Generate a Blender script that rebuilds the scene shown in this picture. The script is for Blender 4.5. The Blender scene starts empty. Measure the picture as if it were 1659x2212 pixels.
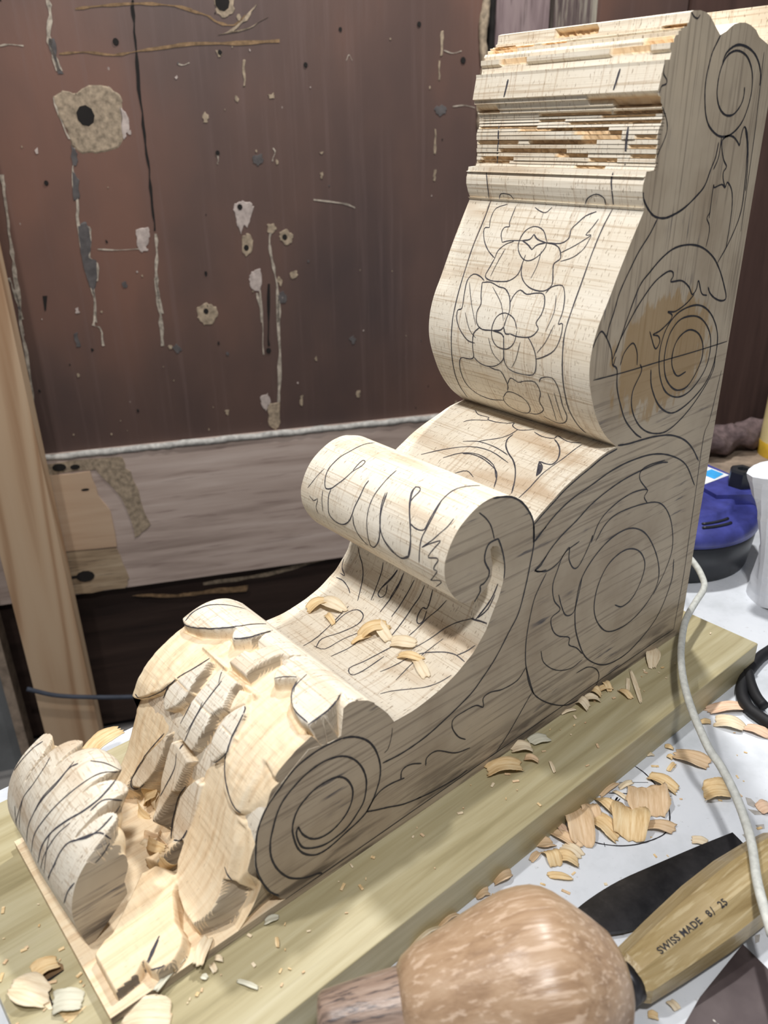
import bpy, bmesh, math, random, json
import numpy as np
from mathutils import Vector, Matrix
from mathutils.bvhtree import BVHTree

scene = bpy.context.scene
COL = scene.collection
# ------------------------------------------------------------------ camera
cam_d = bpy.data.cameras.new('camera')
cam = bpy.data.objects.new('camera', cam_d)
COL.objects.link(cam)
cam_d.sensor_fit = 'VERTICAL'
cam_d.sensor_height = 36.0
cam_d.lens = 36.0 * 1732.54 / 2212.0
cam_d.clip_start = 0.01
cam.matrix_world = Matrix(((-0.76166, -0.29311, 0.57789, 0.5704),
                           (0.64769, -0.31792, 0.69241, 0.2840),
                           (-0.01923, 0.90167, 0.43199, 0.4021),
                           (0, 0, 0, 1)))
cam_d.dof.use_dof = True
cam_d.dof.focus_distance = 0.60
cam_d.dof.aperture_fstop = 9.0
scene.camera = cam
# ------------------------------------------------------------------ world, lamps, exposure
world = bpy.data.worlds.new('workshop_air')
scene.world = world
world.use_nodes = True
world.node_tree.nodes['Background'].inputs[0].default_value = (0.80, 0.86, 1.0, 1)
world.node_tree.nodes['Background'].inputs[1].default_value = 0.19

def area(name, loc, target, size, power, col):
    d = bpy.data.lights.new(name, 'AREA')
    d.shape = 'DISK'
    d.size = size
    d.energy = power
    d.color = col
    o = bpy.data.objects.new(name, d)
    COL.objects.link(o)
    o.location = loc
    o.rotation_euler = (Vector(target) - Vector(loc)).to_track_quat('-Z', 'Y').to_euler()
    return o
area('ceiling_lamp', (0.60, 0.44, 1.10), (0.2, -0.05, 0.15), 0.08, 8.2, (1.0, 0.98, 0.96))
area('front_fill', (0.76, -0.26, 1.28), (0.25, -0.08, 0.2), 0.07, 8.6, (1.0, 0.98, 0.96))  # added fill light, not a real fixture: brightens the corbel's front faces
area('clamp_lamp', (-0.217, -0.294, 1.225), (0.25, 0.0, 0.0), 0.07, 13.0, (1.0, 0.985, 0.96))
scene.view_settings.view_transform = 'Standard'
scene.view_settings.look = 'None'
scene.view_settings.exposure = 0.0
scene.view_settings.gamma = 1.0
scene.view_settings.use_curve_mapping = False

D = json.loads(r'''{"ledges":[[45,46],[49,50],[53,54],[57,58],[61,62],[65,66],[69,70],[73,74],[77,78],[81,82],[85,86],[89,90],[93,94],[97,98],[101,102],[18,19],[20,21],[22,23],[24,25],[26,27],[28,29,
30],[31,32],[39,40],[41,42]],"body":[[0.01126,0.00546],[0.01126,0.4438],[0.02547,0.44778],[0.03108,0.45139],[0.03815,0.45351],[0.04468,0.45443],[0.05167,0.45407],[0.05732,0.453],
[0.06163,0.45105],[0.06494,0.44916],[0.07133,0.44692],[0.07687,0.45031],[0.0816,0.45347],[0.08554,0.45577],[0.0901,0.45718],[0.09571,0.45776],[0.10272,0.45727],[0.10559,0.45649],
[0.10575,0.45384],[0.10639,0.45127],[0.10786,0.45087],[0.10768,0.44953],[0.11024,0.44928],[0.11046,0.44878],[0.1135,0.44847],[0.11278,0.44736],[0.11554,0.44699],[0.11524,0.44512],
[0.11775,0.44485],[0.11889,0.44325],[0.11877,0.44137],[0.1218,0.44117],[0.1218,0.43838],[0.12004,0.4368],[0.12084,0.43304],[0.12607,0.43281],[0.12587,0.43091],[0.12881,0.41798],
[0.12697,0.41736],[0.12708,0.41523],[0.12527,0.41482],[0.12461,0.41159],[0.12317,0.41095],[0.12342,0.40943],[0.12178,0.40869],[0.12194,0.40812],[0.12161,0.40664],[0.11771,0.40657],
[0.11812,0.40631],[0.12192,0.40625],[0.12159,0.40511],[0.11804,0.40504],[0.11697,0.40477],[0.12148,0.40471],[0.12177,0.40357],[0.11813,0.40349],[0.11858,0.40323],[0.12113,0.40317],
[0.12171,0.40168],[0.11928,0.4016],[0.11789,0.40132],[0.12174,0.40128],[0.1222,0.40014],[0.11871,0.40005],[0.11866,0.39978],[0.12315,0.39975],[0.12351,0.39825],[0.12028,0.39816],
[0.11909,0.39787],[0.12383,0.39786],[0.12412,0.39591],[0.12019,0.39579],[0.12,0.39552],[0.12401,0.39551],[0.12395,0.39328],[0.12089,0.39316],[0.12076,0.39289],[0.12319,0.39286],
[0.12321,0.39061],[0.12127,0.39052],[0.12066,0.39023],[0.12307,0.3902],[0.12299,0.38822],[0.12008,0.38809],[0.1202,0.38782],[0.12365,0.38783],[0.12339,0.38556],[0.11994,0.3854],
[0.12031,0.38514],[0.12268,0.38513],[0.12283,0.38313],[0.12078,0.38301],[0.12071,0.38273],[0.12318,0.38273],[0.12325,0.38072],[0.11966,0.38054],[0.11949,0.38025],[0.12257,0.38028],
[0.12277,0.37873],[0.12061,0.37859],[0.12012,0.3783],[0.12318,0.37833],[0.12399,0.3768],[0.12094,0.37662],[0.12138,0.37636],[0.12411,0.37667],[0.13123,0.37643],[0.13174,0.37393],
[0.13356,0.37356],[0.13174,0.37332],[0.13312,0.36977],[0.13314,0.36579],[0.13117,0.36049],[0.12907,0.35663],[0.13081,0.3567],[0.1292,0.35519],[0.13134,0.35159],[0.13347,0.34802],
[0.13563,0.34437],[0.13786,0.34054],[0.14019,0.33648],[0.1426,0.33225],[0.14502,0.3279],[0.14742,0.32348],[0.14989,0.31875],[0.1524,0.31377],[0.15479,0.30902],[0.15685,0.30501],
[0.15848,0.30202],[0.15981,0.29975],[0.16095,0.2978],[0.16202,0.29577],[0.16304,0.29364],[0.16395,0.29158],[0.16476,0.28955],[0.1655,0.28748],[0.16618,0.28539],[0.16678,0.28331],
[0.1673,0.28116],[0.16773,0.2789],[0.16807,0.27644],[0.16833,0.27383],[0.16848,0.27119],[0.16848,0.26864],[0.16834,0.26625],[0.16807,0.26395],[0.16765,0.2616],[0.16705,0.25909],
[0.16628,0.25638],[0.16535,0.25353],[0.16423,0.25053],[0.16295,0.2474],[0.16151,0.24405],[0.15991,0.24051],[0.15808,0.23689],[0.15598,0.23329],[0.15353,0.22968],[0.15078,0.22601],
[0.14781,0.22242],[0.14469,0.21905],[0.14139,0.21602],[0.13788,0.21323],[0.13425,0.21052],[0.13062,0.20772],[0.11991,0.20813],[0.13058,0.20716],[0.13557,0.20665],[0.14051,0.20615],
[0.14533,0.20539],[0.15003,0.20419],[0.15463,0.20273],[0.15907,0.20133],[0.16325,0.20016],[0.16729,0.19906],[0.1714,0.19782],[0.17579,0.19637],[0.18026,0.19478],[0.18444,0.19313],
[0.18812,0.1914],[0.19153,0.18961],[0.19493,0.18782],[0.19852,0.18602],[0.20208,0.18423],[0.20527,0.18259],[0.20782,0.18119],[0.21,0.17992],[0.21217,0.17866],[0.21236,0.17903],
[0.21305,0.1806],[0.21375,0.18217],[0.21472,0.18398],[0.2161,0.18619],[0.21775,0.18863],[0.21959,0.19104],[0.22158,0.19338],[0.22376,0.1957],[0.22616,0.19784],[0.22888,0.19982],
[0.23181,0.20163],[0.23469,0.20314],[0.23744,0.20426],[0.24014,0.20508],[0.24281,0.20579],[0.2454,0.20651],[0.24796,0.20713],[0.25068,0.20745],[0.25373,0.2074],[0.25693,0.20706],
[0.25991,0.20652],[0.26253,0.20577],[0.26494,0.20482],[0.26724,0.20378],[0.2695,0.20263],[0.27166,0.20139],[0.27364,0.20016],[0.27537,0.19902],[0.27692,0.19789],[0.27837,0.19667],
[0.27976,0.19528],[0.28105,0.19378],[0.28225,0.19226],[0.28337,0.19073],[0.28439,0.18917],[0.28533,0.18758],[0.28618,0.18592],[0.28694,0.18424],[0.28761,0.18259],[0.28822,0.18106],
[0.28874,0.17956],[0.28911,0.17794],[0.28931,0.17608],[0.28938,0.17408],[0.28932,0.17211],[0.28917,0.17021],[0.2889,0.16833],[0.28849,0.16646],[0.28792,0.16461],[0.28721,0.16277],
[0.28635,0.1609],[0.28535,0.15897],[0.28419,0.15702],[0.28294,0.15508],[0.28158,0.15315],[0.28011,0.15123],[0.27864,0.1495],[0.2772,0.148],[0.27575,0.14669],[0.2743,0.14559],
[0.27285,0.14471],[0.27141,0.14405],[0.26996,0.14355],[0.26854,0.1432],[0.26712,0.14301],[0.26561,0.143],[0.26391,0.1432],[0.26211,0.14358],[0.26041,0.14404],[0.2589,0.14453],
[0.25748,0.1451],[0.25608,0.14583],[0.25458,0.14678],[0.25308,0.14789],[0.25179,0.14908],[0.25076,0.15033],[0.24994,0.15166],[0.24932,0.15307],[0.24895,0.15455],[0.24878,0.15611],
[0.24869,0.15777],[0.24864,0.15959],[0.24867,0.16152],[0.24884,0.16341],[0.24923,0.16525],[0.24975,0.16704],[0.25021,0.16877],[0.25049,0.17039],[0.2507,0.17194],[0.25091,0.17348],
[0.24922,0.17471],[0.24751,0.17423],[0.24579,0.17374],[0.24424,0.17292],[0.24293,0.17161],[0.24179,0.16997],[0.24078,0.16807],[0.2399,0.16583],[0.23915,0.16333],[0.2385,0.16093],
[0.23791,0.15883],[0.23744,0.15683],[0.23716,0.15475],[0.23714,0.15241],[0.23732,0.14998],[0.23761,0.14775],[0.23802,0.1459],[0.23855,0.14426],[0.23912,0.14255],[0.2397,0.14066],
[0.24033,0.1387],[0.24106,0.13677],[0.24196,0.13494],[0.24296,0.13315],[0.24397,0.13136],[0.24495,0.12953],[0.24594,0.1277],[0.24688,0.12593],[0.24774,0.12427],[0.24855,0.12266],
[0.24937,0.12105],[0.2501,0.11946],[0.25083,0.11787],[0.25186,0.11616],[0.25336,0.11427],[0.25516,0.11226],[0.25706,0.11022],[0.25898,0.10808],[0.261,0.1059],[0.26313,0.10395],
[0.26537,0.1024],[0.26772,0.10107],[0.27015,0.09971],[0.27267,0.09817],[0.27528,0.0966],[0.27798,0.09518],[0.28081,0.09397],[0.28372,0.0929],[0.28662,0.09192],[0.28919,0.09106],
[0.29174,0.09029],[0.29515,0.08947],[0.30014,0.08844],[0.30593,0.08736],[0.31109,0.08659],[0.31497,0.08633],[0.31827,0.08637],[0.32153,0.08641],[0.32919,0.08653],[0.33545,0.09449],
[0.3426,0.10113],[0.3434,0.10819],[0.34801,0.11229],[0.35356,0.11527],[0.35871,0.11739],[0.36195,0.11754],[0.36523,0.11614],[0.36777,0.0985],[0.37488,0.09774],[0.38958,0.10162],
[0.39916,0.09556],[0.41214,0.08634],[0.42054,0.07762],[0.42621,0.06567],[0.42856,0.0541],[0.42938,0.04344],[0.42712,0.0308],[0.42243,0.01827],[0.41611,0.00799],[0.413,0.00546]],
"leaf":[[0.32935,0.08715],[0.32993,0.0882],[0.3305,0.08926],[0.33107,0.09032],[0.33164,0.09138],[0.33222,0.09243],[0.33283,0.09347],[0.33345,0.09449],[0.33411,0.0955],[0.33478,
0.0965],[0.33548,0.09748],[0.33619,0.09845],[0.3369,0.09942],[0.33763,0.10037],[0.33837,0.10132],[0.33912,0.10226],[0.33987,0.1032],[0.34064,0.10413],[0.3414,0.10505],[0.34218,
0.10597],[0.34296,0.10688],[0.34376,0.10778],[0.34458,0.10866],[0.34541,0.10953],[0.34627,0.11037],[0.34714,0.1112],[0.34802,0.11202],[0.34892,0.11282],[0.34983,0.11361],[0.35077,
0.11435],[0.35174,0.11506],[0.35274,0.11573],[0.35377,0.11634],[0.35483,0.11691],[0.35593,0.11741],[0.35704,0.11787],[0.35816,0.11829],[0.35931,0.11866],[0.36046,0.119],[0.36163,
0.11928],[0.3628,0.11953],[0.36399,0.11973],[0.36518,0.11989],[0.36638,0.12],[0.36758,0.12007],[0.36878,0.1201],[0.36998,0.12009],[0.37118,0.12003],[0.37238,0.11993],[0.37357,
0.11978],[0.37476,0.11958],[0.37594,0.11935],[0.37711,0.11909],[0.37828,0.1188],[0.37944,0.11848],[0.38059,0.11815],[0.38174,0.11779],[0.38288,0.1174],[0.384,0.11698],[0.38512,
0.11654],[0.38624,0.11608],[0.38734,0.11561],[0.38844,0.11513],[0.38954,0.11465],[0.39064,0.11415],[0.39173,0.11365],[0.39282,0.11314],[0.3939,0.11262],[0.39498,0.11208],[0.39605,
0.11153],[0.39711,0.11097],[0.39816,0.11038],[0.3992,0.10978],[0.40022,0.10915],[0.40124,0.10851],[0.40225,0.10785],[0.40324,0.10718],[0.40423,0.10649],[0.40521,0.10579],[0.40617,
0.10508],[0.40713,0.10435],[0.40808,0.10361],[0.40902,0.10286],[0.40994,0.10209],[0.41086,0.10131],[0.41176,0.10052],[0.41265,0.09971],[0.41352,0.09888],[0.41438,0.09804],[0.41523,
0.09719],[0.41606,0.09632],[0.41688,0.09544],[0.41769,0.09456],[0.41849,0.09366],[0.41928,0.09275],[0.42005,0.09182],[0.4208,0.09089],[0.42154,0.08994],[0.42225,0.08897],[0.42294,
0.08799],[0.42361,0.08699],[0.42425,0.08597],[0.42488,0.08495],[0.42549,0.08391],[0.42607,0.08286],[0.42665,0.0818],[0.42721,0.08074],[0.42776,0.07967],[0.4283,0.0786],[0.42883,
0.07752],[0.42936,0.07644],[0.42987,0.07535],[0.43038,0.07426],[0.43088,0.07317],[0.43137,0.07207],[0.43185,0.07097],[0.43233,0.06986],[0.4328,0.06876],[0.43326,0.06765],[0.43371,
0.06653],[0.43415,0.06541],[0.43457,0.06429],[0.43499,0.06316],[0.43539,0.06203],[0.43579,0.06089],[0.43618,0.05976],[0.43657,0.05862],[0.43695,0.05748],[0.43734,0.05634],[0.43772,
0.0552],[0.43811,0.05406],[0.43851,0.05293],[0.4389,0.05179],[0.4393,0.05066],[0.43969,0.04952],[0.44008,0.04838],[0.44046,0.04724],[0.44085,0.04611],[0.44124,0.04497],[0.44164,
0.04384],[0.44205,0.0427],[0.44249,0.04159],[0.44293,0.04047],[0.44342,0.03937],[0.44391,0.03827],[0.44443,0.03719],[0.44496,0.03611],[0.4455,0.03504],[0.44605,0.03397],[0.44663,
0.03291],[0.44722,0.03187],[0.44784,0.03083],[0.44848,0.02982],[0.44914,0.02882],[0.44985,0.02784],[0.45058,0.02689],[0.45135,0.02597],[0.45214,0.02506],[0.45296,0.02418],[0.4538,
0.02332],[0.45468,0.0225],[0.45557,0.0217],[0.45651,0.02094],[0.45746,0.02021],[0.45844,0.01952],[0.45946,0.01888],[0.46049,0.01826],[0.46157,0.01773],[0.46265,0.0172],[0.46377,
0.01676],[0.46489,0.01633],[0.46603,0.01595],[0.46718,0.0156],[0.46834,0.01528],[0.4695,0.01498],[0.47067,0.0147],[0.47185,0.01443],[0.47302,0.01418],[0.4742,0.01395],[0.47538,
0.01373],[0.47657,0.01353],[0.47776,0.01337],[0.47895,0.01322],[0.48015,0.01309],[0.48134,0.01297],[0.48254,0.01287],[0.48374,0.01277],[0.48494,0.01267],[0.48614,0.01257],[0.48733,
0.01247],[0.48853,0.01237],[0.48973,0.01227],[0.49093,0.01217],[0.49213,0.01207],[0.49332,0.01197],[0.49452,0.01187],[0.49572,0.01178],[0.49692,0.01168],[0.49812,0.01159],[0.49932,
0.0115],[0.50052,0.01141],[0.50171,0.01132],[0.50291,0.01122],[0.50411,0.01114],[0.50531,0.01105],[0.50651,0.01096],[0.50771,0.01087],[0.50891,0.01078],[0.51011,0.01069],[0.51131,
0.0106],[0.5125,0.01051],[0.5137,0.01042],[0.5149,0.01033],[0.5161,0.01024],[0.5173,0.01015]],"W":0.1421,"XB":0.01126,"ZT":0.46585,"PT":0.00546,"regions":[{"poly":[[-0.01,-0.16],
[0.26726,-0.16],[0.26726,0.02],[-0.01,0.02]],"d":0.0085,"sawn":0,"cut":0.0005},{"poly":[[0.166,-0.2],[0.166,0.02],[0.3,0.02],[0.3,-0.2]],"d":0.02,"sawn":0,"edge":0.022},
{"poly":[[0.04823,-0.016],[0.04823,0.02],[0.07689,0.02],[0.07689,-0.006],[0.06343,-0.016]],"d":0.022,"sawn":0},{"poly":[[0.13369,-0.13178],[0.12779,-0.11],[0.13071,-0.10143],
[0.13219,-0.09789],[0.13778,-0.10152],[0.15236,-0.11043],[0.17103,-0.12172],[0.18444,-0.12629],[0.19066,-0.12446],[0.21,-0.1505],[0.0945,-0.1505]],"d":0.005,"sawn":0,"g":[[0.125,
-0.12,0.008],[0.2,-0.13,0.0032]],"cut":0.0005},{"poly":[[0.07996,-0.10128],[0.08865,-0.09822],[0.09392,-0.1028],[0.10435,-0.10842],[0.11143,-0.11416],[0.11797,-0.11757],[0.12826,
-0.12844],[0.13509,-0.13894],[0.13669,-0.15014],[0.1015,-0.1505],[0.0595,-0.1505],[0.07941,-0.13893],[0.07533,-0.12097],[0.06159,-0.10429],[0.06704,-0.09645],[0.07395,-0.09767]],
"d":0.004,"sawn":0,"g":[[0.07193,-0.11491,0.007],[0.12468,-0.12779,0.0006]],"cut":0.0005},{"poly":[[0.07981,-0.05387],[0.08828,-0.04969],[0.10698,-0.043],[0.11845,-0.03989],
[0.12476,-0.03724],[0.13194,-0.03032],[0.13621,-0.0222],[0.13697,-0.01292],[0.13271,-0.00946],[0.119,-0.00961],[0.109,-0.01089],[0.10385,-0.01178],[0.10631,-0.0028],[0.10532,
0.0084],[0.07459,0.0084],[0.07459,-0.0021],[0.07932,-0.00814],[0.07601,-0.02092],[0.07272,-0.03821],[0.07035,-0.04335],[0.07263,-0.04209],[0.0738,-0.05113]],"d":0.004,"sawn":0.12,
"g":[[0.07651,-0.03945,0.0072],[0.12922,-0.01213,0.0012]],"cut":0.00045,"edge":0.0012},{"poly":[[0.10445,-0.01356],[0.10534,-0.00491],[0.11221,0.00204],[0.12243,-0.00132],[0.14059,
-0.01493],[0.13451,-0.01163],[0.12033,-0.01157]],"d":0.006,"sawn":0,"edge":0.006},{"poly":[[0.13565,-0.05485],[0.14457,-0.05416],[0.16123,-0.05396],[0.17484,-0.05502],[0.184,
-0.05487],[0.19186,-0.0513],[0.19774,-0.04385],[0.2018,-0.03388],[0.20433,-0.02202],[0.20457,-0.0113],[0.19901,-0.00891],[0.19184,-0.00727],[0.18446,-0.00775],[0.17613,-0.01073],
[0.17421,-0.00499],[0.15952,-0.00453],[0.15029,-0.00479],[0.14014,-0.00937],[0.13908,-0.01243],[0.13668,-0.02302],[0.13077,-0.0326],[0.12285,-0.03955],[0.12797,-0.04986]],
"d":0.003,"sawn":0.1,"g":[[0.1326,-0.05062,0.006],[0.19786,-0.01636,0.0002]],"cut":0.0004},{"poly":[[0.14323,-0.01278],[0.14052,-0.00527],[0.15112,-0.00018],[0.16375,0.00235],
[0.17792,-0.00482],[0.17651,-0.00785],[0.16316,-0.00811],[0.15381,-0.00839]],"d":0.007,"sawn":0,"edge":0.005},{"poly":[[0.19566,-0.04408],[0.20251,-0.03553],[0.20893,-0.02037],
[0.20962,-0.00993],[0.21296,-0.00499],[0.21992,-0.00079],[0.22298,0.00021],[0.23075,-0.00112],[0.23307,-0.00598],[0.23319,-0.01115],[0.2381,-0.00739],[0.25161,-0.00548],[0.25133,
-0.03375],[0.2436,-0.03853],[0.23874,-0.03938],[0.21,-0.063],[0.1645,-0.0525],[0.20622,-0.0721],[0.19879,-0.05678]],"d":-0.0012,"sawn":0,"g":[[0.17,-0.03,0.0025],[0.215,-0.03,
-0.0016]],"cut":0.0005,"edge":0.0014},{"poly":[[0.08081,-0.09612],[0.08848,-0.09376],[0.09732,-0.09318],[0.10284,-0.09261],[0.11063,-0.09269],[0.11742,-0.09623],[0.12484,-0.1035],
[0.12173,-0.10918],[0.11436,-0.11111],[0.10981,-0.11058],[0.10101,-0.10641],[0.09,-0.10043]],"d":0.001,"sawn":1},{"poly":[[0.08695,-0.04882],[0.09123,-0.044],[0.10613,-0.04051],
[0.11387,-0.03838],[0.11598,-0.03977],[0.12504,-0.04522],[0.12631,-0.04838],[0.12161,-0.05235],[0.11489,-0.05534],[0.10733,-0.05594],[0.09956,-0.05545],[0.09281,-0.05241]],
"d":0.0015,"sawn":1},{"poly":[[0.08283,-0.06223],[0.0803,-0.05345],[0.0874,-0.04976],[0.09297,-0.0539],[0.09824,-0.0566],[0.09161,-0.06005]],"d":0.0034,"sawn":0.3},
{"poly":[[0.13473,-0.09658],[0.1444,-0.10249],[0.15945,-0.11354],[0.17349,-0.12047],[0.18304,-0.12369],[0.18628,-0.11878],[0.18337,-0.11153],[0.17653,-0.1069],[0.16622,-0.1012],
[0.15225,-0.09676],[0.14175,-0.09561]],"d":0.0022,"sawn":0.8},{"poly":[[0.14278,-0.05727],[0.15093,-0.06373],[0.16215,-0.06959],[0.1716,-0.07074],[0.17986,-0.0693],[0.18645,
-0.06467],[0.18649,-0.0608],[0.18159,-0.0541],[0.17372,-0.0533],[0.16335,-0.05193],[0.15331,-0.05083],[0.14296,-0.05128]],"d":0.0024,"sawn":0.9},{"poly":[[0.08033,-0.08254],
[0.07988,-0.06301],[0.08643,-0.06348],[0.0976,-0.0593],[0.10477,-0.0635],[0.11176,-0.06188],[0.11947,-0.06296],[0.12568,-0.06374],[0.12982,-0.06532],[0.12908,-0.0857],[0.11989,
-0.08463],[0.10723,-0.08478],[0.09522,-0.08348],[0.0846,-0.0835]],"d":0,"sawn":1},{"poly":[[0.13636,-0.08882],[0.13375,-0.08316],[0.13657,-0.06543],[0.14224,-0.06875],[0.15103,
-0.07144],[0.16327,-0.07459],[0.16332,-0.07586],[0.17516,-0.0807],[0.18407,-0.08328],[0.19102,-0.08492],[0.18625,-0.08786],[0.17743,-0.0886],[0.17182,-0.08938],[0.16421,-0.09136],
[0.15242,-0.09033]],"d":0.0012,"sawn":0.9},{"poly":[[0.07482,-0.14274],[0.07636,-0.13925],[0.07674,-0.13518],[0.07448,-0.12804],[0.07176,-0.12181],[0.06589,-0.11196],[0.05978,
-0.10572],[0.0566,-0.1036],[0.05853,-0.10226],[0.06083,-0.10058],[0.06327,-0.09788],[0.06426,-0.09486],[0.06119,-0.09135],[0.05493,-0.08727],[0.04834,-0.0862],[0.03856,-0.08943],
[-0.007,-0.0826],[-0.007,-0.1505],[0.0525,-0.1505]],"d":0,"sawn":1,"edge":0.0009},{"poly":[[0.07622,-0.08208],[0.07576,-0.06271],[0.07079,-0.06312],[0.064,-0.062],[0.05756,
-0.06073],[0.05052,-0.06061],[0.04801,-0.05614],[-0.007,-0.0504],[-0.007,-0.0686],[0.04949,-0.0729],[0.06222,-0.07561],[0.0634,-0.08088],[0.07292,-0.08166]],"d":0,"sawn":1,
"edge":0.0009},{"poly":[[0.04277,-0.05051],[0.0512,-0.05146],[0.05793,-0.05199],[0.06292,-0.04996],[0.06713,-0.04552],[0.06597,-0.043],[0.05848,-0.03575],[0.05672,-0.03448],
[0.06261,-0.03243],[0.06849,-0.02688],[0.07306,-0.01769],[0.07475,-0.0091],[0.07416,-0.001],[0.064,0.0003],[0.0523,-0.00256],[0.04374,-0.0088],[0.04593,-0.00288],[0.0414,0.00055],
[0.02857,-0.00144],[0.042,0.007],[-0.007,0.007],[-0.007,-0.0518]],"d":0,"sawn":1,"edge":0.0009},{"poly":[[0.07778,-0.11382],[0.07804,-0.08606],[0.07944,-0.08607],[0.07918,
-0.11383]],"d":0.0045,"sawn":0,"edge":0.0009},{"poly":[[0.07812,-0.0823],[0.07688,-0.04913],[0.08008,-0.04901],[0.08132,-0.08218]],"d":0.005,"sawn":0,"edge":0.0009},
{"poly":[[0.10483,-0.08223],[0.10468,-0.06328],[0.10528,-0.06327],[0.10543,-0.08222]],"d":0.001,"sawn":0,"edge":0.0009},{"poly":[[0.10431,-0.11234],[0.10438,-0.09146],[0.10498,
-0.09146],[0.10491,-0.11234]],"d":0.0018,"sawn":0,"edge":0.0009},{"poly":[[0.10491,-0.05272],[0.10515,-0.03869],[0.10575,-0.0387],[0.10551,-0.05273]],"d":0.0023,"sawn":0,
"edge":0.0009}],"toe":{"prof":[[0.511,0.0028],[0.51161,0.00587],[0.51224,0.00897],[0.51288,0.01207],[0.51349,0.01514],[0.51404,0.01813],[0.5145,0.021],[0.5149,0.02376],[0.51525,
0.02644],[0.51555,0.02905],[0.51577,0.03158],[0.51589,0.03403],[0.5159,0.0364],[0.51578,0.03867],[0.51556,0.04083],[0.51524,0.04292],[0.51484,0.04496],[0.51435,0.04697],[0.5138,
0.049],[0.51318,0.05105],[0.51248,0.0531],[0.5117,0.05512],[0.51084,0.05711],[0.50991,0.05905],[0.5089,0.0609],[0.5078,0.06269],[0.50662,0.06443],[0.50536,0.06611],[0.50403,
0.06772],[0.50264,0.06925],[0.5012,0.0707],[0.49969,0.07206],[0.49809,0.07334],[0.49643,0.07455],[0.49474,0.07568],[0.49306,0.07673],[0.4914,0.0777],[0.48977,0.07862],[0.48813,
0.07949],[0.4865,0.08028],[0.48487,0.08097],[0.48323,0.08152],[0.4816,0.0819],[0.47993,0.08212],[0.47823,0.08219],[0.47652,0.08212],[0.47486,0.08193],[0.47327,0.08162],[0.4718,
0.0812],[0.47045,0.08067],[0.46918,0.08003],[0.46799,0.07927],[0.46687,0.0784],[0.46581,0.07741],[0.4648,0.0763],[0.46382,0.07505],[0.46288,0.07366],[0.462,0.07214],[0.4612,
0.07054],[0.46049,0.06889],[0.4599,0.0672],[0.45941,0.06547],[0.45899,0.06367],[0.45867,0.06182],[0.45847,0.05991],[0.45841,0.05797],[0.4585,0.056],[0.45878,0.05397],[0.45923,
0.05188],[0.45981,0.04974],[0.4605,0.0476],[0.46124,0.04548],[0.462,0.0434],[0.46278,0.04151],[0.46361,0.0398],[0.46449,0.03811],[0.46545,0.03627],[0.46648,0.03412],[0.4676,
0.0315],[0.46884,0.0283],[0.47019,0.02463],[0.47163,0.02065],[0.4731,0.01651],[0.47457,0.01238],[0.476,0.0084]],"axis":[0.4879,0.049],"y":[-0.1421,-0.0462],"ky":[-0.1421,-0.119,
-0.0945,-0.07,-0.056,-0.0462],"kv":[0.93,0.98,1.03,0.98,0.92,0.86],"kx":[0,0,0.001,0,-0.001,-0.002],"base":[0.5145,0.0028],"cut":0.021,"lobes":[[-0.1505,-0.1232,0.09501,0.05973],
[-0.1232,-0.1064,0.10493,0.07223],[-0.1064,-0.0756,0.12039,0.0843],[-0.0756,-0.0602,0.11358,0.0843],[-0.0602,-0.04585,0.10011,0.05973]]},"mains":335,"sidelines":[[1.2,[[0.07133,
0.44692],[0.07453,0.44268],[0.07783,0.43777],[0.07967,0.43115],[0.08071,0.42493],[0.0802,0.41823],[0.07823,0.41143],[0.07552,0.40544],[0.07169,0.40074],[0.06672,0.39736],[0.05975,
0.39437],[0.05322,0.39317],[0.04499,0.3936],[0.03741,0.39641],[0.03133,0.40075],[0.02776,0.40612],[0.02562,0.41246],[0.02497,0.41826],[0.02611,0.42447],[0.02851,0.42962],[0.03282,
0.43418],[0.03762,0.43727],[0.04349,0.43913],[0.04989,0.43982],[0.05567,0.43895],[0.06089,0.43655],[0.06454,0.43243],[0.06644,0.42744],[0.06687,0.42246],[0.06618,0.41698],[0.06376,
0.41238],[0.06009,0.40864],[0.05462,0.40578],[0.04862,0.40479],[0.04263,0.40572],[0.0374,0.40907],[0.03444,0.41292],[0.03379,0.41723],[0.03463,0.42055]]],[1.4,[[0.06482,0.43331],
[0.0623,0.43784],[0.05732,0.4409],[0.05086,0.4427],[0.0437,0.44275],[0.03594,0.44144],[0.02866,0.43893],[0.02303,0.43538],[0.01858,0.43079],[0.01591,0.42511],[0.01576,0.42174]]],
[1,[[0.04748,0.39316],[0.05159,0.39129],[0.05171,0.38835],[0.04993,0.38435],[0.04621,0.37924],[0.04183,0.37554],[0.04464,0.37261],[0.04404,0.36901],[0.04196,0.36582],[0.03947,
0.3631]]],[1.2,[[0.04996,0.39272],[0.0439,0.39348],[0.03824,0.39247],[0.03305,0.38987],[0.02945,0.38727]]],[1.1,[[0.02945,0.38727],[0.02914,0.39278],[0.02832,0.39676],[0.02664,
0.39822],[0.02299,0.39567],[0.02008,0.39058],[0.01714,0.38386],[0.01494,0.37602],[0.01327,0.36805],[0.01194,0.35934]]],[0.8,[[0.12585,0.43083],[0.12563,0.42625],[0.12195,0.42337],
[0.12188,0.42125],[0.12628,0.41992],[0.12753,0.41608]]],[0.8,[[0.12304,0.40965],[0.11842,0.40482],[0.11577,0.40036],[0.11552,0.39633],[0.11792,0.39143],[0.12121,0.38653],[0.12271,
0.3834]]],[0.8,[[0.1051,0.45632],[0.10194,0.45446],[0.0982,0.45384],[0.096,0.4556]]],[0.7,[[0.01709,0.44018],[0.01459,0.41768],[0.012,0.39087],[0.009,0.33313]]],[0.7,[[0.0039,
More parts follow.
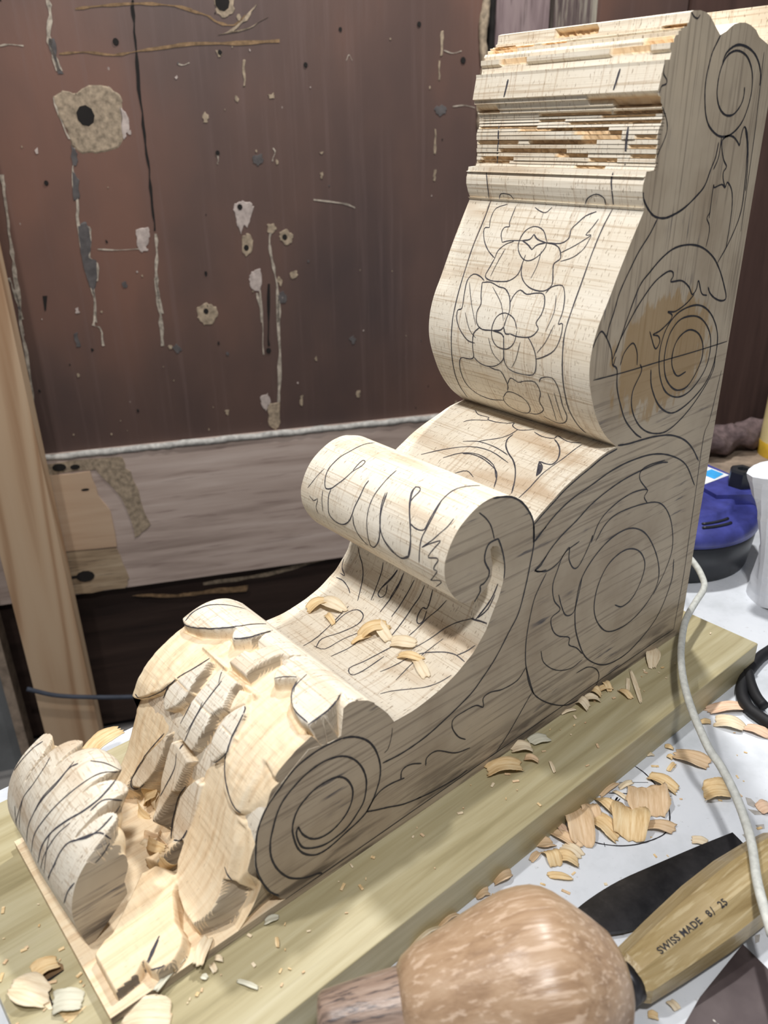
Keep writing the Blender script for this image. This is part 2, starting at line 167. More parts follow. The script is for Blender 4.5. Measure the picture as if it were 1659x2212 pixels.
0.23459],[0.00936,0.19792],[0.0146,0.18394],[0.01257,0.13118],[0.01142,0.09389],[0.01031,0.06042],[0.01233,0.0094]]],[0.8,[[0.0122,0.00886],[0.05055,0.00915],[0.17105,0.00797],
[0.26891,0.00659],[0.35001,0.00545],[0.4132,0.00521]]],[1.3,[[0.0559,0.39001],[0.05712,0.38135],[0.06068,0.37483],[0.06514,0.36564],[0.07331,0.35989],[0.0865,0.35346],[0.09965,
0.35012],[0.10859,0.34947],[0.11845,0.35153],[0.12575,0.3562],[0.13117,0.36165],[0.13245,0.36549]]],[1.1,[[0.05311,0.39307],[0.05337,0.38161],[0.05755,0.37444]]],[1,[[0.05399,
0.34523],[0.05452,0.36437],[0.05302,0.36366],[0.04433,0.36508],[0.03968,0.36292],[0.03746,0.36599],[0.03028,0.36047],[0.02648,0.34976],[0.02569,0.33633],[0.02592,0.32407]]],[0.9,
[[0.05383,0.34909],[0.05664,0.34543],[0.05281,0.34124],[0.05122,0.33586],[0.05268,0.32737]]],[1.1,[[0.02592,0.39803],[0.01879,0.38549],[0.01479,0.36613],[0.01353,0.34618],[0.02197,
0.32919],[0.03425,0.31525]]],[1.2,[[0.11442,0.34934],[0.12052,0.34139],[0.12974,0.33253],[0.13668,0.32348],[0.14513,0.31089],[0.14943,0.29892],[0.15248,0.29174],[0.15444,
0.28434]]],[1.2,[[0.1427,0.27309],[0.13497,0.29159],[0.12531,0.31084],[0.11556,0.31855],[0.10332,0.32607],[0.09008,0.33046],[0.0729,0.33072],[0.05655,0.32716],[0.04101,0.31951],
[0.02984,0.30996],[0.02073,0.2989],[0.01483,0.2894],[0.02013,0.28792],[0.02951,0.29067],[0.0379,0.2954],[0.04206,0.30019]]],[1.1,[[0.04175,0.29449],[0.04924,0.2969],[0.05584,
0.3061],[0.05698,0.30071],[0.06145,0.29783],[0.06684,0.30336],[0.07717,0.30872],[0.08981,0.30962],[0.08812,0.31272],[0.08961,0.31578],[0.09627,0.3163],[0.10936,0.31139],[0.12314,
0.30026],[0.13241,0.28989],[0.13959,0.28052],[0.1454,0.26957]]],[1,[[0.05872,0.29747],[0.06783,0.29245],[0.07983,0.28932],[0.08885,0.29038],[0.08316,0.28747],[0.08478,0.28383],
[0.09487,0.27919],[0.10309,0.27777],[0.09654,0.27572],[0.09381,0.27134],[0.09847,0.26793],[0.10731,0.28052]]],[1.2,[[0.05501,0.24373],[0.06558,0.24279],[0.07354,0.25033],[0.07597,
0.25814],[0.07415,0.26652],[0.0677,0.27191],[0.05754,0.27357],[0.04542,0.26896],[0.03737,0.26014],[0.03565,0.24919],[0.04244,0.23817],[0.05181,0.23155],[0.06579,0.23295],[0.07867,
0.24243],[0.08448,0.2539],[0.08547,0.26563],[0.0817,0.27635],[0.07056,0.28305],[0.05176,0.2819],[0.03725,0.27428],[0.02772,0.26302],[0.02554,0.24887],[0.03086,0.23742],[0.04524,
0.22782],[0.06151,0.22664],[0.07798,0.23402],[0.08804,0.24728],[0.0923,0.26257],[0.09017,0.27493],[0.08348,0.28363],[0.07207,0.28888],[0.05394,0.28978],[0.03891,0.28476],[0.0261,
0.27476],[0.01767,0.26133],[0.01682,0.24413],[0.02324,0.23115],[0.03786,0.22148],[0.05608,0.21601],[0.06994,0.217],[0.08535,0.22654],[0.09689,0.24175],[0.10033,0.25406]]],[1.1,
[[0.14467,0.2654],[0.13955,0.2617],[0.1375,0.25023],[0.13179,0.23768],[0.12338,0.2241],[0.11005,0.21185],[0.10142,0.20629]]],[1.1,[[0.11377,0.2602],[0.11146,0.25481],[0.11875,
0.24345],[0.11762,0.23159],[0.10905,0.21918],[0.09715,0.21017],[0.08303,0.20477],[0.06934,0.20326],[0.05392,0.20752],[0.03904,0.21533],[0.02488,0.2267],[0.01637,0.23773],[0.01677,
0.24882]]],[1,[[0.1675,0.28014],[0.16423,0.28599],[0.15947,0.28903],[0.15178,0.28129],[0.14725,0.27391],[0.14467,0.2654],[0.14221,0.27032]]],[1,[[0.13655,0.26385],[0.13342,
0.27142],[0.12516,0.27605],[0.11907,0.26883],[0.11733,0.26018]]],[1.5,[[0.12873,0.20783],[0.11626,0.20579],[0.10108,0.20465],[0.08254,0.2026],[0.06271,0.19839],[0.04383,0.19031],
[0.02939,0.17982],[0.01655,0.16597]]],[0.8,[[0.16378,0.25972],[0.13012,0.25834],[0.09327,0.25773],[0.04707,0.25662],[0.00283,0.25624]]],[1.2,[[0.20947,0.16406],[0.19319,0.17534],
[0.17605,0.18245],[0.15479,0.18654],[0.13266,0.1908],[0.10891,0.19178],[0.08317,0.18922],[0.05856,0.18143],[0.03511,0.16787],[0.0164,0.14519]]],[1.2,[[0.20796,0.14196],[0.20168,
0.14395],[0.19358,0.1519],[0.18226,0.15878],[0.1675,0.16466],[0.15258,0.17182],[0.13363,0.17692],[0.1136,0.17983],[0.0923,0.18045],[0.07355,0.17976],[0.06141,0.17708]]],[1,
[[0.20796,0.14196],[0.19498,0.13695],[0.18299,0.13911],[0.173,0.14666],[0.17178,0.13718],[0.16579,0.12802],[0.15925,0.12786],[0.15091,0.13869],[0.14711,0.14653],[0.14813,0.1423]]],
[1,[[0.14795,0.14108],[0.14017,0.15554],[0.12439,0.16288],[0.10376,0.16558],[0.08471,0.1621],[0.08737,0.15704],[0.08227,0.1507]]],[1,[[0.08471,0.1621],[0.09635,0.17366],[0.09591,
0.18034],[0.08526,0.18187],[0.06596,0.17997]]],[1,[[0.14282,0.14042],[0.13261,0.15073],[0.11589,0.15442],[0.08227,0.1507],[0.06116,0.1428],[0.04448,0.12362],[0.03593,0.09721],
[0.04187,0.07791],[0.05483,0.06116]]],[1.2,[[0.10876,0.07424],[0.09825,0.06847],[0.08517,0.07097],[0.07578,0.08311],[0.07389,0.09678],[0.0834,0.11055],[0.09824,0.11845],[0.11303,
0.11894],[0.12631,0.11292],[0.13463,0.09896],[0.13548,0.08172],[0.12755,0.06536],[0.11241,0.05193],[0.0886,0.04806],[0.06583,0.05471],[0.05065,0.07045],[0.05599,0.09398],[0.07607,
0.12177],[0.09783,0.13541],[0.11983,0.13702],[0.13948,0.12986],[0.15436,0.11654],[0.15861,0.09898],[0.15828,0.08403],[0.15356,0.06672],[0.14026,0.04207],[0.11917,0.02441],[0.09882,
0.01783],[0.07501,0.01931],[0.0446,0.03428],[0.02947,0.06202],[0.03067,0.08453]]],[1,[[0.16193,0.14719],[0.17733,0.14375],[0.18378,0.13263],[0.18729,0.12258],[0.18428,0.1097],
[0.17671,0.09935],[0.18592,0.09612],[0.18311,0.08516],[0.17567,0.07684],[0.16318,0.06985],[0.16231,0.06306],[0.1528,0.056],[0.1445,0.04678]]],[1,[[0.15436,0.11654],[0.15719,
0.10082],[0.16077,0.09007],[0.16922,0.09127],[0.17532,0.10117],[0.17987,0.11258]]],[1,[[0.20944,0.06557],[0.20503,0.05078],[0.19735,0.03645],[0.18278,0.02203],[0.16425,0.00928],
[0.14939,0.00406],[0.12701,0.00211],[0.11889,0.01075],[0.12239,0.02098],[0.13487,0.02994],[0.14952,0.03178]]],[1,[[0.20955,0.06687],[0.21814,0.06002],[0.23309,0.0603],[0.2449,
0.06403],[0.25193,0.0629],[0.25155,0.05538],[0.2588,0.06054],[0.26982,0.06173],[0.27918,0.06093],[0.28034,0.05439],[0.27468,0.04381],[0.2676,0.03719]]],[1,[[0.20098,0.04096],
[0.21257,0.02896],[0.2241,0.01702],[0.23574,0.00792]]],[0.8,[[0.19457,0.07323],[0.19015,0.06108],[0.17557,0.04746],[0.15761,0.03985],[0.14369,0.04105]]],[1.3,[[0.2118,0.17766],
[0.21047,0.16347],[0.21258,0.14986],[0.216,0.13338],[0.22141,0.11562],[0.23033,0.10418],[0.24194,0.08986],[0.25557,0.07846],[0.26475,0.07251],[0.28334,0.06591],[0.30335,0.06067],
[0.3226,0.05925],[0.3388,0.06082]]],[1,[[0.19524,0.13564],[0.20236,0.12621],[0.20664,0.11792],[0.21021,0.10137],[0.21155,0.08748],[0.21097,0.07488],[0.20913,0.0656],[0.2035,
0.04992],[0.19925,0.03895]]],[1,[[0.21049,0.16422],[0.20456,0.1686],[0.19898,0.17098]]],[1,[[0.19665,0.14898],[0.20317,0.14471],[0.20695,0.14242],[0.20368,0.13966],[0.19549,
0.13802]]],[1.6,[[0.36729,0.09647],[0.36101,0.09388],[0.35467,0.08945],[0.34897,0.08352],[0.34469,0.07611],[0.34187,0.06754],[0.34056,0.05897],[0.34119,0.05069],[0.34376,0.04357],
[0.34753,0.03638],[0.35243,0.03075],[0.35954,0.02752],[0.36727,0.02563],[0.37639,0.02325],[0.38382,0.02221],[0.39093,0.02389],[0.39759,0.0297],[0.40186,0.03724],[0.40384,0.04647],
[0.4042,0.05438],[0.40191,0.06181],[0.39817,0.0667],[0.39319,0.07003],[0.38757,0.07224],[0.3806,0.07291],[0.37361,0.07178],[0.36806,0.06824],[0.36398,0.0622],[0.36175,0.05457],
[0.36286,0.04668],[0.36653,0.04046],[0.37196,0.03625],[0.37872,0.03384],[0.38593,0.03425],[0.3921,0.03754],[0.3972,0.04398],[0.39952,0.04951],[0.40028,0.05274]]],[1.6,[[0.38706,
0.00608],[0.39057,0.00824],[0.3969,0.01047],[0.40366,0.01458],[0.40946,0.01996],[0.41422,0.0277],[0.41748,0.03575],[0.41925,0.04483],[0.41867,0.05426],[0.41631,0.06226],[0.41293,
0.07092],[0.40848,0.07733],[0.40225,0.08185],[0.3947,0.0856],[0.3865,0.08761],[0.37829,0.08758],[0.37003,0.08507],[0.3638,0.08091],[0.35825,0.07453],[0.35411,0.06665],[0.35179,
0.05824],[0.3517,0.05035],[0.35399,0.04072],[0.35923,0.03463],[0.36634,0.02905],[0.3747,0.02691],[0.38352,0.02687],[0.39191,0.03026],[0.39854,0.03556],[0.40139,0.04314],[0.40189,
0.04967],[0.40028,0.05274]]],[1.4,[[0.36729,0.09647],[0.37491,0.09759],[0.3858,0.09772],[0.39925,0.09451],[0.41057,0.08623],[0.41952,0.07835],[0.42569,0.06676],[0.42798,0.05366],
[0.42877,0.04291],[0.42675,0.03126],[0.42237,0.01902],[0.41703,0.01142]]],[1.3,[[0.35241,0.03115],[0.34544,0.0276],[0.33506,0.023],[0.32265,0.01712],[0.3072,0.01276]]],[1.2,
[[0.35241,0.03115],[0.34591,0.03773],[0.34028,0.04049],[0.33304,0.04064],[0.32488,0.03905],[0.32157,0.03816]]],[1.2,[[0.32447,0.03919],[0.32398,0.04459],[0.32065,0.04655],[0.3148,
0.04536],[0.30723,0.04109]]],[0.6,[[0.33059,0.08299],[0.3315,0.07668],[0.33401,0.06973],[0.3372,0.06779]]],[1.2,[[0.31125,0.0141],[0.2982,0.01105],[0.27644,0.00856],[0.2652,
0.00928]]],[1.1,[[0.30358,0.03705],[0.30233,0.04311],[0.2933,0.04299],[0.27706,0.03146],[0.26304,0.02735]]],[0.9,[[0.26218,0.20149],[0.25599,0.19558],[0.25133,0.18876],[0.24819,
0.17964]]],[1.3,[[0.24458,0.17837],[0.249,0.17857],[0.25331,0.1774],[0.25568,0.17283],[0.25584,0.16743],[0.25338,0.16236],[0.25143,0.15882],[0.2521,0.15487],[0.2555,0.15198],
[0.25898,0.15126],[0.25882,0.14766],[0.2613,0.14441],[0.26382,0.1419]]],[1.4,[[0.21092,0.16366],[0.21141,0.17097],[0.21239,0.17834],[0.21492,0.18404],[0.21986,0.19099],[0.22633,
0.19762],[0.23467,0.20288],[0.24279,0.20546],[0.25066,0.20713]]],[1.3,[[0.24458,0.17837],[0.24092,0.1702],[0.23836,0.16158],[0.23735,0.15482],[0.23761,0.14775]]],[1.2,[[0.21113,
0.17702],[0.20895,0.17828],[0.20677,0.17955],[0.2042,0.18095],[0.20101,0.1826],[0.19743,0.18439],[0.19383,0.18619],[0.19043,0.18797],[0.187,0.18977],[0.18331,0.1915],[0.17911,
0.19315],[0.17463,0.19473],[0.17022,0.19618],[0.16609,0.19742],[0.16204,0.19852],[0.15784,0.19968],[0.15339,0.20108],[0.14877,0.20254],[0.14405,0.20374],[0.13921,0.20449],[0.13425,
0.20499],[0.12924,0.20549]]]],"frontlines":[[1,[[0.12942,-0.12171,0.35481],[0.13154,-0.1214,0.35125],[0.13367,-0.12108,0.34769],[0.13608,-0.12092,0.3436],[0.13897,-0.12109,
0.33861],[0.14212,-0.12144,0.33308],[0.14521,-0.12163,0.32755],[0.1481,-0.12155,0.32218],[0.15087,-0.12135,0.3168],[0.15359,-0.1211,0.31141],[0.15633,-0.12079,0.30602],[0.15927,
-0.12017,0.30067],[0.16222,-0.11932,0.29536],[0.16461,-0.11883,0.28992],[0.16649,-0.11862,0.28434],[0.16776,-0.11856,0.27863],[0.16839,-0.11855,0.27266],[0.16835,-0.11876,0.26649],
[0.16734,-0.11959,0.26032],[0.16561,-0.12084,0.25432],[0.16339,-0.12221,0.24847],[0.16098,-0.1234,0.24288],[0.15844,-0.12434,0.2376],[0.15543,-0.12537,0.23249],[0.15194,-0.12647,
0.22756],[0.14842,-0.1271,0.22316],[0.14473,-0.12749,0.21909],[0.13895,-0.12983,0.21408]]],[1,[[0.12952,-0.02167,0.35464],[0.13141,-0.02221,0.35147],[0.1333,-0.02274,0.3483],
[0.13545,-0.02313,0.34467],[0.13796,-0.02334,0.34038],[0.14068,-0.02342,0.33562],[0.14352,-0.02339,0.3306],[0.14644,-0.02324,0.32529],[0.1494,-0.02305,0.31969],[0.15226,-0.02293,
0.31406],[0.15515,-0.02289,0.30831],[0.15818,-0.02276,0.30258],[0.16115,-0.02239,0.29742],[0.16329,-0.02226,0.29306],[0.1649,-0.02225,0.28917],[0.16623,-0.02209,0.28524],[0.16731,
-0.02168,0.28111],[0.168,-0.02121,0.27689],[0.1684,-0.02079,0.2726],[0.16845,-0.0205,0.26809],[0.16797,-0.02043,0.26341],[0.16698,-0.02058,0.25884],[0.16572,-0.02081,0.25466],
[0.16431,-0.02098,0.25074],[0.16266,-0.02114,0.24672],[0.16079,-0.02131,0.24246],[0.1587,-0.02145,0.23812],[0.1563,-0.02144,0.23384],[0.15347,-0.02118,0.2296],[0.15029,-0.02078,
0.22542],[0.14714,-0.02039,0.2217],[0.14453,-0.01977,0.2189],[0.14207,-0.01908,0.21664],[0.13898,-0.01882,0.2141]]],[0.8,[[0.14181,-0.06019,0.33363],[0.14052,-0.06222,0.3359],
[0.13921,-0.06425,0.33818],[0.13818,-0.06649,0.33998],[0.13752,-0.06913,0.34114],[0.13713,-0.07198,0.3418],[0.13705,-0.07465,0.34193],[0.13733,-0.07708,0.34145],[0.13793,-0.07933,
0.34042],[0.13875,-0.08107,0.33899],[0.13986,-0.08218,0.33706],[0.14118,-0.08278,0.33474],[0.14244,-0.08289,0.33251],[0.14354,-0.08253,0.33056],[0.14456,-0.08169,0.32872],[0.14552,
-0.08038,0.32699],[0.14647,-0.07847,0.32524],[0.14735,-0.0761,0.32362],[0.14794,-0.07378,0.32249],[0.14819,-0.07162,0.322],[0.14819,-0.06948,0.32201],[0.14797,-0.06747,0.32243],
[0.1475,-0.06556,0.32333],[0.1468,-0.06378,0.32462],[0.14604,-0.06232,0.32602],[0.14523,-0.06121,0.32752],[0.14434,-0.0604,0.32913],[0.14353,-0.0599,0.33057],[0.1429,-0.0598,
0.3317],[0.14236,-0.05999,0.33266],[0.14181,-0.06019,0.33363]]],[0.8,[[0.16711,-0.0599,0.28195],[0.16656,-0.0612,0.28408],[0.16593,-0.06257,0.28618],[0.16536,-0.06438,0.28788],
[0.16491,-0.06694,0.28913],[0.16458,-0.06992,0.28999],[0.16448,-0.07268,0.29025],[0.16467,-0.07508,0.28977],[0.16508,-0.07727,0.28866],[0.16562,-0.07898,0.28713],[0.16628,-0.08011,
0.28506],[0.16697,-0.08084,0.28253],[0.16752,-0.08123,0.28002],[0.1679,-0.08125,0.27766],[0.16818,-0.08087,0.27534],[0.16836,-0.08009,0.27322],[0.16847,-0.0789,0.27128],[0.16848,
-0.07732,0.26955],[0.16846,-0.07533,0.26832],[0.16842,-0.07271,0.26765],[0.16841,-0.06965,0.2675],[0.16844,-0.06683,0.26797],[0.16848,-0.06441,0.26916],[0.16848,-0.0623,0.27092],
[0.16838,-0.06073,0.27298],[0.16818,-0.05994,0.27537],[0.16784,-0.0597,0.27804],[0.16739,-0.05957,0.28067]]],[0.8,[[0.15215,-0.08189,0.22783],[0.15397,-0.07922,0.23033],[0.15559,
-0.07674,0.23272],[0.15659,-0.07434,0.23435],[0.15698,-0.07177,0.235],[0.15698,-0.06907,0.23501],[0.15675,-0.06646,0.23461],[0.15632,-0.06382,0.23388],[0.15558,-0.06132,0.23272],
[0.15452,-0.05957,0.23115],[0.153,-0.05876,0.22897],[0.15101,-0.05878,0.22631],[0.14893,-0.0596,0.22377],[0.147,-0.06118,0.22155],[0.14509,-0.06349,0.21948],[0.14328,-0.06625,
0.21775],[0.14208,-0.06903,0.21665],[0.14151,-0.07183,0.21613],[0.1415,-0.07455,0.21612],[0.1421,-0.07735,0.21667],[0.14327,-0.08004,0.21774],[0.1447,-0.08196,0.21906],[0.14596,
-0.08313,0.22042],[0.14742,-0.08357,0.222],[0.14872,-0.0837,0.22352],[0.14993,-0.08334,0.22498],[0.1511,-0.08256,0.22644],[0.15215,-0.08189,0.22783]]],[1.1,[[0.14212,-0.08047,
0.33308],[0.14194,-0.07843,0.3334],[0.14176,-0.0764,0.33372],[0.14145,-0.0748,0.33426],[0.14094,-0.07391,0.33517],[0.1403,-0.07345,0.33629],[0.13966,-0.07299,0.33741]]],[1.1,
[[0.13966,-0.07299,0.33741],[0.1402,-0.0716,0.33647],[0.14073,-0.07023,0.33553],[0.14118,-0.06848,0.33474],[0.1415,-0.06613,0.33418],[0.14174,-0.06342,0.33376],[0.14197,-0.06073,
0.33334]]],[1.1,[[0.14197,-0.06073,0.33334],[0.14227,-0.06297,0.33281],[0.14258,-0.06524,0.33228],[0.14296,-0.0671,0.3316],[0.14348,-0.06828,0.33067],[0.14408,-0.06906,0.32959],
[0.14469,-0.06983,0.3285]]],[1.1,[[0.14469,-0.06983,0.3285],[0.14416,-0.0715,0.32944],[0.14363,-0.07318,0.33039],[0.14316,-0.07491,0.33123],[0.14278,-0.07672,0.33192],[0.14245,
-0.07859,0.3325],[0.14212,-0.08047,0.33308]]],[1.1,[[0.16786,-0.08023,0.27796],[0.1678,-0.07795,0.27835],[0.16775,-0.07568,0.27874],[0.16766,-0.07383,0.27925],[0.16753,-0.07268,
0.27994],[0.16738,-0.07192,0.28076],[0.16721,-0.07119,0.28156]]],[1.1,[[0.16721,-0.07119,0.28156],[0.16749,-0.07044,0.28018],[0.16774,-0.06972,0.27879],[0.16787,-0.06888,0.27784],
[0.1679,-0.06777,0.27764],[0.16787,-0.0665,0.27789],[0.16783,-0.06523,0.27815]]],[1.1,[[0.16786,-0.08023,0.27796],[0.16788,-0.07746,0.27779],[0.1679,-0.0747,0.27761],[0.16795,
-0.07251,0.27725],[0.16805,-0.07125,0.2766],[0.16814,-0.07056,0.27575],[0.16822,-0.06988,0.27491]]],[0.8,[[0.14341,-0.09689,0.3308],[0.14312,-0.09514,0.33132],[0.14283,-0.0934,
0.33183],[0.14258,-0.0911,0.33227],[0.1424,-0.0879,0.33259],[0.14226,-0.08416,0.33284],[0.14212,-0.08047,0.33308]]],[0.8,[[0.14341,-0.09689,0.3308],[0.14247,-0.09829,0.33247],
[0.14152,-0.09971,0.33414],[0.14063,-0.10065,0.33571],[0.13977,-0.1009,0.33721],[0.13898,-0.10068,0.33859],[0.13838,-0.10004,0.33964],[0.13811,-0.09869,0.34012],[0.13803,-0.09695,
0.34025],[0.13785,-0.09584,0.34056],[0.13759,-0.09595,0.34101],[0.13723,-0.0967,0.34163],[0.1364,-0.09728,0.34305],[0.13482,-0.09739,0.34574],[0.13275,-0.09735,0.34922],[0.13068,
-0.09732,0.35269]]],[0.7,[[0.13887,-0.11312,0.33879],[0.13792,-0.1139,0.34045],[0.13695,-0.1147,0.34211],[0.13589,-0.11516,0.34393],[0.13457,-0.11536,0.34617],[0.13315,-0.11523,
0.34856],[0.13195,-0.11422,0.35056],[0.13119,-0.11185,0.35184],[0.13066,-0.10862,0.35272],[0.13014,-0.10541,0.3536]]],[0.8,[[0.13887,-0.11312,0.33879],[0.13892,-0.11489,0.3387],
[0.13897,-0.11668,0.33861],[0.13941,-0.11752,0.33784],[0.14051,-0.11691,0.33592],[0.14198,-0.11537,0.33332],[0.14338,-0.11346,0.33084],[0.14459,-0.11127,0.32868],[0.14571,-0.10873,
0.32664],[0.14669,-0.10612,0.32482],[0.14748,-0.1035,0.32337],[0.14812,-0.10083,0.32214],[0.14876,-0.09818,0.32092]]],[0.8,[[0.14876,-0.09818,0.32092],[0.14795,-0.09818,0.32247],
[0.14713,-0.09819,0.32402],[0.14631,-0.09778,0.32553],[0.14549,-0.0967,0.32704],[0.14468,-0.09518,0.32851],[0.14398,-0.09347,0.32977],[0.14345,-0.09155,0.33071],[0.14304,-0.08943,
0.33144],[0.14264,-0.08732,0.33218]]],[0.9,[[0.14876,-0.09818,0.32092],[0.14982,-0.09874,0.31888],[0.15086,-0.09932,0.31683],[0.15186,-0.09984,0.31485],[0.15285,-0.10052,0.31288],
[0.15381,-0.10113,0.31098],[0.15457,-0.10096,0.30945],[0.15509,-0.09963,0.30844],[0.15541,-0.09752,0.30781],[0.1556,-0.09503,0.30745],[0.15564,-0.09205,0.30736],[0.15556,-0.0887,
0.30753],[0.15541,-0.08565,0.30781],[0.15527,-0.08314,0.30809],[0.15507,-0.08091,0.30847],[0.1547,-0.07887,0.30919],[0.15411,-0.07686,0.31036],[0.15336,-0.07504,0.31186],[0.1525,
-0.07374,0.31358],[0.15147,-0.07326,0.31562],[0.15033,-0.0733,0.31788],[0.14924,-0.07338,0.31999],[0.14831,-0.07334,0.32177],[0.14746,-0.07333,0.32342],[0.14657,-0.07334,
0.32506]]],[0.9,[[0.14924,-0.07338,0.31999],[0.15032,-0.07273,0.31788],[0.15139,-0.0721,0.31578],[0.15236,-0.07115,0.31385],[0.15321,-0.06979,0.31216],[0.15398,-0.06812,0.31064],
[0.15465,-0.06615,0.3093],[0.15526,-0.06385,0.30811],[0.15578,-0.06125,0.30709],[0.15614,-0.05843,0.30639],[0.15635,-0.05517,0.30598],[0.1564,-0.0517,0.30588],[0.1562,-0.04879,
0.30626],[0.15572,-0.04658,0.30721],[0.15499,-0.0449,0.30863],[0.15405,-0.04411,0.3105],[0.15273,-0.04469,0.31312],[0.15117,-0.04616,0.3162],[0.14988,-0.04737,0.31876],[0.14907,
-0.04804,0.32031],[0.14854,-0.04844,0.32134],[0.14801,-0.04835,0.32235],[0.14745,-0.04731,0.32342],[0.14689,-0.0458,0.32447],[0.14621,-0.04506,0.32571],[0.14529,-0.04568,0.32741],
[0.14423,-0.04707,0.32931],[0.14336,-0.04865,0.33087],[0.14283,-0.05024,0.33184],[0.14248,-0.05202,0.33245],[0.14223,-0.05396,0.33289],[0.14208,-0.0561,0.33316],[0.14203,-0.05841,
0.33325],[0.14197,-0.06073,0.33334]]],[0.9,[[0.14197,-0.06073,0.33334],[0.14194,-0.05668,0.33341],[0.1419,-0.05269,0.33347],[0.14168,-0.04943,0.33385],[0.14119,-0.04714,0.33472],
[0.14051,-0.04556,0.33591],[0.13975,-0.04462,0.33725],[0.13888,-0.04466,0.33876],[0.13792,-0.04532,0.34044],[0.13701,-0.04558,0.342],[0.13625,-0.04496,0.34331],[0.13555,-0.04393,
0.34452],[0.13479,-0.04276,0.34579],[0.13391,-0.04161,0.34728],[0.13298,-0.04032,0.34883],[0.13217,-0.03876,0.3502],[0.13155,-0.03679,0.35123],[0.13105,-0.03455,0.35208],[0.13055,
-0.03233,0.35292]]],[0.7,[[0.14462,-0.0466,0.32861],[0.14382,-0.04398,0.33005],[0.14303,-0.04138,0.33147],[0.14224,-0.03897,0.33287],[0.14145,-0.0368,0.33426],[0.14067,-0.03482,
0.33563],[0.13994,-0.03308,0.33691],[0.13922,-0.03137,0.33818],[0.13854,-0.02989,0.33936],[0.13809,-0.02926,0.34015],[0.13809,-0.0302,0.34015],[0.13831,-0.03198,0.33976],[0.13824,
-0.03308,0.33988],[0.13762,-0.03272,0.34096],[0.1367,-0.03167,0.34254],[0.13574,-0.03066,0.34418],[0.13481,-0.02995,0.34575],[0.13385,-0.02928,0.34739],[0.13288,-0.02861,
0.34901]]],[0.7,[[0.14716,-0.04415,0.32396],[0.14663,-0.04128,0.32495],[0.1461,-0.03844,0.32592],[0.14544,-0.03592,0.32713],[0.14461,-0.03381,0.32865],[0.14363,-0.03202,0.33039],
[0.14253,-0.03063,0.33236],[0.14125,-0.02981,0.33462],[0.13983,-0.02938,0.3371],[0.13841,-0.02896,0.33958]]],[0.9,[[0.1559,-0.10057,0.30685],[0.15552,-0.10221,0.3076],[0.15513,
-0.10385,0.30836],[0.15482,-0.10564,0.30896],[0.15456,-0.10776,0.30948],[0.15438,-0.11002,0.30984],[0.15448,-0.11201,0.30964],[0.15494,-0.11366,0.30872],[0.15571,-0.11501,0.30723],
[0.15675,-0.11574,0.30521],[0.15825,-0.11546,0.30245],[0.16014,-0.11445,0.29918],[0.16187,-0.11349,0.29606],[0.16328,-0.11268,0.29309],[0.16448,-0.11198,0.29024],[0.1653,-0.11191,
0.28805],[0.16563,-0.11289,0.2871],[0.16571,-0.11437,0.28685],[0.16592,-0.11537,0.28619],[0.16639,-0.11559,0.28466],[0.16693,-0.11538,0.2827],[0.1674,-0.11477,0.28063],[0.16778,
-0.11376,0.27849],[0.16809,-0.11235,0.27624],[0.16831,-0.11056,0.27404],[0.16844,-0.10824,0.27177],[0.16848,-0.10558,0.26956],[0.16844,-0.10301,0.26789],[0.16839,-0.10065,0.26717],
[0.16838,-0.09828,0.26703],[0.16838,-0.09592,0.26689]]],[0.9,[[0.15665,-0.10177,0.30539],[0.15807,-0.10067,0.30277],[0.15956,-0.09951,0.30017],[0.16091,-0.09839,0.29787],[0.16188,
-0.09732,0.29604],[0.16264,-0.09635,0.29449],[0.16338,-0.09583,0.29288],[0.16414,-0.09619,0.29109],[0.16487,-0.09703,0.28923],[0.16557,-0.09745,0.28726],[0.16629,-0.09715,0.28502],
[0.16694,-0.09647,0.28266],[0.1674,-0.09543,0.28065],[0.16768,-0.09399,0.27913],[0.16785,-0.09213,0.27798],[0.16795,-0.08982,0.2773],[0.16795,-0.08691,0.27726],[0.16789,-0.08357,
0.27768],[0.16784,-0.08026,0.2781]]],[0.9,[[0.15665,-0.10177,0.30539],[0.15641,-0.09939,0.30586],[0.15617,-0.09703,0.30632],[0.15611,-0.0945,0.30645],[0.15635,-0.09161,0.30598],
[0.15676,-0.08857,0.30519],[0.1571,-0.08582,0.30455],[0.15719,-0.08363,0.30439],[0.15719,-0.08174,0.30438],[0.15744,-0.07983,0.30394],[0.15803,-0.07771,0.30285],[0.15888,-0.07555,
0.30135],[0.15993,-0.07362,0.29955],[0.16121,-0.07196,0.2973],[0.16253,-0.07065,0.29471],[0.16362,-0.06987,0.29233],[0.16442,-0.06978,0.29041],[0.16506,-0.07013,0.28871],[0.16566,
-0.0705,0.287],[0.16623,-0.0707,0.28521],[0.16676,-0.07091,0.2834],[0.16721,-0.07119,0.28156]]],[0.9,[[0.16192,-0.07162,0.29597],[0.16096,-0.07142,0.29777],[0.15993,-0.0713,
0.29955],[0.15899,-0.07087,0.30115],[0.15813,-0.07003,0.30266],[0.1574,-0.06887,0.30399],[0.157,-0.06739,0.30473],[0.15718,-0.06548,0.30441],[0.15767,-0.06326,0.3035],[0.15798,
-0.06104,0.30295],[0.15783,-0.05895,0.30322],[0.15749,-0.05686,0.30384],[0.15722,-0.05472,0.30432],[0.15703,-0.05236,0.30467],[0.15691,-0.04994,0.30489],[0.15712,-0.04789,0.30451],
[0.15782,-0.04635,0.30324],[0.15886,-0.04515,0.30138],[0.16,-0.04424,0.29943],[0.16113,-0.04367,0.29746],[0.16222,-0.04351,0.29535],[0.16318,-0.04366,0.29333],[0.16401,-0.04434,
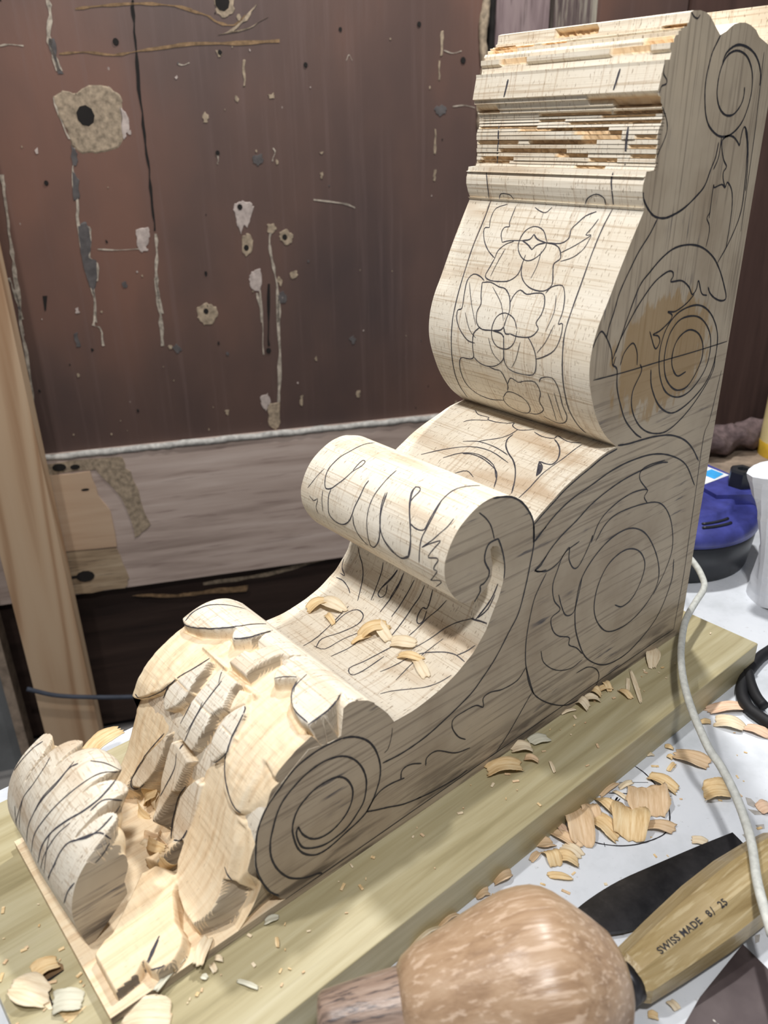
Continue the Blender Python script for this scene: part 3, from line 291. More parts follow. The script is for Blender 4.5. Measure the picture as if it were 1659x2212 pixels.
0.29142],[0.16474,-0.04531,0.2896],[0.16532,-0.04575,0.28798],[0.16574,-0.04489,0.28676],[0.16606,-0.04345,0.28576],[0.16642,-0.04283,0.28457],[0.1669,-0.04357,0.28283],[0.16736,
-0.04518,0.28086],[0.16766,-0.04746,0.27927],[0.1678,-0.0506,0.27834],[0.16788,-0.05436,0.27782],[0.16791,-0.05782,0.27758],[0.1679,-0.06052,0.27767],[0.16785,-0.06289,0.27804],
[0.16779,-0.06528,0.27841]]],[0.8,[[0.15671,-0.04658,0.30528],[0.15596,-0.04574,0.30673],[0.15522,-0.04489,0.30818],[0.15463,-0.04353,0.30934],[0.15414,-0.04121,0.3103],[0.1538,
-0.03839,0.31098],[0.15389,-0.03591,0.31081],[0.1546,-0.03405,0.3094],[0.15575,-0.03251,0.30715],[0.15702,-0.0312,0.30469],[0.15845,-0.03007,0.30208],[0.16009,-0.02912,0.29927],
[0.16158,-0.02848,0.29661],[0.16287,-0.02843,0.29401],[0.16397,-0.02872,0.29153],[0.16464,-0.0287,0.28984],[0.16468,-0.02787,0.28976],[0.16439,-0.02665,0.29049],[0.16446,-0.0256,
0.2903],[0.16521,-0.02487,0.2883],[0.1662,-0.02442,0.28534],[0.16702,-0.02446,0.28235],[0.16761,-0.025,0.27951],[0.16804,-0.02604,0.27661],[0.16831,-0.02763,0.27402],[0.16844,
-0.02997,0.27187],[0.16848,-0.03282,0.27004],[0.16847,-0.03549,0.26853],[0.16841,-0.03765,0.26746],[0.16837,-0.03955,0.26673],[0.16831,-0.04148,0.266]]],[0.9,[[0.1678,-0.09198,
0.27837],[0.16801,-0.09387,0.27682],[0.16819,-0.09582,0.27525],[0.16836,-0.0972,0.27327],[0.16848,-0.09777,0.27054],[0.1684,-0.09794,0.26733],[0.1681,-0.0981,0.26424],[0.16759,
-0.09811,0.26134],[0.16691,-0.09805,0.25857],[0.16628,-0.09852,0.25637],[0.16584,-0.09973,0.25503],[0.16561,-0.10133,0.25432],[0.16543,-0.10336,0.25379],[0.16538,-0.10614,0.25362],
[0.16539,-0.10935,0.25364],[0.1651,-0.11203,0.25286],[0.16432,-0.11388,0.25077],[0.16311,-0.1153,0.2478],[0.16167,-0.11624,0.24442],[0.15989,-0.11676,0.24048],[0.15755,-0.11708,
0.23598],[0.15498,-0.11701,0.23183],[0.15264,-0.11612,0.22849],[0.15055,-0.11438,0.22573],[0.14874,-0.1119,0.22354],[0.14749,-0.10824,0.22208],[0.14677,-0.10366,0.2213],[0.14666,
-0.09883,0.22118],[0.14731,-0.09395,0.22188],[0.14841,-0.08897,0.22315],[0.14942,-0.08413,0.22437]]],[0.9,[[0.16628,-0.09852,0.25637],[0.16583,-0.09693,0.25499],[0.16538,-0.09535,
0.25362],[0.16499,-0.09349,0.25257],[0.16476,-0.09114,0.25195],[0.16465,-0.08847,0.25167],[0.16469,-0.08571,0.25177],[0.16487,-0.08286,0.25225],[0.16519,-0.07992,0.25311],[0.16562,
-0.07714,0.25437],[0.16619,-0.07444,0.25609],[0.16679,-0.07197,0.25816],[0.16737,-0.07015,0.26042],[0.16786,-0.06932,0.2628],[0.16823,-0.06919,0.26534],[0.16844,-0.06926,0.26796],
[0.16848,-0.06937,0.27069],[0.16835,-0.06967,0.2735],[0.16809,-0.07008,0.27626]]],[0.9,[[0.16844,-0.06926,0.26796],[0.16819,-0.06927,0.26494],[0.16769,-0.0695,0.26183],[0.16704,
-0.06941,0.25905],[0.1664,-0.06875,0.2568],[0.16582,-0.0676,0.25497],[0.16537,-0.06583,0.25361],[0.16507,-0.06333,0.25278],[0.16495,-0.0602,0.25245],[0.16494,-0.0568,0.25244],
[0.16499,-0.05293,0.25257],[0.16516,-0.04882,0.25302],[0.16555,-0.04551,0.25414],[0.16623,-0.04348,0.25621],[0.167,-0.04233,0.25889],[0.16766,-0.04168,0.26167],[0.16813,-0.04144,
0.26448],[0.16841,-0.04177,0.26737],[0.16848,-0.04254,0.26998],[0.16842,-0.04377,0.27227],[0.16828,-0.04535,0.27433],[0.16811,-0.04683,0.27603],[0.16796,-0.04799,0.2772],[0.16785,
-0.049,0.27803],[0.16773,-0.05001,0.27885]]],[0.9,[[0.16469,-0.08571,0.25177],[0.16453,-0.08386,0.25133],[0.16437,-0.08201,0.25089],[0.16424,-0.08014,0.25054],[0.16429,-0.07815,
0.25067],[0.16437,-0.07614,0.2509],[0.16409,-0.07442,0.25017],[0.16306,-0.07305,0.24766],[0.16155,-0.07204,0.24414],[0.16013,-0.07161,0.241],[0.15907,-0.07199,0.23885],[0.15821,
-0.07286,0.23713],[0.15717,-0.07389,0.23534]]],[0.9,[[0.16013,-0.07161,0.241],[0.16118,-0.06999,0.24334],[0.16219,-0.06843,0.24563],[0.16279,-0.06675,0.24704],[0.16271,-0.06484,
0.24685],[0.16226,-0.06279,0.24579],[0.162,-0.06071,0.24519],[0.16221,-0.05876,0.24567],[0.16261,-0.0568,0.24661],[0.16297,-0.05446,0.24744],[0.16332,-0.05127,0.24829],[0.16363,
-0.04773,0.24905],[0.16354,-0.04499,0.24884],[0.1628,-0.04344,0.24704],[0.1616,-0.04268,0.24425],[0.16033,-0.04257,0.24146],[0.15912,-0.04343,0.23895],[0.15779,-0.04499,0.2364],
[0.15632,-0.04618,0.23388],[0.15473,-0.04608,0.23146],[0.15311,-0.04549,0.22912],[0.15139,-0.046,0.22683],[0.14946,-0.04849,0.22441],[0.14744,-0.05209,0.22202],[0.14563,-0.05581,
0.22006],[0.1447,-0.0589,0.21907],[0.14423,-0.06189,0.21863],[0.14375,-0.06491,0.21819]]],[0.9,[[0.1639,-0.04119,0.24972],[0.16441,-0.04054,0.25102],[0.16489,-0.03992,0.25229],
[0.1653,-0.03857,0.25339],[0.16567,-0.03583,0.25451],[0.16598,-0.03238,0.25544],[0.16597,-0.02952,0.25541],[0.16551,-0.02774,0.25404],[0.16466,-0.02656,0.25168],[0.16348,-0.02577,
0.24869],[0.16183,-0.02545,0.2448],[0.15975,-0.02558,0.2402],[0.15755,-0.02583,0.23597],[0.15558,-0.02572,0.23271],[0.1537,-0.02558,0.22993],[0.15173,-0.02608,0.22728],[0.14958,
-0.0275,0.22455],[0.1474,-0.02954,0.22198],[0.14537,-0.0321,0.21979],[0.14365,-0.03515,0.21809],[0.14238,-0.03852,0.21693],[0.14193,-0.04175,0.21651],[0.14261,-0.04467,0.21714],
[0.14411,-0.04742,0.21852],[0.14539,-0.05034,0.21981]]],[0.6,[[0.16108,-0.03587,0.24311],[0.15967,-0.03557,0.24003],[0.15807,-0.03541,0.23687],[0.15599,-0.03559,0.23333],[0.15314,
-0.03632,0.22917],[0.1495,-0.03763,0.22446],[0.14492,-0.03962,0.2193]]],[0.6,[[0.1617,-0.03025,0.24449],[0.16002,-0.03009,0.24077],[0.1581,-0.03012,0.23692],[0.1558,-0.03042,
0.23304],[0.15323,-0.03094,0.22928],[0.15038,-0.03166,0.22553],[0.14695,-0.0328,0.2215]]],[0.6,[[0.15732,-0.1131,0.30415],[0.15964,-0.11009,0.30003],[0.16194,-0.10712,0.29593],
[0.16386,-0.10429,0.29179],[0.16545,-0.1014,0.28763],[0.16675,-0.09857,0.28344],[0.16768,-0.0961,0.27915]]],[0.6,[[0.15681,-0.03803,0.30508],[0.15848,-0.03678,0.30203],[0.16024,
-0.03547,0.29901],[0.16202,-0.03467,0.29578],[0.1637,-0.03485,0.29215],[0.16523,-0.03568,0.28824],[0.16652,-0.03673,0.28423]]],[0.6,[[0.16605,-0.10802,0.28581],[0.16705,-0.10563,
0.28221],[0.16777,-0.10351,0.27855],[0.16817,-0.10151,0.27546],[0.16835,-0.09939,0.27345],[0.16843,-0.09717,0.27209],[0.16848,-0.09498,0.27073]]],[0.6,[[0.16503,-0.03161,0.28879],
[0.16625,-0.03253,0.28516],[0.16724,-0.03364,0.28143],[0.16785,-0.0351,0.27801],[0.16819,-0.03686,0.2752],[0.16839,-0.03878,0.27278],[0.16848,-0.04082,0.2703]]],[0.6,[[0.15744,
-0.09121,0.30394],[0.15909,-0.08676,0.30098],[0.16079,-0.08231,0.29807],[0.16235,-0.07862,0.29508],[0.16379,-0.07609,0.29193],[0.16508,-0.07432,0.28867],[0.16619,-0.07271,
0.28536]]],[0.6,[[0.14466,-0.06192,0.32854],[0.14625,-0.06146,0.32563],[0.14782,-0.06102,0.32272],[0.14928,-0.06087,0.31992],[0.15062,-0.06116,0.31729],[0.15189,-0.06172,0.31478],
[0.15317,-0.06228,0.31225]]],[0.6,[[0.14535,-0.09209,0.3273],[0.14706,-0.09296,0.32416],[0.14872,-0.09388,0.32099],[0.15028,-0.0947,0.31797],[0.15168,-0.09532,0.3152],[0.15301,
-0.09582,0.31257],[0.15433,-0.09633,0.30994]]],[0.6,[[0.16839,-0.08332,0.27268],[0.16848,-0.08193,0.26946],[0.16833,-0.08075,0.26616],[0.16793,-0.07938,0.26316],[0.16746,-0.07739,
0.2608],[0.16698,-0.075,0.25884],[0.16642,-0.0727,0.25685]]],[0.6,[[0.16826,-0.0555,0.27456],[0.16848,-0.05623,0.27055],[0.16835,-0.05727,0.26638],[0.16784,-0.05868,0.26267],
[0.16725,-0.06023,0.25994],[0.1667,-0.06182,0.25782],[0.16605,-0.06349,0.25566]]],[0.6,[[0.13218,-0.0723,0.35018],[0.13657,-0.07157,0.34275]]],[0.7,[[0.13058,-0.08095,0.35286],
[0.13092,-0.07949,0.35228],[0.13127,-0.07803,0.35171],[0.13156,-0.07643,0.35121],[0.13188,-0.07449,0.35069],[0.13214,-0.0724,0.35025],[0.13212,-0.0706,0.35027],[0.13166,-0.06931,
0.35105],[0.13092,-0.06828,0.3523],[0.13018,-0.06726,0.35354]]],[0.9,[[0.13046,-0.11299,0.35637],[0.12964,-0.11338,0.35768],[0.13044,-0.1123,0.35915],[0.13098,-0.1108,0.36013],
[0.13113,-0.10841,0.36041],[0.13102,-0.1056,0.36022],[0.13077,-0.10334,0.35976],[0.13036,-0.10212,0.35901],[0.12981,-0.10143,0.35799],[0.12926,-0.10074,0.35698]]],[0.9,[[0.13031,
-0.04161,0.35623],[0.12963,-0.04162,0.35766],[0.13049,-0.0405,0.35924],[0.13121,-0.03901,0.36059],[0.13164,-0.03698,0.36174],[0.13199,-0.03456,0.36268],[0.13215,-0.03233,0.36311],
[0.13205,-0.03035,0.36285],[0.13177,-0.02854,0.36209],[0.13141,-0.02722,0.36112],[0.13088,-0.02675,0.35995],[0.13011,-0.02688,0.35855],[0.12934,-0.027,0.35714]]],[0.9,[[0.13184,
-0.12433,0.37306],[0.13274,-0.12306,0.37073],[0.13312,-0.12228,0.36837],[0.13314,-0.12177,0.36582],[0.13208,-0.12213,0.36293],[0.13082,-0.1226,0.35985],[0.1291,-0.12349,0.35669]]],
[1.2,[[0.13144,-0.02242,0.37538],[0.13181,-0.02247,0.37391],[0.13208,-0.0226,0.37243],[0.13294,-0.02192,0.37022],[0.13313,-0.02105,0.36668],[0.13181,-0.02084,0.36221],[0.1296,
-0.02123,0.35761]]],[1.8,[[0.12317,-0.02067,0.39968],[0.12399,-0.02024,0.39678],[0.12397,-0.02039,0.39386],[0.12321,-0.02092,0.39065],[0.12355,-0.02051,0.38702],[0.12077,-0.02212,
0.38299],[0.12272,-0.0205,0.37912]]],[1.4,[[0.12185,-0.12374,0.401],[0.12386,-0.1219,0.39762],[0.12398,-0.12178,0.39421],[0.12321,-0.1225,0.39063],[0.12353,-0.12228,0.3868],
[0.12216,-0.12364,0.38273],[0.12159,-0.12427,0.37865]]],[1.6,[[0.12608,-0.02804,0.42999],[0.12654,-0.02829,0.42799],[0.12699,-0.02854,0.42599],[0.12742,-0.0288,0.4241],[0.12781,
-0.02906,0.42241],[0.12817,-0.02933,0.42083],[0.12853,-0.02959,0.41925]]],[1.6,[[0.12636,-0.11296,0.42878],[0.12667,-0.11306,0.42742],[0.12697,-0.11316,0.42607],[0.12732,-0.11329,
0.42453],[0.12774,-0.11348,0.4227],[0.1282,-0.11371,0.42069],[0.12866,-0.11394,0.41868]]],[0.9,[[0.1405,-0.11981,0.20615],[0.14214,-0.11732,0.2059],[0.14376,-0.11485,0.20564],
[0.14484,-0.11215,0.20547],[0.14488,-0.10877,0.20547],[0.14439,-0.10515,0.20554],[0.1443,-0.10239,0.20556],[0.14516,-0.10131,0.20542],[0.14627,-0.10118,0.20515],[0.14703,-0.10038,
0.20496],[0.14724,-0.09815,0.20491],[0.14713,-0.09524,0.20493],[0.14677,-0.09227,0.20503],[0.14611,-0.08926,0.20519],[0.14518,-0.0862,0.20542],[0.1441,-0.08379,0.20559],[0.1428,
-0.08219,0.20579],[0.14146,-0.08109,0.206],[0.14094,-0.08017,0.20609],[0.14185,-0.07954,0.20594],[0.14357,-0.07907,0.20567],[0.14513,-0.07803,0.20543],[0.14621,-0.07604,0.20517],
[0.14712,-0.0735,0.20493],[0.14753,-0.07112,0.20483],[0.14725,-0.06916,0.2049],[0.14649,-0.06735,0.2051],[0.14552,-0.06561,0.20535],[0.14421,-0.06406,0.20557],[0.14263,-0.06264,
0.20582],[0.14106,-0.06121,0.20607]]],[0.9,[[0.15738,-0.11557,0.20186],[0.15615,-0.11476,0.20225],[0.15491,-0.11396,0.20264],[0.15373,-0.11277,0.20301],[0.15264,-0.11099,0.20336],
[0.1516,-0.10884,0.20369],[0.15063,-0.10658,0.204],[0.1497,-0.10429,0.20427],[0.14878,-0.10194,0.20451],[0.14786,-0.09959,0.20474]]],[0.9,[[0.14776,-0.07092,0.20477],[0.15028,
-0.07105,0.20411],[0.15262,-0.07132,0.20337],[0.15487,-0.07189,0.20265],[0.15705,-0.07287,0.20196],[0.15916,-0.07416,0.2013],[0.16123,-0.0756,0.20073],[0.1631,-0.07739,0.20021],
[0.16485,-0.07942,0.19973],[0.16656,-0.08137,0.19926],[0.16822,-0.08313,0.19878],[0.16982,-0.08484,0.1983],[0.17141,-0.08655,0.19782]]],[1.2,[[0.15352,-0.06996,0.20308],[0.15557,
-0.06999,0.20243],[0.15762,-0.07002,0.20179],[0.15975,-0.06956,0.20114],[0.16205,-0.06841,0.2005],[0.1644,-0.06681,0.19985],[0.1667,-0.06479,0.19922],[0.16889,-0.0623,0.19858],
[0.17099,-0.05943,0.19795],[0.17284,-0.05662,0.19734],[0.17431,-0.05397,0.19686],[0.17561,-0.05131,0.19643],[0.17714,-0.04868,0.19589],[0.17907,-0.04603,0.19521],[0.1812,-0.04342,
0.19441],[0.18354,-0.04091,0.19348],[0.18603,-0.03855,0.19238],[0.18866,-0.03633,0.19112],[0.19134,-0.0343,0.18971],[0.19424,-0.0324,0.18818],[0.19736,-0.03053,0.1866],[0.20046,
-0.02867,0.18505]]],[1,[[0.14439,-0.05837,0.20554],[0.14519,-0.0557,0.20542],[0.14588,-0.05313,0.20525],[0.1463,-0.0507,0.20514],[0.14634,-0.04834,0.20513],[0.14613,-0.0461,
0.20519],[0.1458,-0.04419,0.20527],[0.14542,-0.04266,0.20537],[0.14485,-0.0415,0.20547],[0.14405,-0.04074,0.2056],[0.14271,-0.0408,0.20581],[0.14113,-0.04125,0.20606],[0.14016,
-0.04099,0.20619],[0.14042,-0.03934,0.20616],[0.14129,-0.03699,0.20603],[0.14204,-0.03465,0.20591],[0.14252,-0.03256,0.20584],[0.14288,-0.03048,0.20578],[0.1428,-0.02833,0.20579],
[0.14203,-0.02608,0.20591],[0.14082,-0.02377,0.2061],[0.13953,-0.02153,0.20625]]],[1.2,[[0.14534,-0.03969,0.20539],[0.14662,-0.03742,0.20506],[0.14789,-0.03517,0.20474],[0.14938,
-0.03298,0.20435],[0.15108,-0.03091,0.20385],[0.15293,-0.02894,0.20327],[0.15499,-0.02713,0.20261],[0.15738,-0.02539,0.20186],[0.16003,-0.02377,0.20106],[0.16257,-0.02257,0.20036],
[0.16494,-0.02192,0.1997],[0.16714,-0.02172,0.1991],[0.16877,-0.0221,0.19861],[0.16967,-0.02316,0.19834],[0.17008,-0.02475,0.19822],[0.17031,-0.02644,0.19815],[0.1703,-0.02851,
0.19815],[0.1701,-0.03068,0.19821],[0.17024,-0.03173,0.19817],[0.17094,-0.03078,0.19796],[0.17196,-0.02871,0.19764],[0.17318,-0.02684,0.19723],[0.17467,-0.02553,0.19674],[0.17636,
-0.02442,0.19616],[0.17802,-0.02364,0.19558],[0.17961,-0.02332,0.19501],[0.18117,-0.02333,0.19442],[0.18269,-0.02337,0.19382]]],[1.4,[[0.17044,-0.03156,0.19811],[0.17316,-0.02972,
0.19724],[0.17582,-0.02793,0.19636],[0.1781,-0.02641,0.19555],[0.17987,-0.02523,0.19492],[0.18129,-0.02429,0.19437],[0.18269,-0.02337,0.19382]]],[2.5,[[0.17291,-0.02896,0.19732],
[0.17457,-0.02769,0.19677],[0.1762,-0.02642,0.19622],[0.17762,-0.0254,0.19572],[0.17873,-0.02473,0.19533],[0.17965,-0.02426,0.195],[0.18056,-0.0238,0.19466]]],[0.8,[[0.14121,
-0.01977,0.20604],[0.14378,-0.01966,0.20564],[0.1462,-0.01965,0.20517],[0.14893,-0.01972,0.20447],[0.15239,-0.01979,0.20344],[0.15625,-0.01987,0.20222],[0.16004,-0.01999,0.20106],
[0.16357,-0.0202,0.20008],[0.16699,-0.02047,0.19914],[0.1704,-0.02074,0.19812],[0.1738,-0.02099,0.19703],[0.1772,-0.02122,0.19587],[0.1808,-0.02125,0.19457],[0.1847,-0.021,0.193],
[0.18855,-0.02075,0.19118],[0.19208,-0.02074,0.18932],[0.19534,-0.02097,0.18761],[0.19854,-0.02124,0.18601],[0.20174,-0.0215,0.18441]]],[1,[[0.18641,-0.08726,0.19221],[0.18564,
-0.08513,0.19257],[0.18487,-0.083,0.19292],[0.18435,-0.08052,0.19316],[0.18413,-0.07752,0.19325],[0.18417,-0.07418,0.19323],[0.18449,-0.07071,0.1931],[0.18511,-0.0671,0.19282],
[0.18597,-0.0634,0.19241],[0.18693,-0.05998,0.19196],[0.18788,-0.05695,0.19152],[0.18887,-0.05422,0.19101],[0.19008,-0.05187,0.19037],[0.19164,-0.04995,0.18955],[0.19342,-0.04838,
0.18861],[0.19525,-0.04699,0.18766],[0.1971,-0.04577,0.18673],[0.19899,-0.04474,0.18579],[0.20087,-0.0437,0.18484]]],[0.9,[[0.17637,-0.09727,0.19616],[0.1747,-0.09402,0.19673],
[0.17301,-0.0908,0.19729],[0.17177,-0.08731,0.1977],[0.17115,-0.08331,0.1979],[0.17097,-0.07907,0.19795],[0.17103,-0.075,0.19793],[0.1713,-0.07121,0.19785],[0.17178,-0.0676,
0.1977],[0.17234,-0.0643,0.19751],[0.17295,-0.06143,0.19731],[0.17364,-0.05885,0.19708],[0.17433,-0.05629,0.19685]]],[0.9,[[0.19856,-0.11786,0.186],[0.19523,-0.1137,0.18767],
[0.192,-0.1095,0.18936],[0.18882,-0.10478,0.19104],[0.18531,-0.09938,0.19272],[0.18163,-0.09373,0.19424],[0.17871,-0.08806,0.19533],[0.17697,-0.08243,0.19595],[0.17615,-0.07664,
0.19624],[0.17614,-0.07049,0.19624],[0.17713,-0.06379,0.19589],[0.17889,-0.0568,0.19527],[0.18059,-0.04996,0.19465]]],[0.9,[[0.19466,-0.09871,0.18796],[0.1918,-0.09563,0.18947],
[0.18896,-0.09256,0.19096],[0.18652,-0.0891,0.19215],[0.18463,-0.08502,0.19304],[0.18318,-0.08055,0.19363],[0.1826,-0.0756,0.19385],[0.18311,-0.06976,0.19365],[0.18447,-0.06349,
0.19311],[0.18628,-0.05816,0.19227],[0.18868,-0.05432,0.19111],[0.19149,-0.05137,0.18963],[0.19426,-0.04845,0.18817]]],[0.8,[[0.20214,-0.07917,0.1842],[0.20025,-0.07703,0.18515],
[0.19837,-0.0749,0.1861],[0.1973,-0.07254,0.18663],[0.19759,-0.06979,0.18648],[0.19869,-0.06683,0.18593],[0.19978,-0.06389,0.18539]]],[0.9,[[0.23886,-0.12157,0.20469],[0.24267,
-0.1203,0.20575],[0.24633,-0.11918,0.20674],[0.24952,-0.11852,0.20731],[0.25224,-0.11826,0.20742],[0.25476,-0.11813,0.20729],[0.2572,-0.1181,0.20701],[0.2596,-0.11817,0.20657],
[0.26188,-0.1184,0.20595],[0.26388,-0.11887,0.20524],[0.26561,-0.11956,0.20452],[0.26722,-0.1203,0.20379],[0.26885,-0.12091,0.20296],[0.27057,-0.1213,0.20202],[0.27232,-0.12157,
0.20098],[0.27404,-0.12176,0.19989],[0.27574,-0.12198,0.19875],[0.27736,-0.12219,0.19752],[0.27881,-0.12226,0.19622],[0.28011,-0.12207,0.19487],[0.28129,-0.12166,0.19349],[0.28236,
-0.12113,0.19211],[0.28338,-0.12045,0.19071],[0.2843,-0.11965,0.18932],[0.28501,-0.11884,0.18812],[0.28555,-0.11806,0.18715],[0.28593,-0.11721,0.1864],[0.28612,-0.11612,0.18604],
[0.28606,-0.11465,0.18616],[0.2858,-0.11294,0.18667],[0.28543,-0.11137,0.18738],[0.28498,-0.1102,0.18817],[0.28441,-0.10919,0.18914],[0.28363,-0.10803,0.19033],[0.28258,-0.10654,
0.19181],[0.28129,-0.10496,0.19348],[0.27987,-0.10356,0.19514],[0.27825,-0.10256,0.19676],[0.27636,-0.10192,0.1983],[0.27445,-0.10131,0.19962],[0.27268,-0.10035,0.20075],[0.27103,
-0.09927,0.20176],[0.26952,-0.09854,0.20262],[0.26807,-0.0984,0.20336],[0.2668,-0.09859,0.20398],[0.26585,-0.09905,0.20441],[0.26532,-0.09989,0.20465],[0.26516,-0.10096,0.20472],
[0.26541,-0.10177,0.20461],[0.26614,-0.10213,0.20428],[0.26728,-0.10222,0.20376],[0.26866,-0.10222,0.20306],[0.27033,-0.1021,0.20216],[0.2722,-0.10195,0.20106],[0.274,-0.10186,
0.19992]]],[1,[[0.28555,-0.11123,0.18715],[0.28631,-0.11135,0.18564],[0.28701,-0.11155,0.18407],[0.2877,-0.11152,0.18236],[0.28845,-0.11108,0.1804],[0.28905,-0.11059,0.17819],
[0.28932,-0.11035,0.17592],[0.28937,-0.11033,0.17375],[0.28929,-0.11026,0.17169],[0.28913,-0.1097,0.1699],[0.28892,-0.10837,0.16846],[0.28869,-0.10649,0.16736],[0.28854,-0.10425,
0.1667],[0.28849,-0.10165,0.16648],[0.28855,-0.0987,0.16671],[0.28872,-0.09578,0.16751],[0.28899,-0.09302,0.16895],[0.28922,-0.09051,0.17079],[0.28934,-0.08844,0.17271],[0.28936,
-0.0869,0.17468],[0.28925,-0.08582,0.1767],[0.28896,-0.08508,0.1786],[0.28851,-0.08475,0.18021],[0.28794,-0.08467,0.18175],[0.28719,-0.08443,0.18361],[0.2861,-0.08384,0.18607],
[0.28466,-0.08332,0.18872],[0.28315,-0.0831,0.19104],[0.28172,-0.08322,0.19293],[0.28035,-0.08349,0.1946],[0.27902,-0.08371,0.19602],[0.27781,-0.08373,0.19714],[0.2767,-0.08363,
0.19805],[0.27552,-0.08363,0.19891]]],[1,[[0.28902,-0.08416,0.17835],[0.28926,-0.08379,0.17662],[0.28935,-0.08361,0.17476],[0.28934,-0.0832,0.17282],[0.28921,-0.08239,0.17071],
[0.28892,-0.0814,0.16847],[0.28845,-0.08035,0.16633],[0.28783,-0.07902,0.16437],[0.28712,-0.0775,0.16259],[0.28646,-0.07619,0.16114],[0.28606,-0.07511,0.16033],[0.2859,-0.07399,
0.16004],[0.28575,-0.07286,0.15975]]],[1.2,[[0.28659,-0.07093,0.16142],[0.28639,-0.06978,0.16099],[0.28616,-0.06868,0.16053],[0.28646,-0.06689,0.16114],[0.28739,-0.06422,0.16324],
[0.28833,-0.06153,0.16594],[0.28892,-0.05956,0.16848],[0.28922,-0.05836,0.17082],[0.28935,-0.05763,0.17316],[0.28934,-0.05721,0.17539],[0.28916,-0.05712,0.17746],[0.28878,-0.05742,
0.17936],[0.2882,-0.05797,0.1811],[0.28756,-0.05862,0.18272],[0.2869,-0.05929,0.18433],[0.28611,-0.05988,0.18606],[0.28513,-0.06039,0.18793],[0.28394,-0.06091,0.18986],[0.28258,
-0.06147,0.19182],[0.28101,-0.06203,0.19383],[0.27921,-0.0627,0.19583],[0.27717,-0.06364,0.19768]]],[0.8,[[0.26237,-0.07171,0.20581],[0.26459,-0.07163,0.20496],[0.26669,-0.07169,
0.20403],[0.26872,-0.07174,0.20303],[0.27064,-0.07172,0.20198],[0.27251,-0.07166,0.20086],[0.27448,-0.07159,0.19961],[0.2766,-0.0716,0.19812],[0.27865,-0.07179,0.19638],[0.28045,
-0.07202,0.19448],[0.28205,-0.07209,0.19252],[0.28353,-0.07203,0.19049],[0.28486,-0.07189,0.18838],[0.28604,-0.07165,0.18619],[0.28707,-0.07132,0.18391],[0.288,-0.07084,0.1816],
[0.28883,-0.07019,0.17918],[0.28927,-0.06974,0.17649],[0.28936,-0.06953,0.17371],[0.28923,-0.06942,0.17091],[0.28885,-0.06941,0.16811],[0.2882,-0.06964,0.16551],[0.2875,-0.06979,
0.16353],[0.28688,-0.06973,0.16206],[0.28612,-0.06985,0.16046]]],[1,[[0.28918,-0.05653,0.17734],[0.28932,-0.05513,0.17575],[0.28937,-0.05385,0.17408],[0.28933,-0.0525,0.17253],
[0.28925,-0.05089,0.17127],[0.28917,-0.04911,0.17021],[0.28902,-0.04741,0.16917],[0.28884,-0.04581,0.16805],[0.2886,-0.04429,0.16694],[0.28839,-0.04272,0.16615],[0.28826,-0.04107,
0.1657],[0.28823,-0.0393,0.16563],[0.28839,-0.03732,0.16613],[0.28869,-0.03518,0.16737],[0.289,-0.03304,0.16903],[0.2892,-0.03105,0.17059]]],[1,[[0.2671,-0.04806,0.20384],[0.26856,
-0.04795,0.20311],[0.26998,-0.04789,0.20236],[0.27142,-0.0475,0.20153],[0.27296,-0.04655,0.20058],[0.27453,-0.04526,0.19957],[0.27602,-0.04395,0.19855],[0.27728,-0.04281,0.19758],
[0.27844,-0.04165,0.19659],[0.27965,-0.04032,0.19538],[0.28101,-0.03865,0.19383],[0.2824,-0.03681,0.19206],[0.28371,-0.03512,0.19021],[0.28487,-0.03365,0.18836],[0.28593,-0.03234,
0.18642],[0.28688,-0.03127,0.18436],[0.2878,-0.03041,0.18212],[0.28866,-0.02974,0.17978],[0.28917,-0.02954,0.17742],[0.28934,-0.0298,0.17521],[0.28935,-0.03034,0.17311],[0.28922,
-0.03102,0.17089]]],[0.7,[[0.28703,-0.11882,0.18402],[0.28784,-0.11828,0.18201],[0.2886,-0.11782,0.17996],[0.28913,-0.11747,0.17774],[0.28934,-0.11723,0.17525],[0.28933,-0.11709,
0.17258],[0.2891,-0.11727,0.16971]]],[0.6,[[0.28822,-0.13479,0.18104],[0.28782,-0.13408,0.18207],[0.28741,-0.13339,0.18309],[0.28683,-0.13247,0.18448],[0.28589,-0.13126,0.18648],
[0.28466,-0.13003,0.18872],[0.28335,-0.12893,0.19076],[0.28211,-0.12792,0.19245],[0.28087,-0.12692,0.19399],[0.27956,-0.12603,0.19547]]],[0.6,[[0.28925,-0.13183,0.17668],[0.28932,
-0.13019,0.17581],[0.28935,-0.12861,0.17491],[0.28936,-0.12701,0.17457],[0.28933,-0.1251,0.17553],[0.28921,-0.12327,0.17699],[0.28917,-0.12219,0.17739],[0.28932,-0.12245,0.17578],
[0.28934,-0.12376,0.17294],[0.28917,-0.12478,0.17025],[0.28891,-0.1247,0.16842],[0.28858,-0.12416,0.16686],[0.2881,-0.12383,0.16517]]],[0.9,[[0.24894,-0.13201,0.1219],[0.24983,
-0.13017,0.12004],[0.2507,-0.12836,0.11816],[0.25158,-0.12652,0.11663],[0.25227,-0.12484,0.11564],[0.25287,-0.12327,0.11489],[0.25373,-0.12154,0.11385],[0.25508,-0.11938,0.11235],
[0.25671,-0.11703,0.11059],[0.25849,-0.11496,0.10863],[0.26049,-0.11326,0.10646],[0.2628,-0.1116,0.10426],[0.26533,-0.10969,0.10243],[0.26787,-0.1077,0.10099],[0.27031,-0.10586,
0.09961],[0.27267,-0.10413,0.09817]]],[0.9,[[0.24922,-0.10272,0.12134],[0.25018,-0.1022,0.11929],[0.25118,-0.10163,0.11729],[0.25266,-0.1009,0.11516],[0.25478,-0.10004,0.11269],
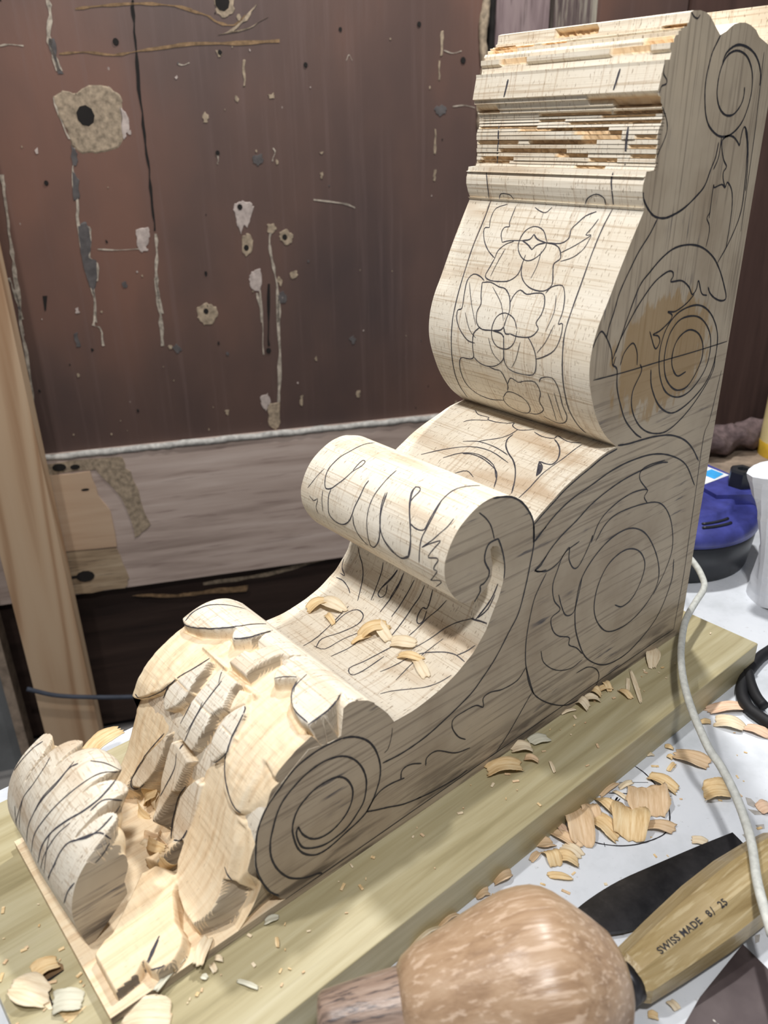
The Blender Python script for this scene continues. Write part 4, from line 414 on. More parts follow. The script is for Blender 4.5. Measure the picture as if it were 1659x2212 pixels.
[0.25726,-0.09916,0.10999],[0.25971,-0.09836,0.1073],[0.26216,-0.09749,0.10484],[0.26491,-0.09629,0.10272],[0.26798,-0.09469,0.10092]]],[0.9,[[0.24913,-0.08753,0.12152],[0.24999,
-0.08831,0.11971],[0.25083,-0.08912,0.11788],[0.25187,-0.08988,0.11614],[0.25321,-0.09072,0.11446],[0.25468,-0.09161,0.1128],[0.25609,-0.09237,0.11126],[0.2574,-0.09294,0.10984],
[0.2586,-0.09343,0.1085],[0.25971,-0.09372,0.10729],[0.26075,-0.09386,0.10617],[0.26174,-0.09373,0.10522],[0.26252,-0.09324,0.10451],[0.26308,-0.09218,0.104],[0.26345,-0.09074,
0.10373],[0.26336,-0.08952,0.10379],[0.26272,-0.0885,0.10433],[0.26171,-0.08761,0.10526],[0.26054,-0.08729,0.1064],[0.25927,-0.08787,0.10777],[0.25783,-0.08904,0.10936],[0.25638,
-0.09022,0.11095]]],[1,[[0.24905,-0.08072,0.12168],[0.25018,-0.08111,0.11929],[0.25138,-0.08141,0.11695],[0.25296,-0.08151,0.11477],[0.25494,-0.08165,0.1125],[0.25707,-0.08184,
0.1102],[0.25891,-0.08194,0.10815],[0.26031,-0.08177,0.10665],[0.26148,-0.08144,0.10546],[0.26271,-0.08104,0.10434]]],[0.8,[[0.25617,-0.14061,0.11117],[0.25757,-0.13978,0.10964],
[0.25895,-0.13897,0.10811],[0.26023,-0.13771,0.10673],[0.26145,-0.13528,0.10549],[0.26259,-0.13237,0.10444],[0.26341,-0.13076,0.10376],[0.26368,-0.13151,0.10357],[0.26355,-0.13366,
0.10366],[0.26343,-0.13582,0.10375]]],[0.9,[[0.26712,-0.13627,0.10141],[0.26688,-0.13378,0.10154],[0.26665,-0.13129,0.10168],[0.26668,-0.1287,0.10166],[0.26716,-0.12582,0.10139],
[0.2679,-0.12284,0.10097],[0.2687,-0.12019,0.10052],[0.2695,-0.11811,0.10007],[0.27036,-0.11636,0.09958],[0.27119,-0.11465,0.09908]]],[1,[[0.27771,-0.06473,0.19722],[0.27966,
-0.06387,0.19537],[0.28139,-0.06328,0.19336],[0.2831,-0.06243,0.1911],[0.28488,-0.06122,0.18834],[0.2865,-0.05994,0.18522],[0.28776,-0.05865,0.18223],[0.28871,-0.05724,0.17963],
[0.28921,-0.05596,0.17706],[0.28936,-0.05459,0.17455],[0.28932,-0.05283,0.17219],[0.28915,-0.05074,0.17006],[0.2889,-0.04863,0.16831],[0.28863,-0.04642,0.16709],[0.28847,-0.04397,
0.1664],[0.28833,-0.04182,0.16592],[0.28821,-0.04024,0.16553],[0.28817,-0.03887,0.16541],[0.28829,-0.03723,0.16582],[0.28856,-0.03508,0.16677],[0.28886,-0.03282,0.16812],[0.28913,
-0.03097,0.16993],[0.28933,-0.02976,0.17231],[0.28935,-0.0291,0.175],[0.28915,-0.02891,0.17757],[0.28864,-0.0293,0.17983],[0.28786,-0.0302,0.18195],[0.28703,-0.03121,0.18401],
[0.28613,-0.03231,0.18601],[0.28513,-0.03357,0.18792],[0.28407,-0.03489,0.18966],[0.28306,-0.0362,0.19115],[0.28206,-0.0375,0.1925],[0.28094,-0.03878,0.19391],[0.27958,-0.04011,
0.19545],[0.278,-0.04153,0.19698],[0.27632,-0.04297,0.19833],[0.2746,-0.04436,0.19953],[0.27289,-0.04564,0.20063],[0.27133,-0.04664,0.20158],[0.26995,-0.04735,0.20238],[0.26873,
-0.04778,0.20303],[0.2678,-0.04777,0.20349],[0.26724,-0.04711,0.20378],[0.267,-0.046,0.20389],[0.26707,-0.04495,0.20386],[0.26744,-0.04408,0.20368],[0.2681,-0.0433,0.20334],
[0.26909,-0.04276,0.20284],[0.27053,-0.0427,0.20204],[0.27223,-0.04295,0.20104],[0.27369,-0.04314,0.20012],[0.2747,-0.0431,0.19946],[0.2755,-0.04295,0.19892],[0.27627,-0.04284,
0.19836]]],[1,[[0.28436,-0.03414,0.18923],[0.28457,-0.03275,0.18888],[0.28478,-0.03137,0.18852],[0.28492,-0.02998,0.18828],[0.28498,-0.02851,0.18818],[0.28497,-0.02702,0.18819],
[0.28487,-0.02564,0.18836],[0.28471,-0.02434,0.18864],[0.28445,-0.02315,0.18908],[0.28397,-0.02229,0.18982],[0.28318,-0.02197,0.191],[0.28212,-0.02203,0.19244],[0.28093,-0.02212,
0.19392],[0.27971,-0.02216,0.19533],[0.27829,-0.02231,0.19673],[0.27651,-0.02256,0.19819],[0.27416,-0.02302,0.19981],[0.27145,-0.02357,0.20151],[0.26868,-0.02397,0.20305],[0.26594,
-0.02411,0.20437],[0.26315,-0.02409,0.20552],[0.26042,-0.02399,0.20637],[0.25791,-0.02371,0.20688],[0.25565,-0.02316,0.20719],[0.25353,-0.02247,0.2074],[0.25139,-0.02171,0.20744],
[0.24924,-0.02095,0.20728],[0.24685,-0.02058,0.20686],[0.2443,-0.02066,0.20621],[0.24198,-0.02069,0.20557],[0.23965,-0.02072,0.20493]]],[0.8,[[0.27515,-0.00732,0.19917],[0.27673,
-0.00726,0.19803],[0.2782,-0.00732,0.19681],[0.27954,-0.00769,0.19549],[0.28078,-0.00845,0.19409],[0.28196,-0.00947,0.19263],[0.28309,-0.01055,0.19112],[0.28414,-0.0116,0.18956],
[0.28512,-0.01273,0.18794],[0.28603,-0.01411,0.18622],[0.28687,-0.01586,0.18439],[0.28766,-0.01785,0.18248],[0.28841,-0.01991,0.18051]]],[1,[[0.26868,-0.02397,0.20305],[0.27097,
-0.02318,0.20179],[0.27315,-0.02251,0.20046],[0.27563,-0.02179,0.19883],[0.27859,-0.02115,0.19645],[0.28135,-0.02098,0.19341],[0.28348,-0.0211,0.19056],[0.28483,-0.02142,0.18842],
[0.28581,-0.02177,0.18665],[0.2867,-0.02193,0.18477],[0.28761,-0.02175,0.18259],[0.28847,-0.02135,0.18032],[0.2891,-0.02105,0.17797],[0.28933,-0.02105,0.17547],[0.28934,-0.02113,
0.17286],[0.28915,-0.02144,0.17008]]],[0.8,[[0.28844,-0.01987,0.18041],[0.28797,-0.01823,0.18167],[0.28748,-0.01663,0.18291],[0.28696,-0.0148,0.18418],[0.28623,-0.01225,0.18581],
[0.28541,-0.00954,0.18742],[0.285,-0.00786,0.18814],[0.28539,-0.00781,0.18747],[0.28618,-0.00876,0.18592],[0.28692,-0.0098,0.18429],[0.28751,-0.01063,0.18284],[0.28809,-0.01148,
0.18137],[0.28858,-0.0122,0.18],[0.28896,-0.01294,0.17861],[0.28918,-0.01358,0.17729],[0.28926,-0.0134,0.17658],[0.28921,-0.01162,0.17704],[0.28906,-0.00898,0.17814],[0.28891,
-0.00698,0.1788],[0.28892,-0.006,0.17876],[0.28901,-0.00554,0.17837],[0.28914,-0.00548,0.17766],[0.28927,-0.00602,0.17646],[0.28935,-0.00706,0.17488],[0.28936,-0.00795,0.17341],
[0.28932,-0.00848,0.17222],[0.28925,-0.00882,0.17118],[0.28919,-0.00876,0.17047],[0.28919,-0.00783,0.17052],[0.28923,-0.00649,0.17091],[0.28919,-0.00599,0.17051],[0.28891,-0.00726,
0.16837],[0.28803,-0.00992,0.16496],[0.28673,-0.0127,0.16174],[0.28579,-0.01461,0.15982],[0.28527,-0.01572,0.15885],[0.28526,-0.01535,0.15883],[0.28606,-0.01245,0.16035],[0.28712,
-0.00838,0.16259],[0.28765,-0.00557,0.1639],[0.28769,-0.00449,0.16402],[0.28748,-0.00433,0.16347],[0.287,-0.00503,0.16232],[0.28603,-0.00702,0.16028],[0.28429,-0.0104,0.15718],
[0.2817,-0.01469,0.15332]]],[1,[[0.24941,-0.0697,0.12097],[0.25081,-0.07035,0.11792],[0.25261,-0.07055,0.11522],[0.25476,-0.07054,0.11271],[0.25713,-0.07058,0.11014],[0.25953,
-0.07074,0.10748],[0.26196,-0.07088,0.10503],[0.26448,-0.07084,0.10302],[0.26718,-0.07058,0.10138],[0.26995,-0.07022,0.09982]]],[1,[[0.24917,-0.08088,0.12144],[0.25025,-0.08098,
0.11912],[0.25143,-0.08098,0.11688],[0.25302,-0.08086,0.1147],[0.25494,-0.08074,0.11251],[0.25707,-0.08073,0.1102],[0.25953,-0.08101,0.10749],[0.26269,-0.08146,0.10436],[0.26689,
-0.08133,0.10154],[0.27134,-0.08089,0.09899]]],[1,[[0.24917,-0.05933,0.12145],[0.25042,-0.05957,0.11876],[0.25183,-0.05964,0.11621],[0.25359,-0.05956,0.11401],[0.25541,-0.05975,
0.11199],[0.25725,-0.06015,0.11001],[0.25917,-0.06056,0.10788],[0.26133,-0.06078,0.1056],[0.26386,-0.06071,0.10344],[0.26677,-0.06033,0.10161],[0.2699,-0.0599,0.09985],[0.27296,
-0.05964,0.098],[0.27575,-0.05946,0.09635],[0.27813,-0.05931,0.09511],[0.28032,-0.05913,0.09417],[0.28258,-0.05886,0.09331]]],[1,[[0.24918,-0.05141,0.12143],[0.2504,-0.05107,
0.11879],[0.25178,-0.05057,0.11629],[0.2533,-0.04993,0.11435],[0.25468,-0.0494,0.1128],[0.25586,-0.04909,0.11151],[0.25672,-0.04922,0.11058],[0.25699,-0.05015,0.11029],[0.25694,
-0.05154,0.11035],[0.25725,-0.0526,0.11001],[0.25829,-0.05305,0.10885],[0.2597,-0.05315,0.1073],[0.26104,-0.05298,0.10587],[0.2623,-0.05243,0.10472],[0.26349,-0.05159,0.1037],
[0.26441,-0.05061,0.10307],[0.26483,-0.04957,0.10277],[0.26486,-0.0485,0.10275],[0.26455,-0.04768,0.10297],[0.26387,-0.04715,0.10344],[0.26288,-0.04683,0.10419],[0.26175,-0.04675,
0.10521],[0.26042,-0.04713,0.10653],[0.25895,-0.04777,0.10811],[0.2575,-0.04838,0.10973]]],[0.8,[[0.24989,-0.03737,0.11991],[0.25117,-0.03874,0.1173],[0.2528,-0.03979,0.11498],
[0.2546,-0.04078,0.11288],[0.25634,-0.04199,0.11099],[0.25805,-0.04337,0.10912],[0.25998,-0.04474,0.107],[0.26258,-0.0459,0.10445],[0.26587,-0.04655,0.10211],[0.26893,-0.04686,
0.10039],[0.27097,-0.04726,0.09921],[0.27246,-0.04769,0.0983],[0.27394,-0.04811,0.09741]]],[0.9,[[0.28049,-0.03231,0.0941],[0.27907,-0.03079,0.09471],[0.27767,-0.02926,0.09534],
[0.27627,-0.02732,0.09608],[0.27468,-0.02468,0.09696],[0.27307,-0.02168,0.09793],[0.27176,-0.01901,0.09873],[0.2709,-0.01701,0.09925],[0.27032,-0.01534,0.09961],[0.26985,-0.01367,
0.09988],[0.26941,-0.01197,0.10013],[0.26908,-0.01026,0.10031],[0.26894,-0.00829,0.10039],[0.26905,-0.00591,0.10032],[0.26935,-0.00329,0.10016],[0.26964,-0.00069,0.1]]],[0.9,
[[0.26873,-0.00832,0.1005],[0.26708,-0.00704,0.10143],[0.26544,-0.00575,0.10236],[0.26387,-0.00451,0.10344],[0.26236,-0.00346,0.10466],[0.2609,-0.00248,0.10601],[0.25955,-0.0014,
0.10746]]],[0.8,[[0.27928,-0.03829,0.09462],[0.2757,-0.03664,0.09638],[0.27235,-0.03476,0.09837],[0.26908,-0.03309,0.10031],[0.2658,-0.03185,0.10216],[0.26285,-0.03056,0.10421],
[0.26053,-0.02884,0.10641],[0.25868,-0.0269,0.10841],[0.25708,-0.02493,0.11019],[0.25557,-0.02287,0.11182],[0.25414,-0.02049,0.1134],[0.25286,-0.01796,0.1149],[0.25185,-0.0158,
0.11617],[0.25126,-0.01423,0.11716],[0.25083,-0.01308,0.11786],[0.25048,-0.01187,0.11862]]],[0.8,[[0.30519,-0.04111,0.0875],[0.30272,-0.04023,0.08796],[0.30026,-0.03935,0.08842],
[0.29761,-0.03851,0.08896],[0.29445,-0.03774,0.08964],[0.29116,-0.03694,0.09047],[0.28845,-0.03613,0.09131],[0.28658,-0.0355,0.09193],[0.28516,-0.03502,0.09241],[0.28374,-0.03454,
0.09289]]],[0.8,[[0.31863,-0.02519,0.08637],[0.31634,-0.02444,0.08635],[0.31409,-0.02363,0.08639],[0.31165,-0.02233,0.08655],[0.30889,-0.02019,0.08692],[0.30591,-0.01761,0.08736],
[0.3031,-0.01505,0.08789],[0.30056,-0.0127,0.08836],[0.29814,-0.01043,0.08885],[0.29563,-0.00847,0.08937],[0.29298,-0.00685,0.09],[0.29029,-0.00546,0.09073],[0.28768,-0.00423,
0.09156],[0.28512,-0.0033,0.09242],[0.28257,-0.0026,0.09332],[0.28008,-0.00184,0.09428]]],[1.3,[[0.25045,-0.01014,0.11869],[0.24896,-0.00868,0.12186],[0.24739,-0.0073,0.12493],
[0.24588,-0.00616,0.1278],[0.2445,-0.00531,0.13038],[0.24318,-0.00469,0.13277],[0.24186,-0.00427,0.13516],[0.2407,-0.00392,0.13773],[0.23976,-0.00358,0.14046],[0.23889,-0.00319,
0.14324]]],[1,[[0.24989,-0.00897,0.11992],[0.2487,-0.00721,0.12238],[0.24747,-0.00548,0.12478],[0.24613,-0.00418,0.12734],[0.2446,-0.00356,0.13019],[0.24295,-0.00335,0.13318],
[0.24134,-0.0031,0.13621]]],[1.3,[[0.25104,-0.01307,0.11752],[0.25077,-0.01095,0.118],[0.25054,-0.00881,0.1185],[0.25034,-0.00675,0.11893],[0.2502,-0.0048,0.11923],[0.2501,
-0.00293,0.11946],[0.25,-0.00106,0.11969]]],[1,[[0.24919,-0.08724,0.12141],[0.25023,-0.08808,0.11918],[0.25135,-0.08884,0.11701],[0.25286,-0.08962,0.11489],[0.25481,-0.09071,
0.11265],[0.25699,-0.09204,0.11029],[0.25914,-0.09341,0.10791]]],[0.9,[[0.31874,-0.09215,0.08638],[0.31598,-0.09418,0.08634],[0.3133,-0.09608,0.08644],[0.31024,-0.09693,0.08671],
[0.30664,-0.09595,0.08725],[0.30268,-0.09389,0.08797],[0.29859,-0.09199,0.08876],[0.29423,-0.0904,0.08969],[0.28986,-0.0888,0.09086],[0.28615,-0.0878,0.09208],[0.28307,-0.08794,
0.09313],[0.28051,-0.08888,0.09409],[0.2787,-0.09035,0.09487],[0.27759,-0.09266,0.09538],[0.27715,-0.09564,0.09561],[0.27753,-0.09839,0.09542],[0.27888,-0.10058,0.09479],[0.28116,
-0.10237,0.09384],[0.28429,-0.10347,0.0927],[0.28843,-0.10364,0.09131],[0.29349,-0.10296,0.08987],[0.29874,-0.10195,0.08873]]],[0.8,[[0.31934,-0.09405,0.08638],[0.31856,-0.0911,
0.08637],[0.31778,-0.08817,0.08636],[0.31567,-0.08625,0.08634],[0.31161,-0.0858,0.08655],[0.30658,-0.08575,0.08726],[0.30138,-0.0851,0.08821],[0.29618,-0.08344,0.08926],[0.29086,
-0.08116,0.09056],[0.28582,-0.07849,0.09219]]],[0.9,[[0.29439,-0.04974,0.08966],[0.30039,-0.04999,0.08839],[0.30645,-0.05009,0.08728],[0.31156,-0.05025,0.08656],[0.31548,-0.05047,
0.08634],[0.31841,-0.05087,0.08637],[0.32,-0.05187,0.08639],[0.32007,-0.05395,0.08639],[0.31881,-0.05665,0.08638],[0.31667,-0.05857,0.08635],[0.31361,-0.05879,0.08642],[0.30989,
-0.05788,0.08677],[0.30619,-0.05682,0.08732],[0.30274,-0.05609,0.08795],[0.29918,-0.05538,0.08864],[0.29539,-0.05459,0.08942],[0.2913,-0.05357,0.09043],[0.28717,-0.05225,0.09174],
[0.28309,-0.05083,0.09313]]],[0.8,[[0.32483,-0.09874,0.08646],[0.31787,-0.09957,0.08636],[0.30971,-0.10107,0.08679],[0.29987,-0.10326,0.0885],[0.28897,-0.10574,0.09113],[0.27876,
-0.107,0.09484]]],[0.8,[[0.31777,-0.07685,0.08636],[0.3115,-0.0763,0.08656],[0.30569,-0.07502,0.0874],[0.29956,-0.07441,0.08856],[0.29273,-0.07518,0.09006],[0.28578,-0.07629,
0.0922],[0.27905,-0.07702,0.09472]]],[0.7,[[0.30346,-0.02762,0.08782],[0.29677,-0.0288,0.08914],[0.29022,-0.02972,0.09075],[0.28373,-0.02986,0.09289],[0.27716,-0.02896,0.09561],
[0.27104,-0.02693,0.09917],[0.2649,-0.0249,0.10273]]]],"leaflines":[[0.9,[[0.39917,-0.0737,0.10979],[0.40132,-0.07349,0.10845],[0.40343,-0.07338,0.10705],[0.40548,-0.07333,
0.10559],[0.40747,-0.07331,0.10409],[0.4094,-0.07331,0.10254],[0.41128,-0.07336,0.10094],[0.41301,-0.0736,0.09916],[0.41477,-0.07358,0.09754],[0.41641,-0.07355,0.09595],[0.41792,
-0.07356,0.0943],[0.41942,-0.07354,0.09257],[0.42098,-0.0735,0.09066],[0.42268,-0.07343,0.08836],[0.42443,-0.07342,0.08568],[0.42603,-0.0736,0.08293],[0.42733,-0.07399,0.0805]]],
[0.9,[[0.42565,-0.08109,0.07273],[0.42704,-0.07996,0.07283],[0.42818,-0.07921,0.07277],[0.42948,-0.07817,0.07289]]],[0.8,[[0.43109,-0.07974,0.06972],[0.4319,-0.07912,0.06778],
[0.43266,-0.07845,0.0659],[0.43347,-0.07803,0.0638],[0.43442,-0.07819,0.06118],[0.43559,-0.07918,0.05776],[0.43694,-0.08075,0.05377],[0.43835,-0.08245,0.04973],[0.43961,-0.08402,
0.04602],[0.4407,-0.08527,0.0429],[0.44174,-0.0863,0.04021],[0.44279,-0.08718,0.03776]]],[1,[[0.38781,-0.14206,0.11158],[0.38912,-0.13806,0.11354],[0.38928,-0.13613,0.11401],
[0.38898,-0.13448,0.11414],[0.38863,-0.13239,0.11449],[0.38787,-0.13089,0.11442],[0.38741,-0.12859,0.11498],[0.38668,-0.12676,0.11533],[0.38571,-0.12527,0.11551],[0.38492,-0.1232,
0.1161],[0.38405,-0.12115,0.11664],[0.38294,-0.11943,0.11685],[0.38182,-0.11753,0.11712],[0.38071,-0.11548,0.11753],[0.37958,-0.11339,0.11805],[0.37827,-0.11138,0.11859],[0.37653,
-0.10999,0.11872],[0.37517,-0.10805,0.11934],[0.37379,-0.10683,0.11955],[0.37277,-0.10612,0.11957],[0.37203,-0.10566,0.11955],[0.37122,-0.10525,0.1195],[0.37022,-0.10422,0.11977],
[0.36865,-0.10289,0.12009],[0.3664,-0.102,0.12],[0.36387,-0.10128,0.1197],[0.36135,-0.10072,0.11921],[0.35879,-0.10035,0.11849],[0.35599,-0.1003,0.11743],[0.35289,-0.10094,
0.11582],[0.34894,-0.1034,0.11284]]],[1,[[0.38789,-0.13841,0.11537],[0.38633,-0.1389,0.11604],[0.38477,-0.13951,0.11667],[0.38316,-0.14003,0.11729],[0.38146,-0.14028,0.11788],
[0.3796,-0.14025,0.11844],[0.37762,-0.14005,0.11896],[0.37562,-0.13969,0.11941],[0.3737,-0.13917,0.11975],[0.37192,-0.13849,0.11997],[0.37019,-0.13769,0.12007],[0.36848,-0.13672,
0.12009],[0.3667,-0.13559,0.12002],[0.36484,-0.13438,0.11984],[0.36291,-0.13309,0.11954],[0.36091,-0.13164,0.1191],[0.35875,-0.13002,0.11848],[0.35632,-0.12814,0.11757],[0.35349,
-0.12642,0.11618],[0.34983,-0.12622,0.1136]]],[1,[[0.37718,-0.09492,0.11896],[0.37634,-0.09375,0.11911],[0.37535,-0.09273,0.11916],[0.37423,-0.09164,0.11931],[0.37276,-0.09071,
0.11935],[0.37111,-0.08979,0.1194],[0.3695,-0.0887,0.11964],[0.36773,-0.08805,0.11965],[0.36579,-0.0879,0.11942],[0.36391,-0.08771,0.11933],[0.36184,-0.08789,0.119],[0.35947,
-0.08856,0.11824],[0.35709,-0.0892,0.11743],[0.35446,-0.09025,0.11627],[0.35179,-0.09133,0.11508]]],[1,[[0.39142,-0.10254,0.10666],[0.39387,-0.10312,0.1057],[0.3963,-0.10375,
0.1047],[0.39866,-0.10448,0.10365],[0.40092,-0.10528,0.1026],[0.40306,-0.10628,0.10151],[0.40516,-0.10727,0.10051],[0.40708,-0.10849,0.09931],[0.40898,-0.10945,0.0982],[0.41085,
-0.11008,0.09716],[0.41239,-0.11125,0.0956],[0.41361,-0.113,0.09356],[0.41493,-0.11427,0.09194],[0.41619,-0.11535,0.09049],[0.41736,-0.11631,0.08913],[0.41847,-0.11744,0.08773],
[0.41966,-0.1188,0.08632],[0.4208,-0.12103,0.08444],[0.422,-0.1236,0.08246],[0.42328,-0.12591,0.08082],[0.42435,-0.1283,0.07924],[0.42541,-0.13013,0.07821],[0.42594,-0.13312,
0.07639],[0.42668,-0.13501,0.07555],[0.42766,-0.13547,0.07593],[0.42818,-0.13627,0.07618],[0.42839,-0.13712,0.07651],[0.42839,-0.13824,0.07669],[0.42842,-0.13948,0.07677]]],[1,
[[0.41547,-0.11481,0.09114],[0.41595,-0.1153,0.08967],[0.41637,-0.116,0.08807],[0.41679,-0.11666,0.08645],[0.41723,-0.11728,0.08476],[0.41727,-0.11905,0.08206],[0.41783,-0.11959,
0.08024],[0.4186,-0.11929,0.079],[0.4193,-0.11861,0.07797],[0.41978,-0.11766,0.07703],[0.42018,-0.11635,0.07625],[0.42064,-0.11466,0.07575],[0.42117,-0.11288,0.07535]]],[1,
[[0.39815,-0.05091,0.10526],[0.39963,-0.04804,0.10685],[0.39976,-0.04754,0.10648],[0.40031,-0.04675,0.10611],[0.40184,-0.04533,0.10566],[0.40431,-0.04408,0.10412],[0.40734,-0.0431,
0.10168],[0.41048,-0.04215,0.09905],[0.41303,-0.04144,0.09655],[0.41501,-0.04056,0.0947],[0.41661,-0.03976,0.09297],[0.41798,-0.03916,0.09115],[0.41893,-0.03962,0.08827]]],[1,
[[0.42134,-0.05669,0.07351],[0.42096,-0.05516,0.07423]]],[1,[[0.42344,-0.04724,0.08109],[0.42313,-0.0456,0.082],[0.42241,-0.04481,0.08242],[0.42163,-0.04389,0.08343],[0.42082,
-0.04287,0.08485],[0.42008,-0.04185,0.08639],[0.41933,-0.04132,0.08734],[0.41923,-0.04005,0.08885],[0.41896,-0.03958,0.08953],[0.41868,-0.03931,0.09001],[0.41832,-0.03914,
0.09039]]],[1.2,[[0.41893,-0.03962,0.08827],[0.41847,-0.04156,0.08431],[0.42066,-0.03785,0.08591],[0.42151,-0.03694,0.08471],[0.42235,-0.03581,0.08356],[0.42319,-0.03446,0.08243],
[0.42403,-0.03295,0.08132],[0.42483,-0.03131,0.08023],[0.42565,-0.02939,0.07933],[0.42646,-0.02721,0.07847],[0.42724,-0.02484,0.07762],[0.4279,-0.02259,0.07676],[0.42837,-0.02065,
0.07596],[0.42871,-0.01888,0.07546],[0.42893,-0.01728,0.0751],[0.42902,-0.01587,0.07477],[0.42898,-0.0147,0.07439],[0.42876,-0.01386,0.07391],[0.42841,-0.01323,0.07346],[0.4279,
-0.01292,0.07276],[0.42739,-0.01263,0.072]]],[1,[[0.41891,-0.06049,0.07849],[0.4194,-0.05982,0.07768],[0.41985,-0.05924,0.07676],[0.42027,-0.0587,0.07585],[0.42062,-0.05821,
0.07505],[0.42091,-0.05774,0.07444],[0.42114,-0.05728,0.07397],[0.42134,-0.05686,0.07352],[0.42154,-0.05644,0.07305]]],[0.9,[[0.4265,-0.10587,0.06531],[0.42824,-0.1085,0.06135],
[0.43009,-0.11098,0.05751],[0.43185,-0.11356,0.05357],[0.43336,-0.11634,0.04943],[0.43469,-0.11886,0.04556],[0.43598,-0.12091,0.0421],[0.43743,-0.12225,0.03921],[0.43893,-0.1235,
0.03625],[0.44067,-0.12461,0.03313],[0.44232,-0.12629,0.02929],[0.44417,-0.12666,0.02665],[0.44551,-0.12691,0.02434],[0.44642,-0.12644,0.02292],[0.44687,-0.12598,0.02164],[0.44695,
-0.12553,0.02052],[0.4467,-0.12533,0.01936],[0.44611,-0.12516,0.01834],[0.44514,-0.12502,0.01743],[0.444,-0.12493,0.01674],[0.44288,-0.12489,0.01632]]],[0.9,[[0.44568,-0.11258,
0.02796],[0.44502,-0.11124,0.02961],[0.44429,-0.11011,0.03121],[0.4434,-0.10952,0.03224]]],[0.8,[[0.41581,-0.08323,0.09647],[0.41774,-0.08298,0.09443],[0.41958,-0.08286,0.09232],
[0.42129,-0.0829,0.09016],[0.42283,-0.08317,0.08792],[0.42429,-0.08348,0.08573]]],[0.8,[[0.42126,-0.09512,0.07375],[0.42257,-0.09591,0.07109]]],[0.7,[[0.38993,-0.08774,0.1076],
[0.39002,-0.08895,0.10548]]],[0.7,[[0.39492,-0.08023,0.11128],[0.39632,-0.07868,0.11138],[0.3973,-0.07789,0.11086],[0.39824,-0.07705,0.11033],[0.39913,-0.07619,0.10981],[0.4,
-0.07532,0.10929],[0.40087,-0.07449,0.10874]]],[0.7,[[0.41212,-0.07538,0.10018],[0.41313,-0.07517,0.09896],[0.41417,-0.07474,0.09799],[0.41539,-0.07417,0.09701],[0.41683,-0.07393,
0.0955],[0.41866,-0.07386,0.09346],[0.42075,-0.07401,0.09095],[0.42286,-0.07443,0.08811],[0.4248,-0.07511,0.08508]]],[1,[[0.43161,-0.07289,0.04925],[0.43268,-0.07367,0.04739],
[0.43368,-0.07472,0.04531],[0.43404,-0.07733,0.04156],[0.43483,-0.07842,0.03904],[0.43547,-0.07943,0.03624],[0.436,-0.08038,0.03321],[0.43654,-0.08114,0.03023],[0.43708,-0.08195,
0.02716],[0.4378,-0.08241,0.02446],[0.43849,-0.083,0.02157],[0.43928,-0.08317,0.01901],[0.43982,-0.08377,0.01588],[0.44039,-0.08392,0.01303],[0.44089,-0.08399,0.01011],[0.44146,
-0.08372,0.0075],[0.44258,-0.08197,0.00651]]],[1.2,[[0.44825,-0.06188,0.02619],[0.44761,-0.05984,0.02708],[0.44684,-0.05832,0.02764],[0.44603,-0.05725,0.02823],[0.4454,-0.05605,
0.02974],[0.44473,-0.05521,0.0314],[0.444,-0.05488,0.03269],[0.44341,-0.05459,0.03377],[0.44301,-0.05438,0.03453],[0.44274,-0.05432,0.03507],[0.44253,-0.05432,0.03551],[0.44228,
-0.05429,0.03601]]],[1.3,[[0.48044,-0.0187,0.01454],[0.48207,-0.01757,0.01432],[0.48372,-0.0164,0.01415],[0.48534,-0.01519,0.01407],[0.48684,-0.01402,0.01399],[0.48818,-0.01289,
0.0139],[0.48941,-0.0118,0.01383],[0.49059,-0.01078,0.01369],[0.49171,-0.00997,0.01326]]],[1.1,[[0.48187,-0.01702,0.01434],[0.48316,-0.01591,0.01422],[0.48445,-0.01475,0.01418],
[0.48571,-0.01365,0.01409],[0.48695,-0.0126,0.01398],[0.48815,-0.0116,0.01391],[0.48933,-0.01065,0.01383],[0.49047,-0.0098,0.01365],[0.49161,-0.00895,0.01347]]],[0.9,[[0.44052,
-0.01347,0.04049],[0.44078,-0.01235,0.0401],[0.44103,-0.01129,0.03963],[0.44119,-0.01036,0.03903],[0.44118,-0.00959,0.03827],[0.44098,-0.00891,0.03745],[0.44062,-0.00836,0.03653],
[0.44021,-0.00784,0.03556],[0.43838,-0.01053,0.03054]]],[1,[[0.49172,-0.00553,0.01251],[0.49108,-0.00462,0.01306],[0.49048,-0.00357,0.01376],[0.48971,-0.00315,0.01368],[0.48899,
-0.00267,0.01383],[0.48824,-0.00237,0.01393],[0.48748,-0.0022,0.01398],[0.48668,-0.00216,0.01394],[0.4859,-0.00206,0.01393]]],[1,[[0.38673,-0.00249,0.11548],[0.38424,-0.00205,
0.11643],[0.38172,-0.00156,0.11742],[0.37928,-0.00111,0.1184],[0.37665,-0.0014,0.11871],[0.37417,-0.00197,0.11882],[0.37207,-0.00234,0.11921],[0.36996,-0.00304,0.1193],[0.36823,
-0.00347,0.1197],[0.36643,-0.00439,0.11965],[0.36447,-0.0059,0.11907],[0.36316,-0.00664,0.11925],[0.3612,-0.0082,0.11865]]],[0.9,[[0.38651,-0.00367,0.11597],[0.38651,-0.00635,
0.11597],[0.38655,-0.00909,0.11595],[0.38651,-0.01178,0.11596],[0.38625,-0.01437,0.11598],[0.38582,-0.01671,0.11613],[0.3852,-0.01898,0.11628],[0.38442,-0.02111,0.11649],[0.38353,
-0.02305,0.11682],[0.38254,-0.02468,0.11739],[0.38128,-0.02631,0.11793],[0.37983,-0.02793,0.11835],[0.37837,-0.02934,0.11873],[0.37696,-0.03039,0.1191],[0.37547,-0.03122,0.11941],
